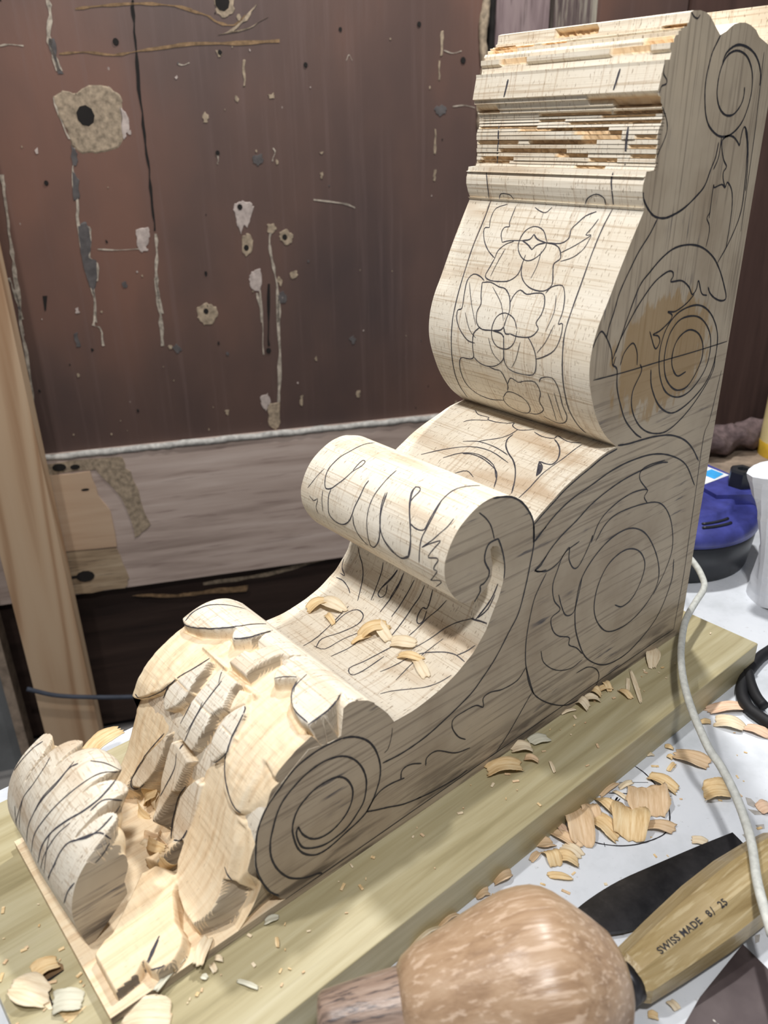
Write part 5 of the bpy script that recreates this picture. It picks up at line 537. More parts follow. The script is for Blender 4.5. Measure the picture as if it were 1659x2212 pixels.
[0.37396,-0.03197,0.1197],[0.37228,-0.03305,0.11976]]],[0.8,[[0.37993,-0.04542,0.11802],[0.37903,-0.04415,0.11859],[0.37795,-0.04323,0.11888],[0.37686,-0.04227,0.11914],[0.37576,
-0.04116,0.11938],[0.37466,-0.03983,0.11959],[0.37349,-0.03847,0.11967],[0.37223,-0.0372,0.1196],[0.37103,-0.03587,0.11962]]],[0.7,[[0.37933,-0.02698,0.11851],[0.37852,-0.02785,
0.11873],[0.37777,-0.02876,0.11892],[0.37686,-0.02963,0.11914],[0.37553,-0.0304,0.11943],[0.37357,-0.03107,0.11977],[0.37109,-0.0318,0.12003],[0.36825,-0.03277,0.12008],[0.36529,
-0.03402,0.11989]]]],"toelines":[[1.1,[[0.48877,-0.13603,0.07555],[0.49017,-0.13661,0.07476],[0.49151,-0.13731,0.07395],[0.49293,-0.13796,0.07305],[0.4946,-0.13841,0.07201],
[0.4966,-0.13873,0.0707],[0.49881,-0.13908,0.0691],[0.50104,-0.13951,0.06724],[0.50312,-0.14003,0.06519],[0.50509,-0.14061,0.06294],[0.507,-0.14133,0.06042]]],[1,[[0.49087,
-0.11772,0.07695],[0.49184,-0.117,0.07651],[0.49273,-0.11632,0.07609],[0.49377,-0.11562,0.07557],[0.49519,-0.11489,0.07479],[0.49719,-0.11413,0.07355],[0.49955,-0.11353,0.07184],
[0.50191,-0.11336,0.06975],[0.50392,-0.11365,0.06759],[0.50555,-0.11436,0.06555],[0.50696,-0.11542,0.0635],[0.50825,-0.11655,0.06139],[0.50947,-0.11752,0.05916],[0.51063,-0.11822,
0.05677],[0.5117,-0.11883,0.05423],[0.51267,-0.11947,0.0516],[0.51354,-0.12034,0.04884],[0.5143,-0.12138,0.04608],[0.51494,-0.12255,0.04323],[0.51548,-0.1242,0.03997],[0.51583,
-0.1275,0.03522]]],[1,[[0.48332,-0.09739,0.0834],[0.48587,-0.09622,0.08268],[0.4883,-0.09541,0.08166],[0.49071,-0.09486,0.08045],[0.49318,-0.09455,0.07906],[0.49583,-0.09468,
0.07737],[0.49859,-0.09524,0.07535],[0.5012,-0.09612,0.07304],[0.50347,-0.09694,0.07066],[0.50535,-0.09742,0.06844],[0.50696,-0.09768,0.06632],[0.50841,-0.09788,0.0642],[0.50977,
-0.09825,0.06191],[0.51103,-0.09901,0.05938],[0.51217,-0.09999,0.0567],[0.51321,-0.10098,0.05383],[0.51419,-0.10186,0.05067],[0.5151,-0.1024,0.04728],[0.51589,-0.10298,0.04344],
[0.51641,-0.10521,0.03788]]],[1.2,[[0.48238,-0.09363,0.08396],[0.48353,-0.09398,0.0837],[0.48459,-0.09446,0.08342],[0.48575,-0.09499,0.08291],[0.48725,-0.09519,0.08221],[0.48922,
-0.0949,0.08126],[0.49152,-0.09436,0.08003],[0.49388,-0.09393,0.07857],[0.4961,-0.09373,0.07711],[0.49819,-0.0939,0.07566],[0.50024,-0.09434,0.0741],[0.50216,-0.09507,0.07228],
[0.50393,-0.09582,0.07033],[0.50553,-0.09636,0.06838],[0.507,-0.09681,0.06641],[0.5084,-0.09736,0.0643],[0.50977,-0.09825,0.06191]]],[1.1,[[0.47647,-0.09108,0.08393],[0.47491,
-0.08974,0.08351],[0.47329,-0.08856,0.08301],[0.47168,-0.08744,0.08236],[0.47011,-0.0863,0.08148],[0.46863,-0.085,0.08041],[0.46719,-0.08373,0.07908],[0.46569,-0.08268,0.07746],
[0.46376,-0.08307,0.07458]]],[0.9,[[0.46363,-0.08393,0.07313],[0.46745,-0.08021,0.07795],[0.47043,-0.07928,0.08036],[0.47302,-0.07965,0.0814],[0.47558,-0.08001,0.08199],[0.4781,
-0.08013,0.08222],[0.48058,-0.08016,0.08213],[0.48312,-0.08023,0.0817],[0.48583,-0.08055,0.08084],[0.48886,-0.08113,0.07951],[0.49213,-0.08182,0.07781],[0.49539,-0.08252,0.07591],
[0.49837,-0.08322,0.07394],[0.50103,-0.08394,0.07184],[0.50349,-0.08474,0.06951],[0.50575,-0.08564,0.06702],[0.50779,-0.08666,0.0644],[0.5096,-0.08785,0.06172],[0.51118,-0.08921,
0.05893],[0.5126,-0.09055,0.05593],[0.51391,-0.09173,0.05257],[0.51507,-0.09256,0.04884],[0.51607,-0.09324,0.04472],[0.51682,-0.09519,0.03914]]],[1.3,[[0.47038,-0.07281,0.07909],
[0.47265,-0.07064,0.07974],[0.4748,-0.06914,0.07986],[0.47691,-0.06792,0.07976],[0.47902,-0.06689,0.07952],[0.48114,-0.06609,0.07916],[0.4833,-0.06561,0.07866],[0.48556,-0.06554,
0.07794],[0.48789,-0.06581,0.07703],[0.49018,-0.06632,0.07602],[0.49229,-0.06695,0.07502],[0.49414,-0.06768,0.07414],[0.49582,-0.06853,0.07332],[0.4975,-0.06945,0.07244],[0.49929,
-0.07044,0.0713],[0.50129,-0.07169,0.06976],[0.50339,-0.07322,0.06785],[0.50545,-0.07484,0.0657],[0.50732,-0.07633,0.06342],[0.50897,-0.07765,0.06108],[0.51047,-0.07894,0.05857],
[0.51182,-0.08019,0.05585],[0.51305,-0.08137,0.05292],[0.51411,-0.08231,0.04985],[0.51503,-0.08304,0.04665],[0.51584,-0.08399,0.04307],[0.51651,-0.08624,0.03828]]],[1.1,[[0.47208,
-0.06306,0.07248],[0.47387,-0.06248,0.07451],[0.47564,-0.06202,0.07625],[0.47734,-0.06182,0.07767],[0.47878,-0.06264,0.07806],[0.48027,-0.06336,0.0783],[0.48186,-0.06382,0.07833],
[0.48358,-0.06393,0.07805],[0.48539,-0.06385,0.07747],[0.48721,-0.06375,0.07672],[0.48897,-0.06384,0.07589]]],[1.1,[[0.47349,-0.06291,0.06971],[0.47491,-0.06234,0.06931],[0.47617,
-0.06218,0.06854],[0.47761,-0.06163,0.06813]]],[1.1,[[0.48116,-0.05379,0.07473],[0.48301,-0.05315,0.07425],[0.48499,-0.05262,0.07358],[0.48699,-0.05233,0.07276],[0.48891,-0.05235,
0.07191],[0.49075,-0.05264,0.07108],[0.49258,-0.05311,0.07025],[0.49438,-0.05378,0.06947],[0.49616,-0.05467,0.06871],[0.49794,-0.05599,0.06802],[0.49968,-0.05782,0.06721],[0.50134,
-0.0597,0.06631],[0.50287,-0.06124,0.06524],[0.5042,-0.06227,0.06405],[0.50539,-0.06297,0.06281],[0.50653,-0.06348,0.06145],[0.5077,-0.06397,0.05989],[0.50891,-0.06443,0.05805],
[0.51011,-0.06488,0.05592],[0.51127,-0.06543,0.05355],[0.51235,-0.0662,0.05105],[0.51335,-0.06721,0.04842],[0.51428,-0.0684,0.04563],[0.51514,-0.06993,0.04249],[0.51586,-0.07253,
0.03824]]],[1.1,[[0.48715,-0.04809,0.06394],[0.48857,-0.04758,0.06302],[0.48986,-0.04743,0.06171],[0.4913,-0.04695,0.0608],[0.49285,-0.04681,0.05969],[0.49473,-0.04645,0.059],
[0.49673,-0.04645,0.05807]]],[1.1,[[0.50846,-0.0471,0.05177],[0.5097,-0.0482,0.04974],[0.51085,-0.04937,0.04754],[0.51186,-0.05045,0.04524],[0.51269,-0.05133,0.0429],[0.5134,
-0.05203,0.04054],[0.51401,-0.05288,0.03792],[0.51455,-0.0544,0.03461]]],[1.1,[[0.48609,-0.04855,0.06571],[0.48715,-0.0483,0.06793],[0.48808,-0.04842,0.06985],[0.48884,-0.04948,
0.07067],[0.48973,-0.05084,0.07083],[0.49091,-0.05199,0.07071],[0.49229,-0.053,0.07037],[0.49381,-0.05396,0.0699],[0.49538,-0.05497,0.06935],[0.49702,-0.05606,0.0687],[0.49873,
-0.05728,0.06783],[0.50046,-0.05863,0.06679],[0.50214,-0.06012,0.06564]]],[0.9,[[0.50819,-0.07754,0.06231],[0.50909,-0.07701,0.06078],[0.50994,-0.07666,0.05918],[0.51082,-0.07633,
0.05736],[0.51182,-0.07597,0.05505],[0.51295,-0.07563,0.052],[0.51415,-0.07556,0.04816],[0.51531,-0.07608,0.04351],[0.51619,-0.07834,0.03719]]],[0.9,[[0.5114,-0.06483,0.05302],
[0.51228,-0.06576,0.05109],[0.51314,-0.06692,0.049],[0.51397,-0.06815,0.04668],[0.51475,-0.06933,0.04408],[0.51545,-0.07061,0.04088],[0.51596,-0.07278,0.0364]]],[0.8,[[0.49915,
-0.0682,0.0708],[0.50109,-0.0689,0.06935],[0.50298,-0.06984,0.06775],[0.50484,-0.07094,0.06584],[0.50671,-0.07198,0.06358],[0.50868,-0.07301,0.06077],[0.51068,-0.07431,0.05729],
[0.51251,-0.07594,0.05329],[0.51401,-0.07771,0.04915],[0.51511,-0.07919,0.04531],[0.51591,-0.08058,0.04144],[0.51644,-0.08304,0.03647]]],[1.2,[[0.51379,-0.12767,0.0473],[0.51434,
-0.12691,0.04538],[0.51486,-0.12645,0.04326],[0.51533,-0.12623,0.04078],[0.5157,-0.12623,0.03774],[0.51583,-0.12747,0.03309]]],[1,[[0.51018,-0.11797,0.05774],[0.5112,-0.11762,
0.05563],[0.51219,-0.11765,0.05323],[0.51311,-0.11786,0.05059],[0.51395,-0.11801,0.04779],[0.51472,-0.11818,0.04479],[0.51537,-0.11873,0.04129],[0.51581,-0.12014,0.03682]]]],
"wall":{"n":[0.43598,0.89996,0],"w":[-0.89996,0.43598,0],"c":-0.7,"shapes":{"seamtop":[[0.06662,0.55557],[0.05994,0.4559],[0.05601,0.31029]],"bead":[[-0.61221,-0.02304],[-0.01443,
-0.02701]],"raillow":[[-0.61286,-0.26102],[-0.1674,-0.26349]],"leftcrack":[[-0.58723,0.36012],[-0.58845,0.32234],[-0.59251,0.25283],[-0.59884,0.20452],[-0.59983,0.1732],[-0.6028,
0.12818],[-0.60527,0.08155],[-0.61445,-0.02732]],"postR":[[-0.60165,0.2471],[-0.60325,-0.00593],[-0.60383,-0.50154]],"postL":[[-0.68625,-0.1754],[-0.68883,-0.30928],[-0.68833,
-0.38568],[-0.68608,-0.46474],[-0.6768,-0.52677]],"gap":[[0.1638,0.55674],[0.16492,0.52374]],"plank2":[[0.16865,0.55679],[0.23399,0.55758]],"edge3":[[0.38396,0.55937],[0.38831,
0.54232]],"top":[[-0.07474,0.55388]],"ropeL":[[0.35381,-0.84921,-0.37217],[0.31826,-0.83755,-0.3966],[0.27028,-0.8143,-0.41192],[0.21556,-0.78224,-0.42099],[0.17391,-0.75095,
-0.41982]],"board":[[-0.64965,0.02685],[-0.68564,-0.26349],[-0.71909,-0.46335],[-0.74855,-0.4423]]},"flakes":[["tan",[[-0.5052,0.44428],[-0.49342,0.45077],[-0.47809,0.44731],
[-0.46225,0.45644],[-0.43758,0.45357],[-0.42649,0.44341],[-0.42655,0.42644],[-0.4297,0.39884],[-0.43901,0.38676],[-0.46017,0.38198],[-0.48245,0.38077],[-0.49364,0.38978],[-0.49715,
0.41052],[-0.5036,0.42421]]],["plaster",[[-0.42806,0.43327],[-0.42046,0.42292],[-0.41959,0.40909],[-0.42838,0.39531],[-0.42974,0.40581]]],["plaster",[[-0.29296,0.31038],[-0.28243,
0.31382],[-0.27052,0.3095],[-0.26759,0.30551],[-0.27434,0.29018],[-0.27955,0.27859],[-0.28331,0.28271],[-0.28855,0.27108],[-0.29321,0.28707],[-0.29576,0.30276]]],["tan",[[-0.28686,
0.26702],[-0.27821,0.27059],[-0.27287,0.26034],[-0.27622,0.24639],[-0.28443,0.23951],[-0.2894,0.24909]]],["tan",[[-0.23409,0.27052],[-0.22323,0.27403],[-0.2153,0.26561],[-0.21813,
0.25562],[-0.22689,0.2528],[-0.23364,0.25963]]],["plaster",[[-0.43022,0.28159],[-0.4141,0.28469],[-0.41299,0.27306],[-0.41934,0.26169],[-0.41837,0.25458],[-0.42647,0.25343],
[-0.4311,0.26228]]],["plaster",[[-0.2788,0.21784],[-0.26572,0.22123],[-0.265,0.20452],[-0.27054,0.19012],[-0.28086,0.19499],[-0.28313,0.20771]]],["tan",[[-0.36033,0.17323],
[-0.34626,0.1786],[-0.33437,0.17145],[-0.33363,0.15859],[-0.34199,0.14844],[-0.35395,0.14803],[-0.36206,0.15849]]],["tan",[[-0.27173,0.01731],[-0.25306,0.02024],[-0.25422,
-0.01358],[-0.26119,-0.02513],[-0.27218,-0.01656]]],["plaster",[[-0.28209,0.03024],[-0.27018,0.03619],[-0.26679,0.0216],[-0.2748,0.00801],[-0.28083,0.01822]]],["slate",[[-0.49545,
0.38982],[-0.48932,0.37919],[-0.49324,0.36518],[-0.49799,0.36531]]],["slate",[[-0.49925,0.35824],[-0.49269,0.34728],[-0.49647,0.32562],[-0.50346,0.32405]]],["slate",[[-0.50371,
0.29064],[-0.49367,0.29396],[-0.49005,0.28625],[-0.49168,0.26533],[-0.49733,0.25015],[-0.4884,0.24576],[-0.49115,0.22224],[-0.49951,0.20272],[-0.50389,0.22301],[-0.50563,0.2467],
[-0.50534,0.26602]]],["tan",[[-0.25095,0.28126],[-0.24158,0.28283],[-0.238,0.27471],[-0.24479,0.26902],[-0.25092,0.27131]]],["slate",[[-0.26307,0.36977],[-0.25068,0.37314],
[-0.24944,0.36384],[-0.25599,0.35843],[-0.26373,0.36237]]],["tan",[[-0.23666,0.44551],[-0.22868,0.44648],[-0.22791,0.44121],[-0.23432,0.44023]]],["tan",[[-0.32465,0.42143],
[-0.32034,0.42557],[-0.31678,0.41956],[-0.31988,0.41256],[-0.32451,0.41264]]],["tan",[[-0.29921,0.49618],[-0.29236,0.49685],[-0.29231,0.4902],[-0.29702,0.48854]]],["tan",
[[-0.28592,0.5153],[-0.27001,0.52419],[-0.24228,0.54738],[-0.25636,0.52916],[-0.27442,0.51764]]],["tan",[[-0.29362,0.5133],[-0.25916,0.51935],[-0.22947,0.53327],[-0.25531,
0.52003]]],["tan",[[-0.29508,0.55124],[-0.27105,0.55152],[-0.27232,0.53872],[-0.28417,0.53219],[-0.29294,0.53693]]],["tan",[[-0.26548,0.48447],[-0.26241,0.48446],[-0.26589,0.4555],
[-0.26822,0.45552]]],["tan",[[0.00452,0.519],[0.00789,0.51902],[0.00698,0.491],[0.00359,0.48923]]],["tan",[[0.00194,0.48391],[0.00451,0.4839],[0.00392,0.46057],[0.00133,0.46059]]],
["tan",[[-0.00331,0.39761],[-0.00111,0.39756],[-0.00172,0.36684],[-0.00439,0.3669]]],["tan",[[-0.00332,0.34533],[0.00028,0.34522],[-0.0023,0.33141],[-0.00502,0.33149]]],["slate",
[[-0.00311,0.42578],[0.00558,0.42938],[0.01352,0.42555],[0.01231,0.41809],[0.00355,0.4156],[-0.00219,0.42018]]],["slate",[[-0.24296,0.18238],[-0.23596,0.18834],[-0.23076,0.18159],
[-0.23284,0.17097],[-0.24159,0.17156]]],["slate",[[-0.13881,0.11078],[-0.13167,0.11479],[-0.12725,0.10758],[-0.13217,0.10106]]],["slate",[[-0.40413,0.11851],[-0.39522,0.12216],
[-0.39002,0.11298],[-0.39688,0.10915]]],["tan",[[-0.17065,0.37299],[-0.1656,0.37362],[-0.16662,0.37026]]],["tan",[[-0.17084,0.34647],[-0.16701,0.34712],[-0.1683,0.33871],[-0.17115,
0.34072]]],["tan",[[-0.2233,0.21252],[-0.21434,0.21619],[-0.21128,0.20971],[-0.21946,0.20513]]],["slate",[[-0.4593,0.21431],[-0.45387,0.21599],[-0.45311,0.20787],[-0.45816,
0.20616]]],["tan",[[-0.24089,0.20936],[-0.23489,0.20269],[-0.23762,0.19524],[-0.24353,0.20321]]],["ochre",[[-0.51639,-0.28641],[-0.48578,-0.28768],[-0.4484,-0.29526],[-0.42408,
-0.29481],[-0.39964,-0.29493],[-0.33533,-0.29707],[-0.33889,-0.30821],[-0.39067,-0.30286],[-0.42975,-0.30137],[-0.46799,-0.29765]]],["tan",[[-0.33791,0.01446],[-0.33109,0.01519],
[-0.33433,0.0055]]],["tan",[[-0.13013,0.02516],[-0.12381,0.02698],[-0.12562,0.01595],[-0.13044,0.01641]]],["tan",[[-0.22011,0.02659],[-0.21532,0.02852],[-0.21784,0.01094],
[-0.22104,0.01223]]],["plaster",[[-0.52653,0.18261],[-0.5223,0.18436],[-0.52163,0.17695],[-0.52644,0.17646]]],["slate",[[-0.53461,0.14807],[-0.52954,0.14977],[-0.52887,0.13076],
[-0.53476,0.12911]]],["tan",[[-0.40802,0.12101],[-0.40374,0.12154],[-0.40358,0.11628],[-0.40776,0.11662]]]],"cracks":[["dark",2.4,[[-0.39519,0.55004],[-0.39586,0.54186],[-0.39654,
0.53362],[-0.39716,0.52498],[-0.39762,0.51615],[-0.39802,0.50691],[-0.39856,0.49615],[-0.39944,0.48287],[-0.40045,0.46796],[-0.40123,0.45325],[-0.40152,0.43923],[-0.40157,0.42543],
[-0.40162,0.41224],[-0.4018,0.39982],[-0.40199,0.38806],[-0.40215,0.37698],[-0.4022,0.36714],[-0.40221,0.35802],[-0.40243,0.34803],[-0.40306,0.33606],[-0.40389,0.32315],[-0.40454,
0.31094],[-0.40478,0.30029],[-0.40481,0.29039],[-0.40485,0.28042]]],["pale",3,[[-0.40538,0.27657],[-0.40557,0.26737],[-0.40576,0.25809],[-0.40637,0.24922],[-0.40782,0.24136],
[-0.4097,0.23392],[-0.41123,0.22554],[-0.4121,0.21511],[-0.41261,0.20367],[-0.41286,0.19303],[-0.4128,0.18413],[-0.41248,0.17609],[-0.41216,0.16799]]],["pale",3,[[-0.41268,
0.21795],[-0.41314,0.20699],[-0.41361,0.19593],[-0.41392,0.18524],[-0.41389,0.17536],[-0.4137,0.16587],[-0.4138,0.15586],[-0.41445,0.14486],[-0.41539,0.13332],[-0.41633,0.12168]]],
["pale",4,[[-0.4942,0.54885],[-0.49352,0.54402],[-0.49285,0.53917],[-0.49301,0.5336],[-0.49487,0.52674],[-0.49758,0.51914],[-0.49949,0.51186],[-0.49985,0.50535],[-0.49939,0.49916],
[-0.49857,0.49293],[-0.49746,0.48655],[-0.49599,0.48013],[-0.4945,0.47367]]],["slate",6,[[-0.49631,0.50874],[-0.49659,0.50244],[-0.49688,0.49611],[-0.49675,0.48975],[-0.49591,
0.48334],[-0.49463,0.4769],[-0.49335,0.47042]]],["pale",3,[[-0.5052,0.44428],[-0.50442,0.43651],[-0.50363,0.42869],[-0.50244,0.42081],[-0.50058,0.41286],[-0.49831,0.40484],
[-0.49602,0.39676]]],["pale",2.2,[[-0.49245,0.38627],[-0.49498,0.37439],[-0.49754,0.36241],[-0.49941,0.35109],[-0.50001,0.34098],[-0.4999,0.33156],[-0.50008,0.32209],[-0.50107,
0.31257],[-0.50236,0.303],[-0.50338,0.29251],[-0.50396,0.28037],[-0.50427,0.26724],[-0.5043,0.2544],[-0.50401,0.24199],[-0.50344,0.22987],[-0.50264,0.21896],[-0.50128,0.21028],
[-0.4997,0.20288],[-0.4989,0.19458],[-0.49951,0.18435],[-0.50093,0.17318],[-0.50237,0.16193]]],["pale",2.2,[[-0.49054,0.29005],[-0.49002,0.28611],[-0.48949,0.28215],[-0.48975,
0.27673],[-0.49189,0.26819],[-0.49485,0.25813],[-0.49618,0.25009],[-0.49403,0.2465],[-0.49022,0.24499],[-0.48789,0.24182],[-0.48858,0.23516],[-0.49077,0.22679],[-0.49297,
0.21837]]],["pale",2.4,[[-0.49804,0.22306],[-0.49826,0.21524],[-0.49848,0.20739],[-0.49894,0.19905],[-0.49977,0.18932],[-0.50085,0.17908],[-0.50211,0.17062],[-0.50412,0.16509],
[-0.5063,0.1614],[-0.50693,0.15851],[-0.50454,0.1571],[-0.50057,0.15649],[-0.49773,0.15364],[-0.49728,0.14676],[-0.49797,0.13757],[-0.49866,0.12832]]],["pale",2.6,[[-0.27287,
0.18815],[-0.27197,0.18101],[-0.27107,0.17383],[-0.2704,0.16662],[-0.27013,0.15941],[-0.2701,0.15217],[-0.27007,0.14489]]],["pale",2.6,[[-0.24625,0.27708],[-0.24736,0.27062],
[-0.24848,0.26414],[-0.24912,0.25715],[-0.24905,0.24964],[-0.2485,0.24161],[-0.24769,0.2326],[-0.24638,0.22289],[-0.24479,0.21215],[-0.24386,0.19902],[-0.24411,0.18219],[-0.24503,
0.16279],[-0.24596,0.14312]]],["pale",2,[[-0.26818,0.19251],[-0.26826,0.17692],[-0.26835,0.16116],[-0.26872,0.14523],[-0.26959,0.12916],[-0.27076,0.11293],[-0.27195,0.09651]]],
["pale",3,[[-0.24078,0.18224],[-0.24223,0.1704],[-0.2437,0.15847],[-0.24505,0.1435],[-0.24612,0.1229],[-0.24709,0.09898],[-0.24837,0.07621],[-0.25017,0.05677],[-0.25229,0.03868],
[-0.25444,0.02037]]],["dark",3,[[-0.2546,0.2001],[-0.25647,0.18105],[-0.25836,0.16174],[-0.25998,0.14459],[-0.26113,0.1313],[-0.26199,0.12034],[-0.26286,0.1093]]],["pale",3.4,
[[-0.58605,0.35734],[-0.58631,0.35045],[-0.58658,0.34351],[-0.58693,0.33614],[-0.58736,0.32833],[-0.58788,0.32008],[-0.58857,0.31096],[-0.58957,0.3003],[-0.59075,0.28873],
[-0.59177,0.27788],[-0.59241,0.26901],[-0.59289,0.26092],[-0.5935,0.25151],[-0.59442,0.23962],[-0.59548,0.22633],[-0.59652,0.2129],[-0.59744,0.19977],[-0.59834,0.1865],[-0.59925,
0.1731]]],["pale",2.4,[[-0.60363,0.22937],[-0.60242,0.22266],[-0.60119,0.21592],[-0.6002,0.20959],[-0.59948,0.20471],[-0.599,0.20027],[-0.59891,0.19362],[-0.59948,0.18281],
[-0.60046,0.16968],[-0.60127,0.15731],[-0.6016,0.14726],[-0.60175,0.13803],[-0.60203,0.12828],[-0.60258,0.11755],[-0.60326,0.10626],[-0.60404,0.09441],[-0.60492,0.08198],[-0.60591,
0.06895],[-0.60695,0.05532],[-0.60806,0.04089],[-0.60923,0.02581],[-0.61041,0.01057]]],["pale",2.4,[[-0.61627,0.22236],[-0.61538,0.21478],[-0.61449,0.20715],[-0.61376,0.1986],
[-0.61334,0.18853],[-0.6131,0.1775],[-0.61285,0.16637],[-0.61251,0.15559],[-0.61216,0.14471],[-0.61191,0.13329],[-0.6118,0.12068],[-0.61178,0.10748],[-0.61179,0.09511],[-0.61187,
0.08407],[-0.61199,0.07392],[-0.61191,0.06465],[-0.61151,0.05659],[-0.61091,0.04946],[-0.61031,0.04228]]],["dark",3,[[-0.56354,0.20285],[-0.56542,0.18287]]],["pale",1.4,[[-0.48405,
0.26031],[-0.47532,0.25936],[-0.46656,0.25841],[-0.45728,0.25777],[-0.44715,0.25766],[-0.43649,0.25788],[-0.42579,0.2581]]],["pale",1.4,[[-0.18251,0.31199],[-0.1739,0.31076],
[-0.16525,0.30953],[-0.15705,0.30827],[-0.14929,0.307],[-0.14199,0.30571],[-0.13562,0.30427],[-0.1307,0.3026],[-0.12673,0.30079],[-0.12275,0.29898]]],["pale",1.2,[[0.00905,0.4963],
[0.01333,0.49489],[0.01764,0.49347],[0.02194,0.49276],[0.02622,0.49324],[0.0305,0.49442],[0.03478,0.4956]]],["pale",1.2,[[0.02316,0.42729],[0.0291,0.42787],[0.03506,0.42846],
[0.04079,0.42855],[0.04615,0.42781],[0.05129,0.42658],[0.05645,0.42534]]],["pale",1.6,[[-0.31,0.37829],[-0.30994,0.37444],[-0.30987,0.37058],[-0.31,0.36733],[-0.31046,0.3651],
[-0.31111,0.36348],[-0.31177,0.36186]]],["pale",1.6,[[-0.23391,0.38011],[-0.23314,0.37846],[-0.23237,0.3768],[-0.23232,0.37453],[-0.23348,0.37127],[-0.23537,0.36739],[-0.23726,
0.36351]]],["pale",1.4,[[-0.12833,0.48418],[-0.12687,0.487],[-0.1254,0.48981],[-0.124,0.49109],[-0.1227,0.48981],[-0.12146,0.48699],[-0.12021,0.48416]]],["pale",1.4,[[-0.34946,
0.48133],[-0.34708,0.48061],[-0.3447,0.47989],[-0.34225,0.47965],[-0.3397,0.48021],[-0.33709,0.48125],[-0.33448,0.48229]]],["pale",1.6,[[-0.55758,0.50077],[-0.55434,0.50141],
[-0.5511,0.50206],[-0.54718,0.50235],[-0.54212,0.50207],[-0.53637,0.50144],[-0.5306,0.50081]]],["ochre",2.2,[[-0.46352,0.54003],[-0.45416,0.54117],[-0.44476,0.54232],[-0.43362,
0.54342],[-0.41937,0.54462],[-0.4033,0.54579],[-0.38761,0.5464],[-0.3724,0.5462],[-0.35755,0.54544],[-0.34504,0.54436],[-0.33638,0.54296],[-0.33014,0.54124],[-0.32388,0.53952]]],
["ochre",2,[[-0.49108,0.49229],[-0.48057,0.49312],[-0.47003,0.49394],[-0.45934,0.4942],[-0.44835,0.49323],[-0.4372,0.49167],[-0.42624,0.49097],[-0.41577,0.49192],[-0.40552,
0.49374],[-0.39505,0.4955],[-0.38414,0.49685],[-0.373,0.49814],[-0.36182,0.49942]]],["ochre",2.6,[[-0.36182,0.49942],[-0.35146,0.50086],[-0.34107,0.5023],[-0.32822,0.50339],
[-0.31118,0.50381],[-0.29156,0.50388],[-0.27197,0.50416],[-0.25337,0.50494],[-0.23484,0.50594],[-0.21618,0.50695]]],["ochre",2.2,[[-0.32749,0.5398],[-0.32005,0.53814],[-0.31258,
0.53647],[-0.30613,0.53457],[-0.30168,0.53214],[-0.29828,0.52948],[-0.29398,0.52727],[-0.2877,0.52545],[-0.28051,0.52409],[-0.27377,0.52416],[-0.26811,0.52649],[-0.26295,0.53025],
[-0.25779,0.53401]]]],"holes":[[[-0.47167,0.42329],0.012],[[-0.28563,0.54936],0.01],[[-0.42173,0.5055],0.004],[[-0.28303,0.25188],0.004],[[-0.22718,0.26365],0.004],[[-0.28695,
0.30645],0.004],[[0.03721,0.48439],0.004],[[-0.26356,0.10228],0.004],[[-0.34907,0.16708],0.004],[[-0.02637,0.52695],0.003],[[-0.53393,0.3457],0.003],[[-0.31004,0.37594],0.003],
[[-0.29441,0.49392],0.003],[[-0.18359,0.47946],0.003],[[-0.54706,0.54822],0.001]]},"zt":-0.02835,"chips":[[[0.2059,0.0474,-0.0283],[0.2292,0.0731,-0.0283],[0,0,1],17,5,
"broad ridged shaving leaning on the plank side, largest of the heap on the white bench","tan"],[[0.227,0.049,-0.0283],[0.2314,0.063,-0.0283],[0,0,1],5,2,
"thin pinkish shaving tucked under the left side of the broad ridged one","pink"],[[0.2353,0.0524,-0.0283],[0.2331,0.0725,-0.0283],[0,0,1],7,2,
"long narrow shaving running out under the broad ridged one","tan"],[[0.2527,0.0518,-0.0283],[0.2424,0.0581,-0.0283],[0,0,1],9,1.5,
"squarish shaving at the left end of the heap against the plank","tan"],[[0.2501,0.0602,-0.0283],[0.2552,0.0715,-0.0283],[0,0,1],9,5,
"crumpled shaving at the front left of the heap","gold"],[[0.2483,0.0671,-0.0283],[0.2431,0.0796,-0.0283],[0,0,1],8,3,"golden streaked shaving at the front of the heap","gold"],
[[0.2401,0.0636,-0.0283],[0.2367,0.0773,-0.0283],[0,0,1],7,3,"pale torn shaving just above the golden streaked one","cream"],[[0.1974,0.0518,-0.0283],[0.2053,0.0629,-0.0283],[0,0,
1],11,4,"upright shaving between the broad ridged one and the yellow curl","tan"],[[0.188,0.0539,-0.0283],[0.1911,0.0733,-0.0283],[0,0,1],8,4,
"yellow pointed curl at the back of the heap","gold"],[[0.2044,0.0623,-0.0283],[0.207,0.0844,-0.0283],[0,0,1],12,3,"ragged crusty shaving in front of the yellow curl","gold"],
[[0.1776,0.0731,-0.0283],[0.2022,0.0894,-0.0283],[0,0,1],22,7,"wide smooth arched shaving in the middle of the bench heap","gold"],[[0.153,0.0705,-0.0283],[0.1757,0.0869,-0.0283],
[0,0,1],26,3,"large rough square shaving at the right of the heap","tan"],[[0.185,0.0896,-0.0283],[0.1724,0.105,-0.0283],[0,0,1],8,3,
"crescent shaving at the right tip of the heap","tan"],[[0.1844,0.054,-0.0283],[0.1645,0.0547,-0.0283],[0,0,1],4,2,"slim shaving beside the plank behind the yellow curl","tan"],
[[0.1679,0.0582,-0.0283],[0.1557,0.0608,-0.0283],[0,0,1],4,1,"small leaf-shaped shaving over the pencil circle","cream"],[[0.1731,0.0576,-0.0283],[0.1733,0.0692,-0.0283],[0,0,1],3,
1,"sliver lying inside the pencil circle","cream"],[[0.1422,0.0661,-0.0283],[0.1404,0.0873,-0.0283],[0,0,1],9,3,"twisted shaving at the top right of the pencil circle","gold"],
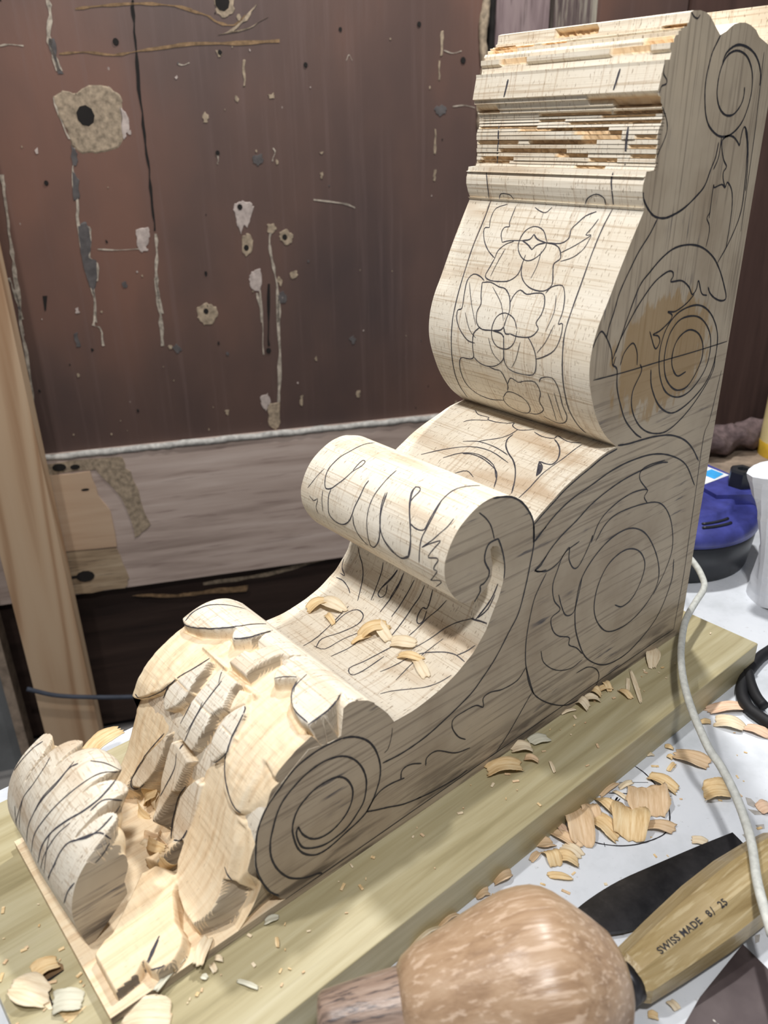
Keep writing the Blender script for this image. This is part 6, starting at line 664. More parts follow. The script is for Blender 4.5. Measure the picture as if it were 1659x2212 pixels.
[[0.1091,0.0654,-0.0283],[0.0995,0.0888,-0.0283],[0,0,1],13,2,"wide flat tan shaving left of the white cord","tan"],[[0.106,0.0561,-0.0283],[0.1038,0.0617,-0.0283],[0,0,1],4,1,
"small tan flake at the upper left of the wide flat shaving","gold"],[[0.1139,0.0627,-0.0283],[0.1131,0.067,-0.0283],[0,0,1],4,1,
"second small flake touching the wide flat shaving","gold"],[[0.1167,0.0708,-0.0283],[0.127,0.072,-0.0283],[0,0,1],3,1,"small pointed flake below the wide flat shaving","gold"],
[[0.1248,0.0521,-0.0283],[0.1201,0.0554,-0.0283],[0,0,1],3,1,"small flake alone between the plank and the wide flat shaving","cream"],[[0.1276,0.1005,-0.0283],[0.1122,0.1123,
-0.0283],[0,0,1],16,3,"half-round tan shaving leaning right beside the white cord","gold"],[[0.114,0.1336,-0.0283],[0.1051,0.1376,-0.0283],[0,0,1],10,2,
"pinkish shaving cut by the right edge, right of the white cord","pink"],[[0.0446,0.056,-0.0283],[0.0155,0.0759,-0.0283],[0,0,1],10,3,
"long pale shaving on the bench between plank corner and black cable","pink"],[[0.0513,0.0666,-0.0283],[0.0419,0.0858,-0.0283],[0,0,1],13,3,
"torn pale shaving in front of the long one near the black cable","cream"],[[0.0409,0.0845,-0.0283],[0.0362,0.103,-0.0283],[0,0,1],10,2,
"pale shaving under the black cable at the right edge","pink"],[[0.0612,0.0592,-0.0283],[0.055,0.0647,-0.0283],[0,0,1],5,1,
"small tan shaving right beside the white cord near the plank corner","gold"],[[0.2647,0.0725,-0.0283],[0.2552,0.0837,-0.0283],[0,0,1],5,1,
"rectangular pale shaving alone above the mallet","gold"],[[0.2643,0.0582,-0.0283],[0.2546,0.0569,-0.0283],[0,0,1],4,1,"small curved shaving left of the heap","tan"],[[0.2939,
0.0511,-0.0283],[0.2793,0.0536,-0.0283],[0,0,1],13,3,"tan shaving standing between mallet and plank","tan"],[[0.3099,0.0527,-0.0283],[0.3012,0.0551,-0.0283],[0,0,1],8,2,
"small tan shaving behind the mallet head","tan"],[[0.3438,0.051,-0.0283],[0.3272,0.0527,-0.0283],[0,0,1],8,3,"tan shaving squeezed between plank and mallet, upper one","tan"],
[[0.3685,0.0473,-0.0283],[0.3413,0.0512,-0.0283],[0,0,1],13,5,"white-edged torn shaving between plank and mallet handle","cream"],[[0.2944,0.1641,-0.0283],[0.2914,0.1683,-0.0283],
[0,0,1],4,1,"small shaving on the bench in front of the octagonal handle","gold"],[[0.2794,0.1672,-0.0283],[0.2801,0.1732,-0.0283],[0,0,1],4,1,
"curled flake beside the dark wide blade","cream"],[[0.1714,0.1171,-0.0283],[0.1657,0.1251,-0.0283],[0,0,1],6,1,"thin shaving partly under the black blade","cream"],[[0.2495,
0.0041,0],[0.2278,0.0169,0],[0,0,1],11,4,"long fluffy shaving on the plank at the corbel foot, front one of the row","gold"],[[0.2202,0.0004,0],[0.2088,0.0104,0],[0,0,1],9,3,
"white curled shaving second in the row at the corbel foot","cream"],[[0.2047,0.0046,0],[0.1913,0.0103,0],[0,0,1],9,2,"translucent shaving third in the row at the corbel foot",
"grey"],[[0.2204,0.0128,0],[0.2156,0.0212,0],[0,0,1],5,2,"small tan folded shaving in front of the row","tan"],[[0.1629,-0.0002,0],[0.1511,0.0038,0],[0,0,1],2.5,1,
"thin stick-like shaving at the front of the curls","cream"],[[0.1427,-0.0022,0],[0.1434,0.01,0],[0,0,1],8,4,"ring-shaped curl on the plank beside the thin stick","cream"],
[[0.1375,0.0009,0],[0.1288,0.0092,0],[0,0,1],6,3,"pale folded curl behind the ring-shaped one","cream"],[[0.1255,-0.0022,0],[0.124,0.0074,0],[0,0,1],7,4,
"tan curl against the corbel foot","gold"],[[0.1077,-0.0032,0],[0.1138,0.0082,0],[0,0,1],5,3,"upright yellow curl furthest back against the corbel foot","gold"],[[0.1181,0.0013,0],
[0.1089,0.0074,0],[0,0,1],5,2,"bowed yellow curl under the upright one","gold"],[[0.1069,0.0123,0],[0.1091,0.0241,0],[0,0,1],5,2,
"bent flake on the plank left of the two splinters","gold"],[[0.0891,0.008,0],[0.1034,0.0175,0],[0,0,1],2.6,0.4,"short splinter on the plank beside the long one","cream"],[[0.0792,
0.0036,0],[0.1076,0.0321,0],[0,0,1],3.4,0.6,"long knobbly splinter on the plank near the corbel back","cream"],[[0.0385,-0.0012,0],[0.0632,0.013,0],[0,0,1],10,2,
"wedge-shaped pale shaving on the plank at the back corner of the corbel","cream"],[[0.2092,0.0264,0],[0.2154,0.0354,0],[0,0,1],2.2,0.5,"thin sliver in the middle of the plank",
"cream"],[[0.5384,-0.0528,0],[0.5255,-0.0503,0],[0,0,1],9,2,"tan square shaving on the plank at the lower left","gold"],[[0.5494,-0.0534,0],[0.5369,-0.0343,0],[0,0,1],15,1.5,
"long frayed pale shaving on the plank at the lower left","cream"],[[0.5362,-0.0298,0],[0.5238,-0.0212,0],[0,0,1],11,2,"white curved shaving touching the corbel front edge",
"grey"],[[0.5137,0.0023,0],[0.4944,0.0172,0],[0,0,1],20,3,"large white shaving cut by the bottom edge of the photo","cream"],[[0.4289,0.0022,0],[0.421,0.0044,0],[0,0,1],4,1,
"small white triangular flake on the plank below the big side spiral","grey"],[[0.4579,0.0215,0],[0.4522,0.0318,0],[0,0,1],2.4,0.6,"white splinter on the sunlit part of the plank",
"grey"],[[0.4286,0.0139,0],[0.4316,0.0194,0],[0,0,1],2,0.5,"tiny upright sliver on the plank edge of the shadow","gold"],[[0.464,0.0042,0],[0.4644,0.0097,0],[0,0,1],3,1,
"small flake on the plank close to the corbel front corner","cream"],[[0.4608,0.0024,0],[0.4578,0.0061,0],[0,0,1],3,1,"small curl against the corbel foot near its front corner",
"cream"],[[0.4712,0.0066,0],[0.4695,0.01,0],[0,0,1],3,0.5,"small white flake in the shadow of the hanging splinter","grey"],[[0.4501,-0.1984,0],[0.4216,-0.2059,0],[0,0,1],14,3,
"tan shaving propped behind the rolled leaf tip","gold"],[[0.2994,-0.1287,0.0886],[0.283,-0.1225,0.0932],[0.27,0,0.96],8,4,
"yellow shaving in the hollow under the scroll, leftmost clump","gold"],[[0.2878,-0.1303,0.0915],[0.2836,-0.1053,0.0929],[0.32,0,0.95],9,4,
"pale shaving on top of the leftmost clump in the hollow","cream"],[[0.2936,-0.1142,0.0899],[0.296,-0.1017,0.0893],[0.23,0,0.97],4,3,
"short curl hanging from the leftmost clump in the hollow","gold"],[[0.2936,-0.0772,0.0898],[0.2754,-0.0669,0.0965],[0.37,0,0.93],9,5,
"large yellow curl in the middle of the hollow","gold"],[[0.3006,-0.0761,0.0884],[0.2882,-0.0714,0.0914],[0.25,0,0.97],4,2,"forked curl left of the large yellow one in the hollow",
"gold"],[[0.2781,-0.0775,0.0951],[0.2834,-0.0567,0.093],[0.38,0,0.92],7,4,"pale curl crossing the large yellow one in the hollow","cream"],[[0.2837,-0.055,0.0929],[0.2763,-0.038,
0.0961],[0.4,0,0.92],8,2,"flat pale shaving right of the large yellow curl in the hollow","cream"],[[0.2885,-0.0416,0.0913],[0.2821,-0.025,0.0935],[0.33,0,0.94],5,3,
"yellow curl lowest in the hollow","gold"],[[0.2839,-0.0297,0.0928],[0.2903,-0.0133,0.0907],[0.31,0,0.95],6,2,"shaving pointing downhill near the right edge of the hollow",
"cream"],[[0.4404,-0.1198,0.0085],[0.4357,-0.1105,0.0216],[0.75,0.1,0.65],9,4,"yellow shaving stuck behind the rolled leaf tip, upper one","gold"],[[0.446,-0.1218,0.0039],[0.4456,
-0.1056,0.0041],[0.75,0.1,0.65],8,3,"ochre shaving wedged behind the rolled leaf tip","gold"],[[0.4345,-0.1135,0.0158],[0.4399,-0.1098,0.0089],[0.75,0.1,0.65],4,2,
"white sliver beside the yellow shaving behind the leaf tip","cream"],[[0.453,-0.1003,0.0035],[0.4472,-0.0894,0.0036],[0.75,0.1,0.65],6,4,
"shredded curl in the valley of the leaf, top of the pile","tan"],[[0.4521,-0.0923,0.0035],[0.454,-0.062,0.0225],[0.75,0.1,0.65],6,4,
"shredded curl in the valley of the leaf, middle of the pile","gold"],[[0.4581,-0.0624,0.0196],[0.451,-0.0597,0.0103],[0.75,0.1,0.65],7,3,
"torn shaving at the bottom of the pile in the leaf valley","gold"],[[0.4588,-0.0911,0.0035],[0.4521,-0.089,0.0035],[0.75,0.1,0.65],5,3,
"white fluff of shaving at the left of the pile in the leaf valley","cream"],[[0.4446,-0.0912,0.0049],[0.4527,-0.0619,0.0235],[0.75,0.1,0.65],4,3,
"thin ochre curl at the right of the pile in the leaf valley","tan"],[[0.4937,0.002,0.0058],[0.4746,-0.0049,0.0058],[0,0,1],3,0.5,
"long white sliver overhanging the slab edge at the leaf foot","grey"],[[0.4711,0.0044,0.0058],[0.4587,-0.0061,0.0058],[0,0,1],6,2,
"torn fringe of pale shaving at the slab edge below the long lobe","cream"]],"tools":{"cord":[[-0.0664,-0.0356,0.035],[-0.0646,-0.031,0.0336],[-0.0562,-0.0198,0.0322],[-0.0423,
-0.0066,0.0308],[-0.0317,-0.0011,0.0294],[-0.0133,0.0035,0.0287],[0.009,0.0095,0.028],[0.0275,0.0163,0.028],[0.0527,0.029,0.028],[0.0695,0.0388,0.028],[0.0893,0.0523,0.028],
[0.1066,0.066,0.028],[0.1218,0.0798,0.028],[0.1335,0.0928,0.0266],[0.1425,0.1048,0.0238],[0.1491,0.1178,0.021],[0.1614,0.1345,0.0175],[0.1743,0.1486,0.014],[0.1869,0.1591,0.0126],
[0.2067,0.172,0.0126],[0.2212,0.1833,0.0126],[0.2341,0.1943,0.0126]],"cable":[[-0.0867,0.0533,-0.0234],[-0.0635,0.0515,-0.0234],[-0.0486,0.0511,-0.0234],[-0.0226,0.0545,-0.0234],
[-0.0024,0.0601,-0.0234],[0.0125,0.0679,-0.0234],[0.0218,0.0782,-0.0234],[0.0249,0.0875,-0.0234],[0.0269,0.0974,-0.0234],[0.0288,0.1121,-0.0234]],"cable2":[[-0.0192,0.0558,-0.021],
[-0.0053,0.0654,-0.021],[0.0068,0.0763,-0.021],[0.0135,0.0858,-0.021]],"circ":[[[0.1403,0.0528,-0.0282],[0.1414,0.0626,-0.0282],[0.1463,0.0753,-0.0282],[0.153,0.087,-0.0282],
[0.1643,0.0965,-0.0282],[0.1766,0.1018,-0.0282],[0.1864,0.1009,-0.0282],[0.1999,0.0957,-0.0282],[0.2103,0.0886,-0.0282],[0.2182,0.0796,-0.0282],[0.2217,0.073,-0.0282]],[[0.163,
0.0545,-0.0282],[0.1473,0.0684,-0.0282]],[[0.1771,0.0558,-0.0282],[0.1689,0.0636,-0.0282],[0.1467,0.0867,-0.0282]],[[0.1792,0.0592,-0.0282],[0.1843,0.0621,-0.0282],[0.1813,0.0631,
-0.0282],[0.1757,0.0622,-0.0282],[0.1819,0.0643,-0.0282],[0.1754,0.0643,-0.0282]],[[0.2161,0.0799,-0.0282],[0.2185,0.0824,-0.0282]]],"stains":[[[0.1087,0.1215,-0.0282],[0.1071,
0.1247,-0.0282],[0.1093,0.1301,-0.0282],[0.1133,0.1305,-0.0282],[0.1141,0.1259,-0.0282]],[[0.1177,0.1278,-0.0282],[0.1137,0.1341,-0.0282],[0.115,0.1373,-0.0282],[0.1193,0.1336,
-0.0282]],[[0.1419,0.1365,-0.0282],[0.1357,0.1394,-0.0282],[0.1387,0.1419,-0.0282],[0.1432,0.1401,-0.0282]],[[0.1273,0.1384,-0.0282],[0.1224,0.1417,-0.0282],[0.1258,0.144,-0.0282],
[0.1297,0.1415,-0.0282]],[[0.1458,0.1418,-0.0282],[0.1442,0.1432,-0.0282],[0.1471,0.1447,-0.0282],[0.1487,0.1433,-0.0282]],[[0.2065,0.1782,-0.0282],[0.2035,0.18,-0.0282],[0.2085,
0.182,-0.0282],[0.2112,0.1811,-0.0282]]],"blade1":[[0.1514,0.1337,-0.0224],[0.1794,0.1242,-0.0224],[0.2085,0.1146,-0.0224],[0.2365,0.1053,-0.0224],[0.2595,0.1011,-0.0224],[0.2773,
0.1005,-0.0224],[0.2898,0.1031,-0.0224],[0.2919,0.1131,-0.0224],[0.2813,0.1165,-0.0224],[0.274,0.1229,-0.0224],[0.2601,0.1307,-0.0224],[0.233,0.1389,-0.0224],[0.2063,0.1448,
-0.0224],[0.1793,0.1482,-0.0224],[0.1579,0.1495,-0.0224]],"blade2":[[0.2187,0.177,-0.0238],[0.2224,0.1932,-0.0238],[0.2278,0.2114,-0.0238],[0.2743,0.2238,-0.0238],[0.3027,0.2103,
-0.0238],[0.3019,0.1821,-0.0238],[0.287,0.1802,-0.0238],[0.2659,0.1775,-0.0238]],"bench":[[0.504,-0.2419,-0.0283],[0.4043,-0.2381,-0.0283],[-0.5702,-0.2405,-0.0283]],
"plank":[[-0.0341,0.0529,0],[0.4572,0.0515,0],[-0.0347,-0.0095,0]],"reel":[[-0.1807,-0.125,0]],"paper":[[-0.158,-0.0033,-0.0283],[-0.4624,-0.1541,-0.0283]],"bottle":[[-0.4517,
-0.1423,-0.0283]],"rope":[[-0.4304,-0.2159,-0.014],[-0.5226,-0.1904,-0.014]],"text":[[0.2829,0.1568,0.0084],[0.2309,0.1657,0.0084]]},"nstep":[12,106],"smooth0":115}''')


def dense(pts, step):
    """resample a polyline at an even spacing"""
    P = np.array(pts, float)
    d = np.r_[0, np.cumsum(np.hypot(*(P[1:] - P[:-1]).T[:2]) if P.shape[1] == 2 else np.linalg.norm(P[1:] - P[:-1], axis=1))]
    n = max(2, int(round(d[-1] / step)) + 1)
    t = np.linspace(0, d[-1], n)
    return np.stack([np.interp(t, d, P[:, k]) for k in range(P.shape[1])], 1)

def spline(pts, sub=6):
    """Catmull-Rom curve through the points"""
    P = [np.array(p, float) for p in pts]
    if len(P) < 3:
        return np.array(P)
    Q = [2 * P[0] - P[1]] + P + [2 * P[-1] - P[-2]]
    out = []
    for i in range(1, len(Q) - 2):
        a, b, c, d = Q[i - 1], Q[i], Q[i + 1], Q[i + 2]
        for k in range(sub):
            t = k / sub
            out.append(0.5 * (2 * b + (c - a) * t + (2 * a - 5 * b + 4 * c - d) * t * t + (3 * b - a - 3 * c + d) * t ** 3))
    out.append(P[-1])
    return np.array(out)

class Curve2:
    """a profile curve in the x-z plane, addressed by its arc length"""
    def __init__(self, pts):
        self.P = np.array(pts, float)
        seg = np.hypot(*(self.P[1:] - self.P[:-1]).T)
        self.S = np.r_[0, np.cumsum(seg)]
        t = np.gradient(self.P, self.S, axis=0)
        t /= np.linalg.norm(t, axis=1)[:, None]
        self.N = np.stack([-t[:, 1], t[:, 0]], 1)      # left of the walking direction = outwards
    def at(self, s):
        return np.stack([np.interp(s, self.S, self.P[:, k]) for k in (0, 1)], -1)
    def normal(self, s):
        n = np.stack([np.interp(s, self.S, self.N[:, k]) for k in (0, 1)], -1)
        return n / np.linalg.norm(n, axis=-1, keepdims=True)

def signed_dist(poly, S, Y):
    """distance to a polygon outline, positive inside"""
    P = np.array(poly, float)
    best = np.full(S.shape, 1e9)
    inside = np.zeros(S.shape, bool)
    for i in range(len(P)):
        a, b = P[i], P[(i + 1) % len(P)]
        dx, dy = b - a
        L = dx * dx + dy * dy + 1e-18
        t = np.clip(((S - a[0]) * dx + (Y - a[1]) * dy) / L, 0, 1)
        best = np.minimum(best, np.hypot(S - a[0] - t * dx, Y - a[1] - t * dy))
        cond = (a[1] > Y) != (b[1] > Y)
        with np.errstate(divide='ignore', invalid='ignore'):
            xx = a[0] + (Y - a[1]) * dx / (dy if dy else 1e-18)
        inside ^= cond & (S < xx)
    return np.where(inside, best, -best)

def smooth(t):
    t = np.clip(t, 0, 1)
    return t * t * (3 - 2 * t)

def hash2(i, j):
    v = np.sin(i * 127.1 + j * 311.7) * 43758.5453
    return v - np.floor(v)

def vnoise(x, y):
    i, j = np.floor(x), np.floor(y)
    u, v = smooth(x - i), smooth(y - j)
    return ((hash2(i, j) * (1 - u) + hash2(i + 1, j) * u) * (1 - v) + (hash2(i, j + 1) * (1 - u) + hash2(i + 1, j + 1) * u) * v) * 2 - 1

def leaf_grid(prof, width, regions, step=0.00055):
    """carved relief: depth below the sawn surface over (arc length, y)"""
    cv = Curve2(prof)
    ns, ny = int(cv.S[-1] / step) + 1, int(width / step) + 1
    s = np.linspace(0, cv.S[-1], ns)
    y = np.linspace(-width, 0, ny)
    S, Y = np.meshgrid(s, y, indexing='ij')
    depth = np.zeros(S.shape)
    sawn = np.ones(S.shape)
    for r in regions:
        d = signed_dist(r['poly'], S, Y)
        w = r.get('edge', 0.0010)
        m = smooth(0.5 + d / w)
        dv = np.full(S.shape, r['d'])
        if 'g' in r:                                  # depth changing between two points of the lobe
            (s0, y0, d0), (s1, y1, d1) = r['g']
            L = (s1 - s0) ** 2 + (y1 - y0) ** 2
            t = np.clip(((S - s0) * (s1 - s0) + (Y - y0) * (y1 - y0)) / L, 0, 1)
            dv = d0 + (d1 - d0) * t
        if 'dome' in r:
            h, ww = r['dome']
            dv = dv + h * (1 - smooth(np.clip(d, 0, None) / ww))
        if r.get('cut', 0):                           # facets left by the gouge
            dv = dv + r['cut'] * (0.6 * vnoise(S * 160 + 7, Y * 90) + 0.4 * vnoise(S * 420, Y * 230 + 3))
        depth = depth * (1 - m) + dv * m
        sawn = sawn * (1 - m) + r.get('sawn', 0.0) * m
    for _ in range(2):                                # a gouge leaves no pixel-sharp corners
        e = np.pad(depth, 1, mode='edge')
        depth = (e[:-2, 1:-1] + e[2:, 1:-1] + e[1:-1, :-2] + e[1:-1, 2:] + 2 * e[1:-1, 1:-1]) / 6
    P, N = cv.at(S), cv.normal(S)
    V = np.stack([P[..., 0] - depth * N[..., 0], Y, np.maximum(P[..., 1] - depth * N[..., 1], 0.0035)], -1)
    return V, sawn

def toe_grid(T):
    """rolled-over leaf tip: scalloped lobes over a scroll"""
    cv = Curve2(T['prof'])
    c = np.array(T['axis'])
    y0, y1 = T['y']
    ns, ny = 150, 170
    s = np.linspace(0, cv.S[-1], ns)
    y = np.linspace(y0, y1, ny)
    S, Y = np.meshgrid(s, y, indexing='ij')
    P = cv.at(S)
    k = np.interp(Y, T['ky'], T['kv'])                 # the roll narrows towards both ends
    sh = np.interp(Y, T['ky'], T['kx'])
    # scalloped end of every lobe
    end = np.full(Y.shape, 0.0)
    for (a, b, e, low) in T['lobes']:
        m = (Y >= a) & (Y <= b)
        u = (Y - (a + b) / 2) / ((b - a) / 2)
        f = np.sqrt(np.clip(1 - np.abs(u) ** 2.2, 0, 1))
        end = np.where(m, low + (e - low) * f, end)
    over = S - end
    dep = T['cut'] * smooth(over / 0.003) * (0.55 + 0.45 * smooth(over / 0.03))
    # shallow grooves between the lobes on the sawn face
    r = P - c
    R = np.linalg.norm(r, axis=-1)
    sc = np.maximum(R - dep, R * 0.35) / R
    Q = c + r * sc[..., None]
    X = T['base'][0] + (Q[..., 0] - T['base'][0]) * k + sh
    Z = T['base'][1] + (Q[..., 1] - T['base'][1]) * k
    V = np.stack([X, Y, Z], -1)
    sawn = 1 - smooth(over / 0.0012)
    return V, sawn


# ------------------------------------------------------------------ node helpers
class NB:
    def __init__(self, name, rough=0.6, spec=0.3):
        self.m = bpy.data.materials.new(name)
        self.m.use_nodes = True
        self.nt = self.m.node_tree
        self.b = self.nt.nodes['Principled BSDF']
        self.b.inputs['Roughness'].default_value = rough
        self.b.inputs['Specular IOR Level'].default_value = spec
        self.tc = self.nt.nodes.new('ShaderNodeTexCoord')
    def n(self, t, **k):
        x = self.nt.nodes.new(t)
        for a, v in k.items():
            setattr(x, a, v)
        return x
    def link(self, a, b):
        self.nt.links.new(a, b)
    def _in(self, node, i, v):
        if hasattr(v, 'is_output'):
            self.link(v, node.inputs[i])
        elif v is not None:
            node.inputs[i].default_value = v
    def coords(self, scale=(1, 1, 1), rot=(0, 0, 0), src='Object'):
        mp = self.n('ShaderNodeMapping')
        mp.inputs['Scale'].default_value = scale
        mp.inputs['Rotation'].default_value = rot
        self.link(self.tc.outputs[src], mp.inputs[0])
        return mp.outputs[0]
    def noise(self, vec, scale=1.0, detail=3, rough=0.55, dist=0.0):
        x = self.n('ShaderNodeTexNoise')
        x.inputs['Scale'].default_value = scale
        x.inputs['Detail'].default_value = detail
        x.inputs['Roughness'].default_value = rough
        x.inputs['Distortion'].default_value = dist
        self.link(vec, x.inputs['Vector'])
        return x.outputs[0]
    def math(self, op, a, b=None, c=None, clamp=False):
        x = self.n('ShaderNodeMath', operation=op, use_clamp=clamp)
        self._in(x, 0, a); self._in(x, 1, b)
        if c is not None:
            self._in(x, 2, c)
        return x.outputs[0]
    def ramp(self, v, stops):
        x = self.n('ShaderNodeValToRGB')
        cr = x.color_ramp
        while len(cr.elements) < len(stops):
            cr.elements.new(0.5)
        for e, (p, c) in zip(cr.elements, stops):
            e.position = p
            e.color = tuple(c) + (1,) if len(c) == 3 else c
        self.link(v, x.inputs[0])
        return x.outputs[0]
    def band(self, v, lo, hi):
        x = self.n('ShaderNodeMapRange', interpolation_type='SMOOTHSTEP')
        self._in(x, 0, v)
        x.inputs[1].default_value = lo
        x.inputs[2].default_value = hi
        return x.outputs[0]
    def mix(self, f, a, b, mode='MIX'):
        x = self.n('ShaderNodeMix', data_type='RGBA', blend_type=mode, clamp_result=True)
        self._in(x, 0, f)
        for i, v in ((6, a), (7, b)):
            if hasattr(v, 'is_output'):
                self.link(v, x.inputs[i])
            else:
                x.inputs[i].default_value = tuple(v) + (1,)
        return x.outputs[2]
    def sep(self, vec):
        x = self.n('ShaderNodeSeparateXYZ')
        self.link(vec, x.inputs[0])
        return x.outputs
    def attr(self, name):
        return self.n('ShaderNodeAttribute', attribute_name=name).outputs['Fac']
    def bump(self, h, dist=0.001, strength=0.5):
        x = self.n('ShaderNodeBump')
        x.inputs['Distance'].default_value = dist
        x.inputs['Strength'].default_value = strength
        self.link(h, x.inputs['Height'])
        self.link(x.outputs[0], self.b.inputs['Normal'])
    def out(self, col):
        if hasattr(col, 'is_output'):
            self.link(col, self.b.inputs['Base Color'])
        else:
            self.b.inputs['Base Color'].default_value = tuple(col) + (1,)
        return self.m

def plain(name, col, rough=0.6, spec=0.3, metal=0.0, vary=0.12, scale=60):
    q = NB(name, rough, spec)
    q.b.inputs['Metallic'].default_value = metal
    nz = q.noise(q.coords(), scale, 4)
    dark = tuple(c * (1 - vary * 1.6) for c in col)
    lite = tuple(min(1, c * (1 + vary)) for c in col)
    return q.out(q.ramp(nz, [(0.3, dark), (0.7, lite)]))

def corbel_wood():
    q = NB('basswood', 0.62, 0.25)
    P = q.sep(q.tc.outputs['Object'])
    geo = q.n('ShaderNodeNewGeometry')
    N = q.sep(geo.outputs['True Normal'])
    side = q.math('GREATER_THAN', q.math('ABSOLUTE', N[1]), 0.92)
    # sawn faces: band-saw lines across, pores along
    saw = q.noise(q.coords((700, 14, 700)), 1, 2)
    ring = q.noise(q.coords((10, 420, 10)), 1, 2, dist=0.4)
    broad = q.noise(q.coords((34, 9, 34)), 1, 3)
    pore = q.noise(q.coords((250, 1050, 250)), 1, 1)
    base = q.ramp(broad, [(0.30, (0.54, 0.42, 0.295)), (0.46, (0.71, 0.635, 0.51)), (0.72, (0.77, 0.715, 0.61))])
    base = q.mix(q.math('MULTIPLY', q.band(saw, 0.53, 0.68), 0.52), base, (0.40, 0.29, 0.18))
    base = q.mix(q.math('MULTIPLY', q.band(ring, 0.53, 0.70), 0.46), base, (0.42, 0.30, 0.19))
    base = q.mix(q.math('MULTIPLY', q.band(pore, 0.645, 0.71), 0.62), base, (0.22, 0.15, 0.09))
    # freshly cut faces
    fg = q.noise(q.coords((9, 270, 45)), 1, 3, dist=0.3)
    fp = q.noise(q.coords((120, 900, 260)), 1, 1)
    cut = q.ramp(fg, [(0.3, (0.66, 0.48, 0.29)), (0.5, (0.79, 0.63, 0.42)), (0.75, (0.83, 0.70, 0.50))])
    cut = q.mix(q.math('MULTIPLY', q.band(fp, 0.69, 0.75), 0.45), cut, (0.38, 0.26, 0.15))
    cut = q.mix(q.math('MULTIPLY', q.math('SUBTRACT', 0.0, q.attr('sawn')), 1.3, clamp=True), cut, (0.62, 0.41, 0.22))
    front = q.mix(q.math('ADD', q.attr('sawn'), 0.0, clamp=True), cut, base)
    # planed, handled side faces: grain along x below the glue line, upright above it
    up = q.math('GREATER_THAN', q.math('SUBTRACT', P[2], q.math('MULTIPLY', P[0], 0.02)), 0.2567)
    gl = q.noise(q.coords((9, 200, 330)), 1, 4, 0.6, 0.35)
    gu = q.noise(q.coords((330, 200, 9)), 1, 4, 0.6, 0.35)
    gr = q.n('ShaderNodeMix', data_type='FLOAT')
    q.link(up, gr.inputs[0]); q.link(gl, gr.inputs[2]); q.link(gu, gr.inputs[3])
    g = gr.outputs[0]
    blot = q.noise(q.coords((13, 13, 13)), 1, 4, 0.6)
    sc = q.ramp(blot, [(0.3, (0.34, 0.27, 0.19)), (0.55, (0.46, 0.385, 0.285)), (0.75, (0.52, 0.43, 0.31))])
    sc = q.mix(q.math('MULTIPLY', q.band(g, 0.50, 0.66), 0.55), sc, (0.17, 0.135, 0.10))
    sl = q.noise(q.coords((22, 160, 260)), 1, 3, 0.6)
    su = q.noise(q.coords((260, 160, 22)), 1, 3, 0.6)
    sr = q.n('ShaderNodeMix', data_type='FLOAT')
    q.link(up, sr.inputs[0]); q.link(sl, sr.inputs[2]); q.link(su, sr.inputs[3])
    smd = q.math('MULTIPLY', q.band(sr.outputs[0], 0.55, 0.68), q.band(q.noise(q.coords((17, 17, 17)), 1, 3), 0.50, 0.66))
    sc = q.mix(q.math('MULTIPLY', smd, 0.85), sc, (0.055, 0.055, 0.07))
    # hardened glue wiped across the joint
    ex = q.math('DIVIDE', q.math('SUBTRACT', P[0], 0.088), 0.058)
    ez = q.math('DIVIDE', q.math('SUBTRACT', P[2], 0.262), 0.040)
    rr = q.math('ADD', q.math('MULTIPLY', ex, ex), q.math('MULTIPLY', ez, ez))
    rr = q.math('ADD', rr, q.math('MULTIPLY', q.math('SUBTRACT', q.noise(q.coords((120, 40, 40)), 1, 3), 0.5), 2.6))
    glue = q.math('SUBTRACT', 1.0, q.band(rr, 0.75, 1.05))
    sc = q.mix(q.math('MULTIPLY', glue, 0.6), sc, (0.33, 0.20, 0.07))
    # graphite rubbed along the foot
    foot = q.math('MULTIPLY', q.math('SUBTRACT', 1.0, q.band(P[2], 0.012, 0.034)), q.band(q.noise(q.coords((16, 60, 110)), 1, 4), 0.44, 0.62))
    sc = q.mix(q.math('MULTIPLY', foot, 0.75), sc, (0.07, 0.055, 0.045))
    col = q.mix(side, front, sc)
    h = q.math('ADD', q.math('MULTIPLY', saw, q.math('SUBTRACT', 1.0, side)), q.math('MULTIPLY', g, 0.3))
    q.bump(h, 0.0006, 0.35)
    return q.out(col)

def poplar():
    q = NB('poplar', 0.42, 0.4)
    g1 = q.noise(q.coords((5, 75, 75)), 1, 4, 0.6, 0.3)
    g2 = q.noise(q.coords((14, 420, 420)), 1, 3, 0.6)
    c = q.ramp(g1, [(0.28, (0.275, 0.235, 0.125)), (0.45, (0.40, 0.345, 0.20)), (0.6, (0.47, 0.42, 0.265)), (0.75, (0.52, 0.47, 0.32))])
    c = q.mix(q.math('MULTIPLY', q.band(g2, 0.5, 0.7), 0.25), c, (0.30, 0.25, 0.14))
    q.bump(g2, 0.0004, 0.25)
    return q.out(c)

def bench_white():
    q = NB('bench_laminate', 0.5, 0.35)
    a = q.noise(q.coords((14, 14, 14)), 1, 5, 0.65)
    b = q.noise(q.coords((240, 240, 240)), 1, 3, 0.6)
    c = q.ramp(a, [(0.3, (0.53, 0.56, 0.59)), (0.5, (0.67, 0.70, 0.745)), (0.8, (0.73, 0.76, 0.80))])
    f = q.math('MULTIPLY', q.band(b, 0.64, 0.72), q.band(a, 0.40, 0.6))
    c = q.mix(q.math('MULTIPLY', f, 0.5), c, (0.34, 0.33, 0.32))
    return q.out(c)

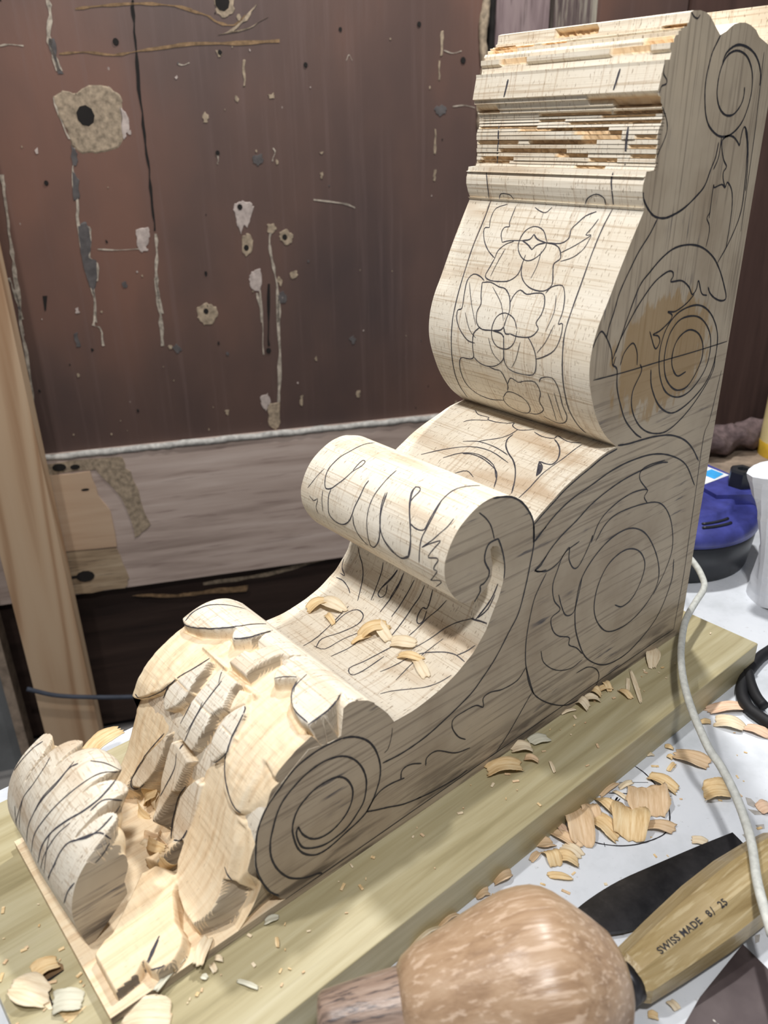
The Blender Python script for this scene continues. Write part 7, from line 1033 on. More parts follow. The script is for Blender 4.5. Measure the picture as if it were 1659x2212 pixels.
def old_paint():
    q = NB('old_brown_paint', 0.42, 0.45)
    a = q.noise(q.coords((3.4, 3.4, 2.0)), 1, 4, 0.55)
    v = q.noise(q.coords((90, 90, 3)), 1, 3, 0.6)
    c = q.ramp(a, [(0.3, (0.055, 0.037, 0.034)), (0.5, (0.094, 0.056, 0.045)), (0.68, (0.150, 0.077, 0.055))])
    c = q.mix(q.math('MULTIPLY', q.band(v, 0.5, 0.75), 0.25), c, (0.15, 0.10, 0.09))
    sp = q.n('ShaderNodeTexVoronoi')
    sp.inputs['Scale'].default_value = 1
    q.link(q.coords((38, 38, 26)), sp.inputs['Vector'])
    dots = q.math('LESS_THAN', sp.outputs['Distance'], q.math('MULTIPLY', q.band(q.noise(q.coords((9, 9, 9)), 1, 2), 0.5, 0.85), 0.13))
    c = q.mix(q.math('MULTIPLY', dots, 0.7), c, (0.27, 0.22, 0.19))
    q.bump(q.noise(q.coords((160, 160, 30)), 1, 3), 0.0005, 0.3)
    return q.out(c)

def bare_wood(name, cols, scale, axis, rough=0.65, streak=None, f=0.5, turn=0.0):
    """old boards; axis = direction of the grain in object space"""
    q = NB(name, rough, 0.25)
    s = [scale * 12] * 3
    s[axis] = scale
    base = q.coords((1, 1, 1), (0, 0, turn))
    def sc(v):
        mp = q.n('ShaderNodeMapping')
        mp.inputs['Scale'].default_value = v
        q.link(base, mp.inputs[0])
        return mp.outputs[0]
    g = q.noise(sc(tuple(s)), 1, 4, 0.62, 0.5)
    c = q.ramp(g, [(0.3, cols[0]), (0.5, cols[1]), (0.7, cols[2])])
    s2 = [scale * 45] * 3
    s2[axis] = scale * 3
    g2 = q.noise(sc(tuple(s2)), 1, 3, 0.6)
    if streak:
        c = q.mix(q.math('MULTIPLY', q.band(g2, 0.55, 0.72), f), c, streak)
    q.bump(g2, 0.0006, 0.3)
    return q.out(c)

def pine_post():
    q = NB('pine_post', 0.6, 0.25)
    a = q.noise(q.coords((5.0, 5.0, 0.75)), 1, 2, 0.5, 0.5)
    b = q.math('SINE', q.math('MULTIPLY', a, 75.0))
    fine = q.noise(q.coords((160, 160, 4)), 1, 3, 0.6)
    c = q.ramp(q.math('ADD', q.math('MULTIPLY', b, 0.36), q.math('ADD', q.math('MULTIPLY', fine, 0.35), 0.32)), [(0.15, (0.50, 0.36, 0.235)), (0.55, (0.47, 0.325, 0.205)), (0.9, (0.34, 0.205, 0.115))])
    return q.out(c)

def mallet_wood(name, cols, axis_scale, streak, f):
    q = NB(name, 0.34, 0.45)
    g = q.noise(q.coords(axis_scale), 1, 4, 0.65, 0.6)
    c = q.ramp(g, [(0.3, cols[0]), (0.5, cols[1]), (0.7, cols[2])])
    s = tuple(v * 3.2 for v in axis_scale)
    g2 = q.noise(q.coords(s), 1, 3, 0.6)
    c = q.mix(q.math('MULTIPLY', q.band(g2, 0.52, 0.66), f), c, streak)
    q.bump(g2, 0.0008, 0.35)
    return q.out(c)

def steel():
    q = NB('dark_steel', 0.42, 0.5)
    q.b.inputs['Metallic'].default_value = 0.75
    a = q.noise(q.coords((30, 30, 30)), 1, 5, 0.65)
    c = q.ramp(a, [(0.35, (0.030, 0.030, 0.033)), (0.6, (0.075, 0.072, 0.075)), (0.8, (0.17, 0.16, 0.155))])
    return q.out(c)

def brown_steel():
    q = NB('browned_steel', 0.40, 0.5)
    q.b.inputs['Metallic'].default_value = 0.45
    a = q.noise(q.coords((24, 24, 24)), 1, 4, 0.6)
    b = q.noise(q.coords((150, 150, 150)), 1, 1)
    c = q.ramp(a, [(0.35, (0.065, 0.048, 0.05)), (0.7, (0.12, 0.095, 0.095))])
    c = q.mix(q.band(b, 0.75, 0.78), c, (0.7, 0.66, 0.6))
    return q.out(c)

def shaving(name, cols):
    q = NB(name, 0.6, 0.25)
    g = q.noise(q.coords((60, 500, 60)), 1, 3, 0.6)
    c = q.ramp(g, [(0.3, cols[0]), (0.55, cols[1]), (0.8, cols[2])])
    q.b.inputs['Subsurface Weight'].default_value = 0.0
    q.bump(g, 0.0005, 0.4)
    return q.out(c)

TURN = math.radians(-154.15)
M = dict(
    corbel=corbel_wood(),
    pencil=plain('graphite', (0.030, 0.029, 0.034), 0.55, 0.3),
    soft=plain('soft_graphite', (0.055, 0.052, 0.062), 0.6, 0.3),
    faint=plain('faint_graphite', (0.16, 0.13, 0.11), 0.6, 0.3),
    poplar=poplar(), bench=bench_white(), paint=old_paint(),
    rail=bare_wood('stripped_rail', [(0.24, 0.18, 0.15), (0.40, 0.315, 0.27), (0.50, 0.41, 0.36)], 3, 0, 0.7, (0.15, 0.10, 0.085), 0.55, TURN),
    rawblock=bare_wood('repair_pine', [(0.33, 0.22, 0.14), (0.43, 0.30, 0.20), (0.48, 0.35, 0.24)], 2, 0, 0.7, None, 0, TURN),
    oldblock=bare_wood('decayed_pine', [(0.16, 0.11, 0.07), (0.30, 0.22, 0.14), (0.40, 0.31, 0.21)], 6, 0, 0.8, (0.06, 0.04, 0.03), 0.7, TURN),
    bead=plain('pale_filler', (0.42, 0.405, 0.375), 0.7, vary=0.25, scale=120),
    tan=plain('bare_patch', (0.30, 0.235, 0.165), 0.8, vary=0.28, scale=160),
    plaster=plain('chipped_primer', (0.40, 0.335, 0.30), 0.8, vary=0.2, scale=120),
    slate=plain('older_grey_paint', (0.085, 0.076, 0.074), 0.6, vary=0.2, scale=100),
    ochre=plain('ochre_scar', (0.20, 0.125, 0.065), 0.8, vary=0.3, scale=140),
    dark=plain('dark_gap', (0.012, 0.010, 0.009), 0.9),
    pale=plain('chipped_edge', (0.36, 0.31, 0.25), 0.8, vary=0.35, scale=150),
    lower=bare_wood('dark_lower_panel', [(0.018, 0.011, 0.009), (0.032, 0.019, 0.015), (0.045, 0.028, 0.022)], 3, 0, 0.55, None, 0, TURN),
    purple=bare_wood('weathered_board', [(0.12, 0.085, 0.085), (0.21, 0.155, 0.155), (0.27, 0.21, 0.20)], 4, 2, 0.75, (0.08, 0.055, 0.055), 0.6),
    peeling=bare_wood('peeling_board', [(0.05, 0.036, 0.034), (0.11, 0.08, 0.075), (0.33, 0.30, 0.24)], 7, 2, 0.75, (0.40, 0.36, 0.27), 0.55),
    redbrown=bare_wood('red_brown_board', [(0.055, 0.032, 0.026), (0.08, 0.045, 0.036), (0.10, 0.058, 0.046)], 3, 2, 0.6),
    post=pine_post(),
    floor=plain('concrete', (0.22, 0.21, 0.20), 0.9, vary=0.2, scale=12),
    grey=plain('grey_board', (0.16, 0.165, 0.165), 0.8, vary=0.15, scale=14),
    rope=plain('dark_cord', (0.045, 0.052, 0.07), 0.7),
    whitecord=plain('white_cord', (0.56, 0.57, 0.53), 0.6, vary=0.12, scale=260),
    black=plain('black_rubber', (0.012, 0.012, 0.014), 0.6),
    blackpl=plain('black_plastic', (0.020, 0.022, 0.027), 0.38, 0.5),
    blue=plain('blue_plastic', (0.050, 0.058, 0.26), 0.36, 0.5, vary=0.25, scale=50),
    lblue=plain('light_blue_label', (0.05, 0.36, 0.75), 0.4),
    white=plain('white_label', (0.78, 0.80, 0.82), 0.5),
    paper=plain('crumpled_paper', (0.76, 0.78, 0.83), 0.7, vary=0.05),
    ink=plain('grey_print', (0.50, 0.52, 0.56), 0.7),
    yellow=plain('pale_yellow_plastic', (0.72, 0.60, 0.30), 0.4, 0.4, vary=0.06),
    label=plain('yellow_label', (0.60, 0.38, 0.04), 0.5),
    cloth=plain('brown_rag', (0.12, 0.085, 0.085), 0.9, vary=0.3, scale=120),
    card=plain('dusty_wood', (0.26, 0.20, 0.15), 0.85, vary=0.25, scale=60),
    steel=steel(), brownsteel=brown_steel(),
    maple=mallet_wood('mallet_beech', [(0.25, 0.155, 0.09), (0.37, 0.245, 0.15), (0.44, 0.31, 0.205)], (11, 110, 110), (0.62, 0.47, 0.35), 0.6),
    handlew=mallet_wood('ash_dark', [(0.10, 0.07, 0.055), (0.27, 0.19, 0.145), (0.40, 0.31, 0.25)], (5, 170, 170), (0.05, 0.04, 0.042), 0.85),
    ash=mallet_wood('ash_handle', [(0.26, 0.18, 0.075), (0.37, 0.275, 0.13), (0.45, 0.35, 0.19)], (10, 130, 130), (0.56, 0.46, 0.28), 0.6),
    cream=shaving('cream_shaving', [(0.62, 0.48, 0.31), (0.78, 0.66, 0.47), (0.85, 0.76, 0.60)]),
    gold=shaving('golden_shaving', [(0.58, 0.38, 0.17), (0.76, 0.57, 0.32), (0.86, 0.72, 0.47)]),
    tanchip=shaving('tan_shaving', [(0.56, 0.38, 0.21), (0.71, 0.52, 0.33), (0.80, 0.64, 0.45)]),
    pink=shaving('pinkish_shaving', [(0.56, 0.36, 0.24), (0.72, 0.52, 0.37), (0.80, 0.62, 0.46)]),
    greychip=shaving('translucent_shaving', [(0.50, 0.47, 0.36), (0.62, 0.60, 0.48), (0.70, 0.68, 0.57)]),
    stain=plain('bench_stain', (0.42, 0.40, 0.375), 0.5, vary=0.2, scale=200),
)

# ------------------------------------------------------------------ mesh helpers
class MB:
    """collects faces with material slots and links them as one mesh object"""
    def __init__(self):
        self.v, self.f, self.m, self.sm, self.mats, self.at = [], [], [], [], [], None
    def slot(self, m):
        if m not in self.mats:
            self.mats.append(m)
        return self.mats.index(m)
    def add(self, verts, faces, m, smooth=False):
        o = len(self.v)
        self.v += [tuple(float(c) for c in p) for p in verts]
        s = self.slot(m)
        for f in faces:
            self.f.append(tuple(i + o for i in f)); self.m.append(s); self.sm.append(smooth)
    def box(self, x0, x1, y0, y1, z0, z1, m, T=None):
        P = [(x, y, z) for z in (z0, z1) for y in (y0, y1) for x in (x0, x1)]
        if T: P = [T(*p) for p in P]
        self.add(P, [(0, 2, 3, 1), (4, 5, 7, 6), (0, 1, 5, 4), (2, 6, 7, 3), (0, 4, 6, 2), (1, 3, 7, 5)], m)
    def prism(self, poly, a, b, m, T, smooth=False):
        """polygon (u,v) extruded from a to b through T(u,v,h)"""
        n = len(poly)
        P = [T(u, v, a) for u, v in poly] + [T(u, v, b) for u, v in poly]
        self.add(P, [tuple(range(n - 1, -1, -1)), tuple(range(n, 2 * n))], m)
        self.add(P, [(i, (i + 1) % n, n + (i + 1) % n, n + i) for i in range(n)], m, smooth)
    def tube(self, pts, r, m, k=10, cap=True):
        P = [Vector(p) for p in pts]
        n = len(P)
        rr = r if hasattr(r, '__len__') else [r] * n
        up = Vector((0, 0, 1))
        V, F = [], []
        prev = None
        for i in range(n):
            t = (P[min(i + 1, n - 1)] - P[max(i - 1, 0)]).normalized()
            if prev is None:
                a = up if abs(t.z) < 0.9 else Vector((1, 0, 0))
                s = t.cross(a).normalized()
            else:
                s = (prev - t * prev.dot(t)).normalized()
            prev = s
            q = t.cross(s)
            for j in range(k):
                an = 2 * math.pi * j / k
                V.append(P[i] + (s * math.cos(an) + q * math.sin(an)) * rr[i])
        for i in range(n - 1):
            for j in range(k):
                F.append((i * k + j, i * k + (j + 1) % k, (i + 1) * k + (j + 1) % k, (i + 1) * k + j))
        if cap:
            F.append(tuple(range(k - 1, -1, -1)))
            F.append(tuple((n - 1) * k + j for j in range(k)))
        self.add(V, F, m, True)
    def lathe(self, prof, m, T, k=48, smooth=True):
        """(axial, radius) rings through T(axial, a, b)"""
        V, F = [], []
        n = len(prof)
        for (s, r) in prof:
            for j in range(k):
                an = 2 * math.pi * (j + 0.5) / k
                V.append(T(s, r * math.cos(an), r * math.sin(an)))
        for i in range(n - 1):
            for j in range(k):
                F.append((i * k + j, i * k + (j + 1) % k, (i + 1) * k + (j + 1) % k, (i + 1) * k + j))
        self.add(V, F, m, smooth)
        self.add([V[j] for j in range(k)], [tuple(range(k - 1, -1, -1))], m)
        self.add([V[(n - 1) * k + j] for j in range(k)], [tuple(range(k))], m)
    def ribbon(self, pts, nor, w, m, lift=0.00025):
        P = [Vector(p) for p in pts]; N = [Vector(n) for n in nor]
        V = []
        n = len(P)
        for i in range(n):
            t = P[min(i + 1, n - 1)] - P[max(i - 1, 0)]
            s = t.cross(N[i])
            if s.length < 1e-9:
                s = Vector((0, 1, 0))
            s.normalize()
            wi = w * (0.55 if i in (0, n - 1) else 1.0) * (0.8 + 0.4 * hash2(i * 1.7, n * 3.1))
            V += [P[i] + N[i] * lift + s * wi / 2, P[i] + N[i] * lift - s * wi / 2]
        self.add(V, [(2 * i, 2 * i + 1, 2 * i + 3, 2 * i + 2) for i in range(n - 1)], m)
    def build(self, name, parent=None, loc=(0, 0, 0), attr=None, rot=None):
        L = Vector(loc)
        R = rot.to_matrix() if rot else None
        V = [Vector(p) - L for p in self.v]
        if R: V = [R.transposed() @ p for p in V]
        me = bpy.data.meshes.new(name)
        me.from_pydata([tuple(p) for p in V], [], self.f)
        for m in self.mats: me.materials.append(m)
        me.polygons.foreach_set('material_index', self.m)
        me.polygons.foreach_set('use_smooth', self.sm)
        if attr is not None:
            a = me.attributes.new('sawn', 'FLOAT', 'POINT')
            a.data.foreach_set('value', attr)
        me.validate(); me.update()
        o = bpy.data.objects.new(name, me)
        COL.objects.link(o)
        o.location = L
        if rot: o.rotation_mode = 'QUATERNION'; o.rotation_quaternion = rot
        if parent:
            o.parent = parent
            p, w = parent, Vector((0, 0, 0))
            while p:
                w += p.location
                p = p.parent
            o.location = L - w
        return o

def tag(o, label=None, cat=None, group=None, kind=None):
    for k, v in (('label', label), ('category', cat), ('group', group), ('kind', kind)):
        if v: o[k] = v
    return o
def empty(name, loc, label, cat, group=None):
    o = bpy.data.objects.new(name, None)
    o.empty_display_size = 0.02
    COL.objects.link(o)
    o.location = loc
    return tag(o, label, cat, group)

# ================================================================== the room
WN, WW, WC = Vector(D['wall']['n']), Vector(D['wall']['w']), D['wall']['c']
def wall(u, z, h=0.0):
    return WN * (WC + h) + WW * u + Vector((0, 0, z))
SH = D['wall']['shapes']
FLOOR = -0.56
zt = D['zt']

m = MB(); m.box(-4.5, 4.5, -4.5, 4.5, FLOOR - 0.05, FLOOR, M['floor']); tag(m.build('floor'), kind='structure')
m = MB(); m.box(-2.6, 4.0, FLOOR, 2.2, -0.14, -0.06, M['redbrown'], wall); tag(m.build('wall_back'), kind='structure')

us = SH['seamtop'][0][0]
zb = (SH['bead'][0][1] + SH['bead'][1][1]) / 2
zr = (SH['raillow'][0][1] + SH['raillow'][1][1]) / 2
UL = -1.15
def wpatch(mb, poly, h, mat):
    n = len(poly)
    c = np.mean(np.array(poly), 0)
    P = [wall(u, z, h) for u, z in poly]
    Q = [wall(c[0] + (u - c[0]) * 1.05, c[1] + (z - c[1]) * 1.05, h - 0.0008) for u, z in poly]
    mb.add(P + Q, [tuple(range(n))] + [(i, i + n, (i + 1) % n + n, (i + 1) % n) for i in range(n)], mat)
def ragged(poly, amp, seed, sub=4):
    rs = random.Random(seed)
    out = []
    n = len(poly)
    for i in range(n):
        a, b = poly[i], poly[(i + 1) % n]
        for k in range(sub):
            t = k / sub
            j = amp if k else amp * 0.3
            out.append((a[0] + (b[0] - a[0]) * t + rs.uniform(-j, j), a[1] + (b[1] - a[1]) * t + rs.uniform(-j, j)))
    return out
door = bpy.data.objects.new('door_1', None); COL.objects.link(door); door.location = wall(-0.3, FLOOR, 0); tag(door, kind='structure')
m = MB()
m.box(UL, us, zb, 1.3, -0.03, 0.0, M['paint'], wall)
for i, (c, poly) in enumerate(D['wall']['flakes']):
    P = ragged(poly, 0.0012, i)
    wpatch(m, P, 0.0009, M[c])
for c, w, pts in D['wall']['cracks']:
    rs = random.Random(len(pts))
    V = []
    for i, (u, z) in enumerate(pts):
        j = w * 0.0007 * rs.uniform(0.35, 1.5)
        du = rs.uniform(-1, 1) * 0.0008
        vert = abs(pts[-1][1] - pts[0][1]) > abs(pts[-1][0] - pts[0][0])
        V += [wall(u - j + du, z, 0.0007), wall(u + j + du, z, 0.0007)] if vert else [wall(u, z - j, 0.0007), wall(u, z + j, 0.0007)]
    m.add(V, [(2 * i, 2 * i + 1, 2 * i + 3, 2 * i + 2) for i in range(len(pts) - 1)], M[c])
for (u, z), r in D['wall']['holes']:
    wpatch(m, [(u + r * math.cos(a) * 0.9, z + r * math.sin(a)) for a in np.linspace(0, 2 * math.pi, 10)[:-1]], 0.0014, M['dark'])
rs = random.Random(8)
for i in range(110):                                   # small chips in the paint
    u = rs.uniform(-0.75, us - 0.01); z = rs.uniform(zb + 0.01, 0.75)
    r = rs.choice([0.0008, 0.0010, 0.0014, 0.002, 0.0028])
    wpatch(m, [(u + r * rs.uniform(0.4, 1.2) * math.cos(a), z + r * 1.5 * rs.uniform(0.4, 1.2) * math.sin(a)) for a in np.linspace(0, 6.28, 7)[:-1]], 0.0009, M[rs.choice(['tan', 'plaster', 'dark', 'slate', 'tan'])])
m.build('upper_panel', door)
m = MB()
m.box(UL, us, zr, zb, -0.02, 0.012, M['rail'], wall)
m.build('middle_rail', door)
m = MB()
z1 = zb - 0.030
ul = -0.628
def WR(u, z, h): return wall(u, z, h)
blk = [(ul, z1), (ul + 0.082, z1), (ul + 0.086, z1 - 0.04), (ul + 0.1, z1 - 0.07), (ul + 0.1, z1 - 0.13), (ul, z1 - 0.128)]
m.prism(ragged(blk, 0.0012, 3, 3), 0.0, 0.0145, M['rawblock'], WR)
m.build('repair_block', door)
m = MB()
m.prism(ragged([(ul, z1 - 0.131), (ul + 0.098, z1 - 0.133), (ul + 0.11, z1 - 0.19), (ul + 0.10, zr + 0.001), (ul, zr + 0.001)], 0.002, 5), 0.0, 0.0138, M['oldblock'], WR)
m.prism(ragged([(ul, z1 + 0.002), (ul + 0.09, z1 + 0.001), (ul + 0.12, z1 - 0.05), (ul + 0.13, z1 - 0.12), (ul + 0.155, z1 - 0.10), (ul + 0.14, z1 - 0.02), (ul + 0.13, zb - 0.012), (ul, zb - 0.010)], 0.003, 6), 0.0, 0.0132, M['tan'], WR)
for (u, z, a, b) in ((ul + 0.045, z1 - 0.175, 0.014, 0.010), (ul + 0.04, z1 + 0.012, 0.010, 0.006), (ul + 0.062, z1 + 0.010, 0.007, 0.004), (ul + 0.07, z1 - 0.028, 0.006, 0.002)):
    m.add([wall(u + a * math.cos(t), z + b * math.sin(t), 0.0150) for t in np.linspace(0, 6.28, 12)[:-1]], [tuple(range(11))], M['dark'])
m.box(ul - 0.01, ul + 0.045, z1 - 0.177, z1 - 0.172, 0.01, 0.0143, M['dark'], wall)
m.build('decayed_corner', door)
m = MB()
pts = [wall(u, zb - 0.003 + 0.0012 * math.sin(u * 90) * hash2(u * 50, 2), 0.010) for u in np.linspace(UL + 0.3, us, 90)]
m.tube(pts, [0.0045 + 0.0014 * hash2(i, 4.0) for i in range(90)], M['bead'], 8)
m.build('bead_moulding', door)
m = MB()
m.box(UL, us, FLOOR + 0.02, zr, -0.03, -0.008, M['lower'], wall)
wpatch(m, ragged([(-0.40, zr - 0.022), (-0.30, zr - 0.020), (-0.20, zr - 0.006), (-0.20, zr - 0.012), (-0.30, zr - 0.028), (-0.40, zr - 0.027)], 0.0015, 9), -0.007, M['tan'])
m.build('lower_panel', door)
m = MB()                                                # ragged caulk in the seam beside the panel
zz = np.linspace(-0.3, 1.2, 200)
m.tube([wall(us + 0.002 * math.sin(z * 70), z, 0.002) for z in zz], [0.0045 + 0.003 * hash2(i, 9.0) for i in range(200)], M['tan'], 7)
m.tube([wall(us + 0.012 + 0.001 * math.sin(z * 40), z, -0.004) for z in zz], [0.005 + 0.002 * hash2(i, 5.0) for i in range(200)], M['dark'], 6)
m.build('seam_caulk', door)
# boards to the right of the door
ug, u2, u3, u4 = SH['gap'][0][0], SH['plank2'][0][0], SH['plank2'][1][0], SH['edge3'][0][0]
for nm, a, b, h, mt in (('trim_1', us + 0.016, ug - 0.003, 0.004, 'purple'), ('trim_2', u2 + 0.001, u3, 0.002, 'peeling'), ('trim_3', u3 + 0.001, u4 - 0.003, -0.004, 'paint'), ('trim_4', u4 + 0.002, 4.0, -0.002, 'redbrown')):
    m = MB(); m.box(a, b, FLOOR, 1.3, -0.058, h, M[mt], wall)
    tag(m.build(nm), kind='structure')
m = MB(); m.box(ug - 0.003, u2 + 0.001, FLOOR, 1.3, -0.058, -0.03, M['dark'], wall); tag(m.build('trim_5'), kind='structure')

# leaning post of new pine
R_, L_ = SH['postR'], SH['postL']
kr = np.polyfit([p[1] for p in R_], [p[0] for p in R_], 1); kl = np.polyfit([p[1] for p in L_], [p[0] for p in L_], 1)
m = MB()
P = []
for h in (0.018, 0.06):
    for z in (FLOOR, 0.85):
        P += [wall(np.polyval(kl, z) if False else np.polyval(kr, z) - 0.083, z, h), wall(np.polyval(kr, z), z, h)]
m.add(P, [(0, 1, 3, 2), (4, 6, 7, 5), (0, 4, 5, 1), (2, 3, 7, 6), (0, 2, 6, 4), (1, 5, 7, 3)], M['post'])
post = m.build('timber_post', loc=wall(np.polyval(kr, FLOOR) - 0.04, FLOOR, 0.04))
tag(post, 'new pine post leaning against the brown panelled door at the left edge', 'post')
# grey board standing left of the post
m = MB()
b = SH['board']
ux = b[2][0]
m.box(ux - 0.30, ux - 0.014, FLOOR, 0.35, 0.02, 0.045, M['grey'], wall)
m.box(ux - 0.014, ux, FLOOR, 0.35, 0.012, 0.05, M['card'], wall)
g = m.build('grey_board', loc=wall(ux - 0.1, FLOOR, 0.03))
tag(g, 'grey board standing behind the pine post at the left edge', 'board')
m = MB()
m.tube(spline([tuple(p) for p in SH['ropeL']], 8), 0.0036, M['rope'], 10)
c = m.build('dark_rope', loc=SH['ropeL'][2])
tag(c, 'dark blue cord stretched across the front of the pine post', 'cord')

# ================================================================== bench and plank
yb = D['tools']['bench'][1][1]
bench = empty('workbench', (0.1, 0.05, FLOOR), 'low workbench with a scuffed white top under the plank and tools', 'bench')
m = MB()
m.box(-0.72, 0.80, yb, 0.36, zt - 0.03, zt, M['bench'])
for poly in D['tools']['stains']:
    m.add([(p[0], p[1], zt + 0.0002) for p in poly], [tuple(range(len(poly)))], M['stain'])
for ln in D['tools']['circ']:
    q = spline([(p[0], p[1], zt) for p in ln], 5)
    m.ribbon(q, [(0, 0, 1)] * len(q), 0.0009, M['pencil'], 0.0002)
m.build('bench_top', bench)
for x, y in ((-0.66, yb + 0.05), (-0.66, 0.30), (0.74, yb + 0.05), (0.74, 0.30)):
    m = MB(); m.box(x - 0.03, x + 0.03, y - 0.03, y + 0.03, FLOOR, zt - 0.03, M['card']); m.build('leg', bench)

X0, Y1 = D['tools']['plank'][0][0], D['tools']['plank'][0][1]
def rbox(mb, x0, x1, y0, y1, z0, z1, r, mat):
    pr = [(y0, z0), (y1, z0), (y1, z1 - r), (y1 - r * 0.3, z1 - r * 0.3), (y1 - r, z1), (y0 + r, z1), (y0, z1 - r)]
    mb.prism(pr, x0, x1, mat, lambda y, z, x: (x, y, z))
m = MB(); rbox(m, X0, 0.5555, -0.193, Y1, zt + 0.0002, -0.0003, 0.0008, M['poplar'])
pl = m.build('support_plank', loc=(0.2, 0, zt))
m = MB()
def flatp(poly, mat, z):
    m.add([(x, y, z) for x, y in poly], [tuple(range(len(poly)))], mat)
for mt, z, poly in [('ochre', -0.0001, [[0.5381, -0.0525], [0.5331, -0.0549], [0.5264, -0.0539], [0.524, -0.0491], [0.5247, -0.0454], [0.5362, -0.0462]]), ('cream', -8e-05, [[0.5493, -0.0532], [0.5447, -0.0532], [0.5385, -0.0523], [0.5362, -0.0462], [0.5359, -0.0379], [0.5369, -0.0281], [0.5386, -0.0292], [0.5407, -0.0373], [0.543, -0.0432], [0.541, -0.0449], [0.5439, -0.0469], [0.5464, -0.0511]]), ('dark', 0.0, [[0.5363, -0.046], [0.5249, -0.0457], [0.525, -0.045], [0.5351, -0.0441], [0.5354, -0.0381], [0.5357, -0.0324], [0.5363, -0.0286], [0.537, -0.0287], [0.5361, -0.0362], [0.5363, -0.0418]]), ('gold', -6e-05, [[0.5367, -0.0275], [0.5337, -0.0231], [0.5288, -0.0192], [0.5229, -0.0184], [0.5332, -0.0151], [0.5343, -0.0179], [0.5352, -0.0229]])]:
    flatp(poly, M[mt], z)
sp_ = m.build('splintered_patch', pl)
sp_['label'] = 'torn pale patch near the front end'
tag(pl, 'thick greenish poplar plank lying under the carved corbel', 'plank')

# ================================================================== the corbel
W = D['W']; XB = D['XB']; ZT = D['ZT']; PT = D['PT']
corbel = empty('scroll_corbel', (0.25, -W / 2, 0), 'half-carved wooden scroll corbel with pencilled ornament standing on the plank', 'carving')

def cap_fill(poly):
    """triangulate a simple polygon"""
    from mathutils.geometry import tessellate_polygon
    return [tuple(t) for t in tessellate_polygon([[Vector((p[0], p[1], 0)) for p in poly]])]
def bvh(mb):
    return BVHTree.FromPolygons([tuple(p) for p in mb.v], [tuple(f) for f in mb.f])
def pencil_on(mb, tree, lines, mat, wscale):
    for w, pts in lines:
        q, nn = [], []
        for p in pts:
            loc, nor, i, d = tree.find_nearest(Vector(p))
            if loc is None: continue
            q.append(loc); nn.append(nor)
        if len(q) > 1:
            mb.ribbon(q, nn, w * wscale, mat)

B = D['body']
# the upper kerfed part breaks out in splinters, so its lines are split over y as well
m = MB()
n = len(B)
nst = D['nstep']
ys = np.linspace(-W, 0, 72)
rs = random.Random(11)
# every ledge is torn back over a different part of its length
torn = {}
for led in D['ledges']:
    spans = []
    for k in range(rs.choice([1, 1, 2, 2])):
        a = rs.uniform(-0.05, 0.9); spans.append((a, a + rs.uniform(0.10, 0.42), rs.choice([0.0012, 0.002, 0.0028, 0.0038])))
    for i in led: torn[i] = spans
VV, BATT = [], []
for j, y in enumerate(ys):
    t = j / (len(ys) - 1)
    for i, (x, z) in enumerate(B):
        at = 1.0
        if i in torn and 0 < j < len(ys) - 1:
            for a, b2, dd in torn[i]:
                if a < t < b2:
                    x -= dd * (0.75 + 0.5 * hash2(j * 0.37, i * 1.3)); at = -0.6
        VV.append((x, y, z)); BATT.append(at)
F = []
for j in range(len(ys) - 1):
    for i in range(n):
        k = (i + 1) % n
        F.append((j * n + i, j * n + k, (j + 1) * n + k, (j + 1) * n + i))
sharp_run = set(range(0, D['smooth0'])) | {n - 1}
m.add(VV, F, M['corbel'], False)
for idx, f in enumerate(m.f):
    m.sm[idx] = (f[0] % n) not in sharp_run
tri = cap_fill(B)
fl = sum((B[i][0] * B[(i + 1) % n][1] - B[(i + 1) % n][0] * B[i][1]) for i in range(n))
def oriented(t):
    a, b, c = (Vector(B[i]) for i in t)
    cr = (b - a).cross(c - a)
    return t if cr > 0 else (t[0], t[2], t[1])
tri = [oriented(t) for t in tri]                       # counter-clockwise in (x,z): normal towards -y
m.add([(x, 0.0, z) for x, z in B], [(t[0], t[2], t[1]) for t in tri], M['corbel'])
m.add([(x, -W, z) for x, z in B], tri, M['corbel'])
# tubes of faces must look outwards
cx = F[0]
tree = bvh(m)
def outward(tree, p):
    loc, nor, i, d = tree.find_nearest(Vector(p)); return nor
nb = len(m.v)
body_faces = len(m.f)
pb = MB()
for w, pts in D['sidelines']:
    q = spline([(x, 0.0, z) for x, z in pts], 5)
    m.ribbon(q, [(0, 1, 0)] * len(q), min(w, 1.35) * 0.00086, M['pencil'])
pencil_on(m, tree, D['frontlines'], M['soft'], 0.0008)
rs = random.Random(5)
body = m.build('scroll_body', corbel, attr=BATT + [1.0] * (len(m.v) - len(BATT)))
bm = bmesh.new(); bm.from_mesh(body.data); bm.faces.ensure_lookup_table()
bmesh.ops.recalc_face_normals(bm, faces=[bm.faces[i] for i in range(body_faces)])
bm.to_mesh(body.data); bm.free()

m = MB(); m.box(0, XB, -W, 0, PT, ZT, M['corbel']); m.build('back_slab', corbel, attr=[1.0] * 8)
m = MB()
xe = 0.739 * 0.7
m.box(0, xe, -W - 0.004, 0, 0.0, PT, M['corbel'])
m.build('base_slab', corbel, attr=[0.15] * len(m.v))

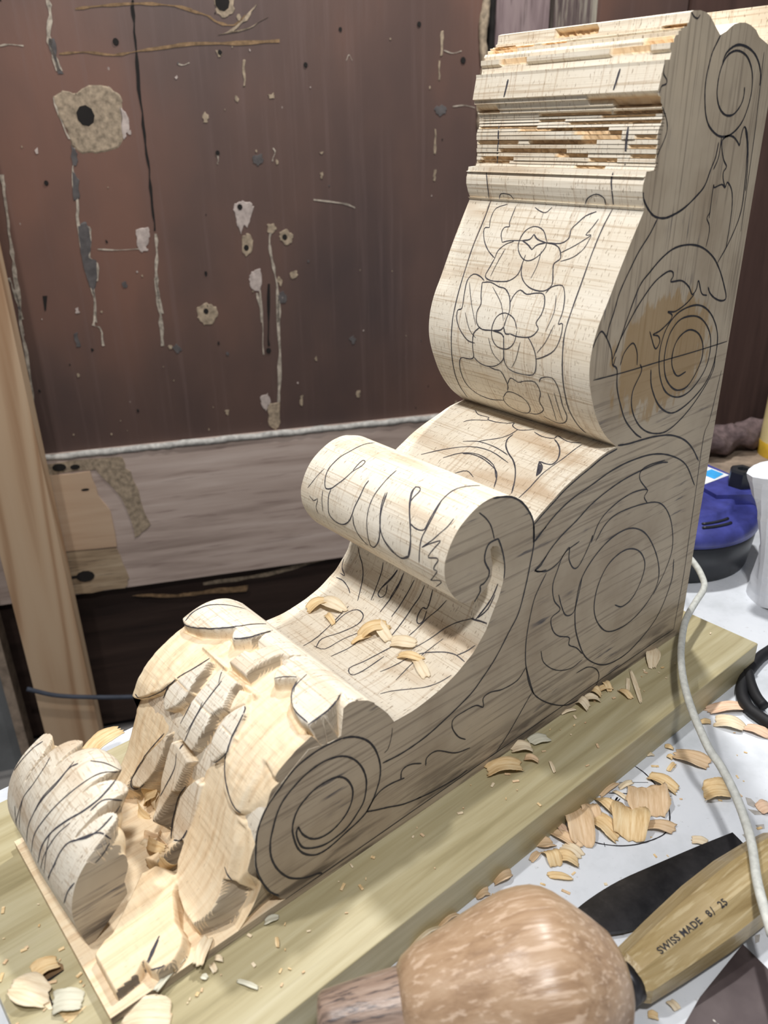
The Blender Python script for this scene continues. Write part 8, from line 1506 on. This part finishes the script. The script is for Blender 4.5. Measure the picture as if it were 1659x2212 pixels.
def grid_solid(m, V, mat, core, side_in):
    """closed solid: top grid plus a skirt drawn to a core"""
    ns, ny = V.shape[:2]
    idx = np.arange(ns * ny).reshape(ns, ny)
    F = [(int(idx[i, j]), int(idx[i + 1, j]), int(idx[i + 1, j + 1]), int(idx[i, j + 1])) for i in range(ns - 1) for j in range(ny - 1)]
    m.add(V.reshape(-1, 3), F, mat, True)
    loop = [int(idx[i, 0]) for i in range(ns)] + [int(idx[ns - 1, j]) for j in range(1, ny)] + [int(idx[i, ny - 1]) for i in range(ns - 2, -1, -1)] + [int(idx[0, j]) for j in range(ny - 2, 0, -1)]
    P = V.reshape(-1, 3)
    base = [core(P[i]) for i in loop]
    o = len(m.v)
    L = len(loop)
    m.v += [tuple(map(float, b)) for b in base]
    s = m.slot(mat)
    for i in range(L):
        m.f.append((loop[i], o + i, o + (i + 1) % L, loop[(i + 1) % L])); m.m.append(s); m.sm.append(False)
    m.f.append(tuple(o + i for i in range(L))); m.m.append(s); m.sm.append(False)

m = MB()
LV, LSAWN = leaf_grid(D['leaf'], W, D['regions'])
grid_solid(m, LV, M['corbel'], lambda p: (p[0] * 0.35 + 0.355 * 0.65 if p[0] < 0.42 else 0.41 + (p[0] - 0.42) * 0.9, min(p[1], -0.006), 0.003), 0)
nfl = len(m.f)
tree = bvh(m)
att = list(LSAWN.reshape(-1)); att += [0.1] * (len(m.v) - len(att))
nv = len(m.v)
pencil_on(m, tree, D['leaflines'], M['soft'], 0.00085)
att += [1.0] * (len(m.v) - nv)
leaf = m.build('carved_leaf', corbel, attr=att)
leaf['label'] = 'pale freshly cut acanthus leaf'
bm = bmesh.new(); bm.from_mesh(leaf.data); bm.faces.ensure_lookup_table()
bmesh.ops.recalc_face_normals(bm, faces=[bm.faces[i] for i in range(nfl)])
bm.to_mesh(leaf.data); bm.free()

m = MB()
TV, TS = toe_grid(D['toe'])
ns, ny = TV.shape[:2]
idx = np.arange(ns * ny).reshape(ns, ny)
m.add(TV.reshape(-1, 3), [(int(idx[i, j]), int(idx[i, j + 1]), int(idx[i + 1, j + 1]), int(idx[i + 1, j])) for i in range(ns - 1) for j in range(ny - 1)], M['corbel'], True)
att = list(TS.reshape(-1))
for j in (0, ny - 1):                                   # end faces
    ring = [tuple(TV[i, j]) for i in range(ns)]
    c = np.mean(np.array(ring), 0)
    o = len(m.v)
    m.add(ring + [tuple(c)], [(i, i + 1, ns) if j == 0 else (i + 1, i, ns) for i in range(ns - 1)] + ([(ns - 1, 0, ns)] if j == 0 else [(0, ns - 1, ns)]), M['corbel'])
    att += [0.25] * (ns + 1)
nft = len(m.f)
tree = bvh(m)
nv = len(m.v)
pencil_on(m, tree, D['toelines'], M['soft'], 0.00072)
att += [1.0] * (len(m.v) - nv)
toe = m.build('rolled_leaf_tip', corbel, attr=att)
toe['label'] = 'scalloped leaf tip rolled into a scroll'
bm = bmesh.new(); bm.from_mesh(toe.data); bm.faces.ensure_lookup_table()
bmesh.ops.recalc_face_normals(bm, faces=[bm.faces[i] for i in range(nft)])
bm.to_mesh(toe.data); bm.free()

# ================================================================== tools
def frame(o, a, upish=(0, 0, 1)):
    o, a = Vector(o), Vector(a).normalized()
    s = Vector(upish).cross(a).normalized()
    u = a.cross(s)
    return lambda t, p, q: o + a * t + s * p + u * q
def rot_to(a):
    return Vector(a).to_track_quat('X', 'Z')

T = D['tools']
# mallet
mo, ma = Vector((0.445,0.077,0.0142)), Vector((-0.106,0.071,0.0072)).normalized()
mal = empty('carving_mallet', (mo.x + ma.x * 0.14, mo.y + ma.y * 0.14, zt), 'round wooden carving mallet lying in front of the plank', 'mallet')
fr = frame(mo, ma)
q = rot_to(ma)
m = MB()
m.lathe([(0.0, 0.010), (0.001, 0.0145), (0.003, 0.0160), (0.008, 0.0168), (0.025, 0.0195), (0.042, 0.0215)], M['handlew'], fr, 40)
m.build('handle', mal, loc=mo, rot=q)
m = MB()
m.lathe([(0.0395,0.016),(0.040,0.021),(0.043,0.025),(0.050,0.0295),(0.06,0.0330),(0.075,0.0390),(0.088,0.0440),(0.098,0.0472),(0.107,0.0482),(0.113,0.0480),(0.118,0.0466),(0.123,0.0438),(0.130,0.0382),(0.138,0.0310),(0.146,0.0230),(0.150,0.015),(0.1515,0.005)], M['maple'], fr, 64)
m.build('head', mal, loc=mo, rot=q)

# octagonal gouge handle
go, ga = Vector((0.296,0.151,-0.012)), Vector((-0.126,0.0155,0.002)).normalized()
gou = empty('carving_gouge', (go.x + ga.x * 0.07, go.y + ga.y * 0.07, zt), 'ash octagonal gouge handle with black stamped lettering beside the mallet', 'gouge')
fr = frame(go, ga)
q = rot_to(ga)
hm = MB()
HP = [(0.0, 0.0125), (0.003, 0.0145), (0.03, 0.0172), (0.065, 0.0200), (0.095, 0.0205), (0.125, 0.0185), (0.140, 0.0165), (0.145, 0.012)]
hm.lathe(HP, M['ash'], fr, 8, False)
gh = hm.build('handle', gou, loc=go, rot=q)
m = MB(); m.lathe([(-0.006, 0.0085), (-0.006, 0.0118), (0.0003, 0.0121), (0.0003, 0.009)], M['steel'], fr, 32); m.build('ferrule', gou, loc=go, rot=q)
m = MB(); m.lathe([(-0.011, 0.0035), (-0.010, 0.005), (-0.005, 0.006)], M['steel'], fr, 12)
m.build('shank', gou, loc=go, rot=q)
htree = bvh(hm)
def lettering(body):
    cu = bpy.data.curves.new('lettering', 'FONT')
    cu.body = body
    cu.size = 0.0088
    cu.space_character = 1.08
    cu.offset = 0.00020
    to = bpy.data.objects.new('lettering', cu)
    COL.objects.link(to)
    bpy.context.view_layer.update()
    me = bpy.data.meshes.new_from_object(to.evaluated_get(bpy.context.evaluated_depsgraph_get()))
    bpy.data.objects.remove(to)
    return [v.co.copy() for v in me.vertices], [tuple(p.vertices) for p in me.polygons]
tv, tf = lettering('SWISS MADE   8    25')
x8 = max(v.x for v in lettering('SWISS MADE   8')[0])
k = 0.0034
for q_ in range(10):                                    # the stroke is cut short so that it follows the facets
    o = len(tv)
    for u in (q_ / 10, (q_ + 1) / 10):
        for e in (0.0, 0.30):
            tv.append(Vector((x8 + k * (0.40 + e + 0.65 * u), -0.0006 + 0.0072 * u, 0)))
    tf.append((o, o + 1, o + 3, o + 2))
ta, tb = Vector(T['text'][0]), Vector(T['text'][1])
tx = (tb - ta).normalized()
view = (Vector((0.25, 0.17, 0.02)) - Vector(cam.location if False else (0.5704, 0.284, 0.4021))).normalized()
loc, nor, _i, _d = htree.ray_cast((ta + tb) / 2 - view * 0.1, view)
if loc is None: nor, loc = Vector((0.2, 0.5, 0.8)), (ta + tb) / 2
ty = nor.cross(tx).normalized(); tx = ty.cross(nor).normalized()
wid = max(v.x for v in tv)
sc = (tb - ta).length / wid
m = MB()
PV = []
for v in tv:
    p = loc + tx * (v.x * sc - (tb - ta).length / 2) + ty * (v.y * sc - 0.0031) + nor * 0.01
    l2, n2, _a, _b = htree.ray_cast(p, -nor)
    PV.append((l2 if l2 else p - nor * 0.01) + nor * 0.0004)
m.add(PV, tf, M['pencil'])
lt = m.build('stamped_lettering')
lt.parent = gh
lt.matrix_parent_inverse = Matrix.LocRotScale(go, q, None).inverted()
lt['label'] = 'black stamped maker lettering and size number'

# flat dark blades
def flat_tool(name, outline, thick, lift, mat, arch, label, cat):
    P = spline(outline + [outline[0]], 4)[:-1] if arch else np.array(outline)
    c = P.mean(0)
    ax = Vector(P[np.argmax(np.linalg.norm(P - c, axis=1))] - c).normalized()
    s = Vector((0, 0, 1)).cross(ax)
    me = MB()
    top, bot = [], []
    rmax = max(abs((Vector(p) - Vector(c)).dot(s)) for p in P)
    for p in P:
        d = (Vector(p) - Vector(c)).dot(s) / rmax
        h = zt + lift + arch * (1 - d * d)
        top.append((p[0], p[1], h + thick)); bot.append((p[0], p[1], h))
    n = len(P)
    ridge = []
    K_ = 7
    V, F = [], []
    # rings shrinking to the long axis keep the arch smooth
    for k in range(K_):
        f = 1 - k / (K_ - 1)
        for p in P:
            v = Vector(p) - Vector(c)
            a, b = v.dot(ax), v.dot(s)
            b2 = b * f
            h = zt + lift + arch * (1 - (b2 / rmax) ** 2)
            q_ = Vector(c) + ax * a + s * b2
            V.append((q_.x, q_.y, h + thick))
    for k in range(K_ - 1):
        for i in range(n):
            F.append((k * n + i, k * n + (i + 1) % n, (k + 1) * n + (i + 1) % n, (k + 1) * n + i))
    me.add(V, F, mat, True)
    me.add(top + bot, [(i, (i + 1) % n, n + (i + 1) % n, n + i) for i in range(n)] + [tuple(range(2 * n - 1, n - 1, -1))], mat)
    o = me.build(name, loc=(c[0], c[1], zt))
    return tag(o, label, cat)
flat_tool('gouge_blade', T['blade1'], 0.0025, 0.0004, M['steel'], 0.004, 'black steel gouge blade lying between the shavings and the octagonal handle', 'blade')
b2 = flat_tool('scraper_blade', T['blade2'], 0.002, 0.0003, M['brownsteel'], 0.0, 'dark brown steel blade dusted with specks in the lower right corner', 'blade')

# cords
m = MB(); m.tube(spline(T['cord'], 6), 0.0028, M['whitecord'], 10)
tag(m.build('white_cord', loc=T['cord'][10]), 'thin white cord hanging past the back corner of the corbel over the plank', 'cord')
ca = empty('black_cable', T['cable'][4], 'thick black braided cable bent in a loop beside the plank corner', 'cable')
m = MB(); m.tube(spline(T['cable'], 8), 0.0048, M['black'], 12); m.build('sheath', ca)
m = MB(); m.tube(spline(T['cable2'], 8), 0.0044, M['black'], 12); m.build('second_strand', ca)

# round blue and black device
rc = Vector((T['reel'][0][0], T['reel'][0][1], zt))
reel = empty('blue_reel', rc, 'round black tub with a blue lid and knob behind the corbel', 'reel')
fr = lambda t, a, b: rc + Vector((a, b, t))
RR = 0.090
m = MB(); m.lathe([(0.0, RR * 0.9), (0.003, RR * 0.95), (0.03, RR * 0.985), (0.046, RR), (0.046, RR * 0.9)], M['blackpl'], fr, 64); m.build('tub', reel)
m = MB(); m.lathe([(0.044, RR * 0.9), (0.044, RR * 1.015), (0.050, RR * 1.02), (0.056, RR * 0.995), (0.060, RR * 0.93), (0.0605, RR * 0.72), (0.066, RR * 0.70), (0.067, RR * 0.66), (0.067, RR * 0.3), (0.068, 0.001)], M['blue'], fr, 64)
# raised arm carrying the knob, and slots
def polar(r, a, z): return rc + Vector((r * math.cos(a), r * math.sin(a), z))
ka = math.radians(143)
arm = [polar(RR * 0.5, ka - 0.55, 0), polar(RR * 0.99, ka - 0.30, 0), polar(RR * 1.0, ka, 0), polar(RR * 0.99, ka + 0.76, 0), polar(RR * 0.5, ka + 1.1, 0)]
m.prism([(p.x, p.y) for p in arm], zt + 0.055, zt + 0.0715, M['blue'], lambda u, v, h: (u, v, h))
for r, a0, a1 in ((0.86, -1.55, -1.10), (0.77, -1.50, -1.02)):
    aa = np.linspace(ka + a0, ka + a1, 10)
    q = [polar(RR * r, a, 0.0612) for a in aa]
    m.tube(q, 0.0016, M['blackpl'], 6)
lid = m.build('lid', reel)
kc = polar(RR * 0.83, ka, 0)
m = MB(); m.lathe([(0.070, 0.0125), (0.072, 0.014), (0.088, 0.0135), (0.0905, 0.012), (0.0905, 0.006), (0.087, 0.005)], M['blackpl'], lambda t, a, b: kc + Vector((a, b, t)), 6, False); m.build('knob', lid)['label'] = 'black six-sided knob'
la = ka + 0.95
lp = [polar(RR * 0.40, ka + 0.10, 0.0719), polar(RR * 0.88, ka + 0.34, 0.0719), polar(RR * 0.90, ka + 0.72, 0.0719), polar(RR * 0.45, ka + 1.0, 0.0719)]
m = MB(); m.add(lp, [(0, 1, 2, 3)], M['white'])
m.add([polar(RR * 0.62, ka + 0.30, 0.0722), polar(RR * 0.84, ka + 0.40, 0.0722), polar(RR * 0.85, ka + 0.62, 0.0722), polar(RR * 0.62, ka + 0.66, 0.0722)], [(0, 1, 2, 3)], M['lblue'])
m.build('sticker', lid)['label'] = 'white and light blue sticker'

# crumpled roll of paper
pc = Vector((-0.165,0.012,-0.0283)); 
m = MB()
k, nn = 26, 26
V, F = [], []
for i in range(nn):
    t = i / (nn - 1)
    for j in range(k):
        a = 2 * math.pi * j / k
        r = 0.026 * (1 + 0.20 * math.sin(3 * a + t * 5) * (0.3 + t * 0.7) + 0.10 * (hash2(i // 3, j // 2) - 0.5)) * (1.15 - 0.35 * math.sin(t * math.pi))
        V.append(pc + Vector((r * math.cos(a) + 0.012 * t, r * math.sin(a) - 0.010 * t, 0.001 + 0.135 * t + 0.004 * math.sin(2 * a))))
for i in range(nn - 1):
    for j in range(k):
        F.append((i * k + j, i * k + (j + 1) % k, (i + 1) * k + (j + 1) % k, (i + 1) * k + j))
m.add(V, F, M['paper'], False)
m.add([V[(nn - 1) * k + j] for j in range(k)], [tuple(range(k))], M['paper'])
pp = m.build('paper_roll', loc=pc)
tag(pp, 'crumpled white paper roll standing right of the blue lid', 'paper')
# pale yellow bottle
bc = Vector((-0.52,-0.15,-0.0283))
bot = empty('yellow_bottle', bc, 'pale yellow plastic bottle cut by the right edge behind the paper', 'bottle')
fr = lambda t, a, b: bc + Vector((a, b, t))
m = MB(); m.lathe([(0.0, 0.030), (0.004, 0.036), (0.03, 0.037), (0.14, 0.036), (0.19, 0.034), (0.22, 0.024), (0.24, 0.014), (0.241, 0.008)], M['yellow'], fr, 48); m.build('bottle_body', bot)
m = MB(); m.lathe([(0.004, 0.0370), (0.006, 0.0376), (0.030, 0.0376), (0.032, 0.0370)], M['label'], fr, 48); m.build('label_band', bot)
m = MB(); m.lathe([(0.241, 0.010), (0.241, 0.0145), (0.26, 0.014), (0.265, 0.011)], M['white'], fr, 24); m.build('cap', bot)
# twisted rag and dusty offcut at the far end of the bench
ra, rb = Vector(T['rope'][0]), Vector(T['rope'][1])
ra = Vector((ra.x, ra.y, zt + 0.034)); rb = Vector((rb.x, rb.y, zt + 0.034))
d = (rb - ra).normalized(); ra = ra - d * 0.10; rb = rb + d * 0.02
m = MB()
nn = 60; k = 20
V, F = [], []
s = Vector((0, 0, 1)).cross(d); u = Vector((0, 0, 1))
for i in range(nn):
    t = i / (nn - 1)
    for j in range(k):
        a = 2 * math.pi * j / k
        r = 0.017 * (1 + 0.28 * math.cos(2 * (a - t * 13)) + 0.08 * math.sin(5 * a + t * 40))
        V.append(ra + (rb - ra) * t + (s * math.cos(a) + u * math.sin(a)) * r)
for i in range(nn - 1):
    for j in range(k):
        F.append((i * k + j, i * k + (j + 1) % k, (i + 1) * k + (j + 1) % k, (i + 1) * k + j))
m.add(V, F, M['cloth'], True)
m.add([V[j] for j in range(k)], [tuple(range(k))[::-1]], M['cloth']); m.add([V[(nn - 1) * k + j] for j in range(k)], [tuple(range(k))], M['cloth'])
tag(m.build('twisted_rag', loc=(ra + rb) / 2 - Vector((0, 0, 0.02))), 'brown twisted rag lying at the far end of the bench', 'rag')
m = MB()
oc = (ra + rb) / 2
s2 = s if s.y > 0 else -s
f2 = lambda a, b, c: oc + d * a + s2 * b + Vector((0, 0, zt - oc.z + c))
m.box(-0.12, 0.10, -0.045, 0.075, 0.0003, 0.012, M['card'], f2)
tag(m.build('dusty_offcut', loc=(oc.x, oc.y, zt)), 'dusty flat board under the twisted rag behind the blue lid', 'board')

# ================================================================== shavings
CM = dict(cream=M['cream'], gold=M['gold'], tan=M['tanchip'], pink=M['pink'], grey=M['greychip'])
def shaving_mesh(a, b, nrm_, w, curl, seed, mat):
    rs = random.Random(seed)
    a, b, nv = Vector(a), Vector(b), Vector(nrm_).normalized()
    t = (b - a); L = t.length; t.normalize()
    nv = (nv - t * nv.dot(t)).normalized()
    s = nv.cross(t)
    nx, nyy = 22, 9
    w, curl = w * 0.001, curl * 0.001
    tw = rs.uniform(-0.35, 0.35); cup = rs.uniform(0.05, 0.22) * w
    pw = rs.choice([0.12, 0.2, 0.3, 0.55]); w *= 1.12; ph = rs.uniform(0, 6)
    sk = rs.uniform(-0.15, 0.15)
    top, bot = [], []
    for i in range(nx):
        u = i / (nx - 1)
        prof = (math.sin(math.pi * min(max(u * 0.8 + 0.10, 0), 1))) ** pw
        rag = 1 + 0.05 * math.sin(u * 9 + ph) + rs.uniform(-0.025, 0.025)
        for j in range(nyy):
            v = j / (nyy - 1) * 2 - 1
            e = 0.0
            if i in (0, nx - 1): e = rs.uniform(-0.06, 0.06) * L
            x = (u - 0.5) * L + e + sk * v * w
            y = v * w / 2 * prof * rag
            h = curl * math.sin(math.pi * u) + cup * (v * v) * prof + tw * v * w * 0.5 * (u - 0.5) + 0.00025 * math.sin(v * 22 + ph)
            top.append([x, y, h])
    lo = min(p[2] for p in top)
    c = (a + b) / 2
    V = []
    for p in top: V.append(c + t * p[0] + s * p[1] + nv * (p[2] - lo + 0.0007))
    N = len(V)
    for p in top: V.append(c + t * p[0] + s * p[1] + nv * (p[2] - lo + 0.0002))
    F = []
    for i in range(nx - 1):
        for j in range(nyy - 1):
            q = (i * nyy + j, (i + 1) * nyy + j, (i + 1) * nyy + j + 1, i * nyy + j + 1)
            F.append(q[::-1] if False else q); F.append(tuple(x + N for x in q[::-1]))
    edge = [i * nyy for i in range(nx)] + [(nx - 1) * nyy + j for j in range(1, nyy)] + [i * nyy + nyy - 1 for i in range(nx - 2, -1, -1)] + [j for j in range(nyy - 2, 0, -1)]
    for i in range(len(edge)):
        p, q = edge[i], edge[(i + 1) % len(edge)]
        F.append((p, p + N, q + N, q))
    mb = MB(); mb.add(V, F, mat, True)
    rot = Matrix((t, s, nv)).transposed().to_quaternion()
    return mb.build('wood_shaving', loc=c, rot=rot)
for i, (a, b, nv, w, curl, label, kind) in enumerate(D['chips']):
    o = shaving_mesh(a, b, nv, w, curl, i + 3, CM[kind])
    tag(o, label, 'shaving', 'wood shavings left by the carving')

# crumbs nobody could count
m = MB()
rs = random.Random(21)
def crumb(x, y, z, r):
    a = rs.uniform(0, 6.28); l = r * rs.uniform(1, 3.2)
    c, s = math.cos(a), math.sin(a)
    P = [(x + c * l - s * r, y + s * l + c * r, z + r * 0.2), (x - c * l - s * r, y - s * l + c * r, z + 0.0002), (x - c * l + s * r, y - s * l - c * r, z + r * 0.4), (x + c * l + s * r, y + s * l - c * r, z + 0.0002)]
    Q = [(p[0], p[1], p[2] + 0.0004) for p in P]
    m.add(P + Q, [(3, 2, 1, 0), (4, 5, 6, 7), (0, 1, 5, 4), (1, 2, 6, 5), (2, 3, 7, 6), (3, 0, 4, 7)], CM[rs.choice(['cream', 'gold', 'tan'])])
for i in range(90):
    crumb(rs.uniform(-0.2, 0.45), Y1 + 0.003 + abs(rs.gauss(0, 0.06)), zt, rs.choice([0.0004, 0.0006, 0.0009]))
for i in range(70):
    crumb(rs.uniform(-0.02, 0.5), 0.002 + abs(rs.gauss(0, 0.018)), 0.0, rs.choice([0.0003, 0.0005, 0.0008]))
for i in range(40):
    crumb(rs.uniform(xe + 0.002, xe + 0.05), rs.uniform(-0.14, 0.03), 0.0, rs.choice([0.0003, 0.0005, 0.0008]))
tag(m.build('wood_crumbs', loc=(0.2, 0.08, zt)), 'fine wood crumbs scattered over plank and white bench', 'crumbs', None, 'stuff')
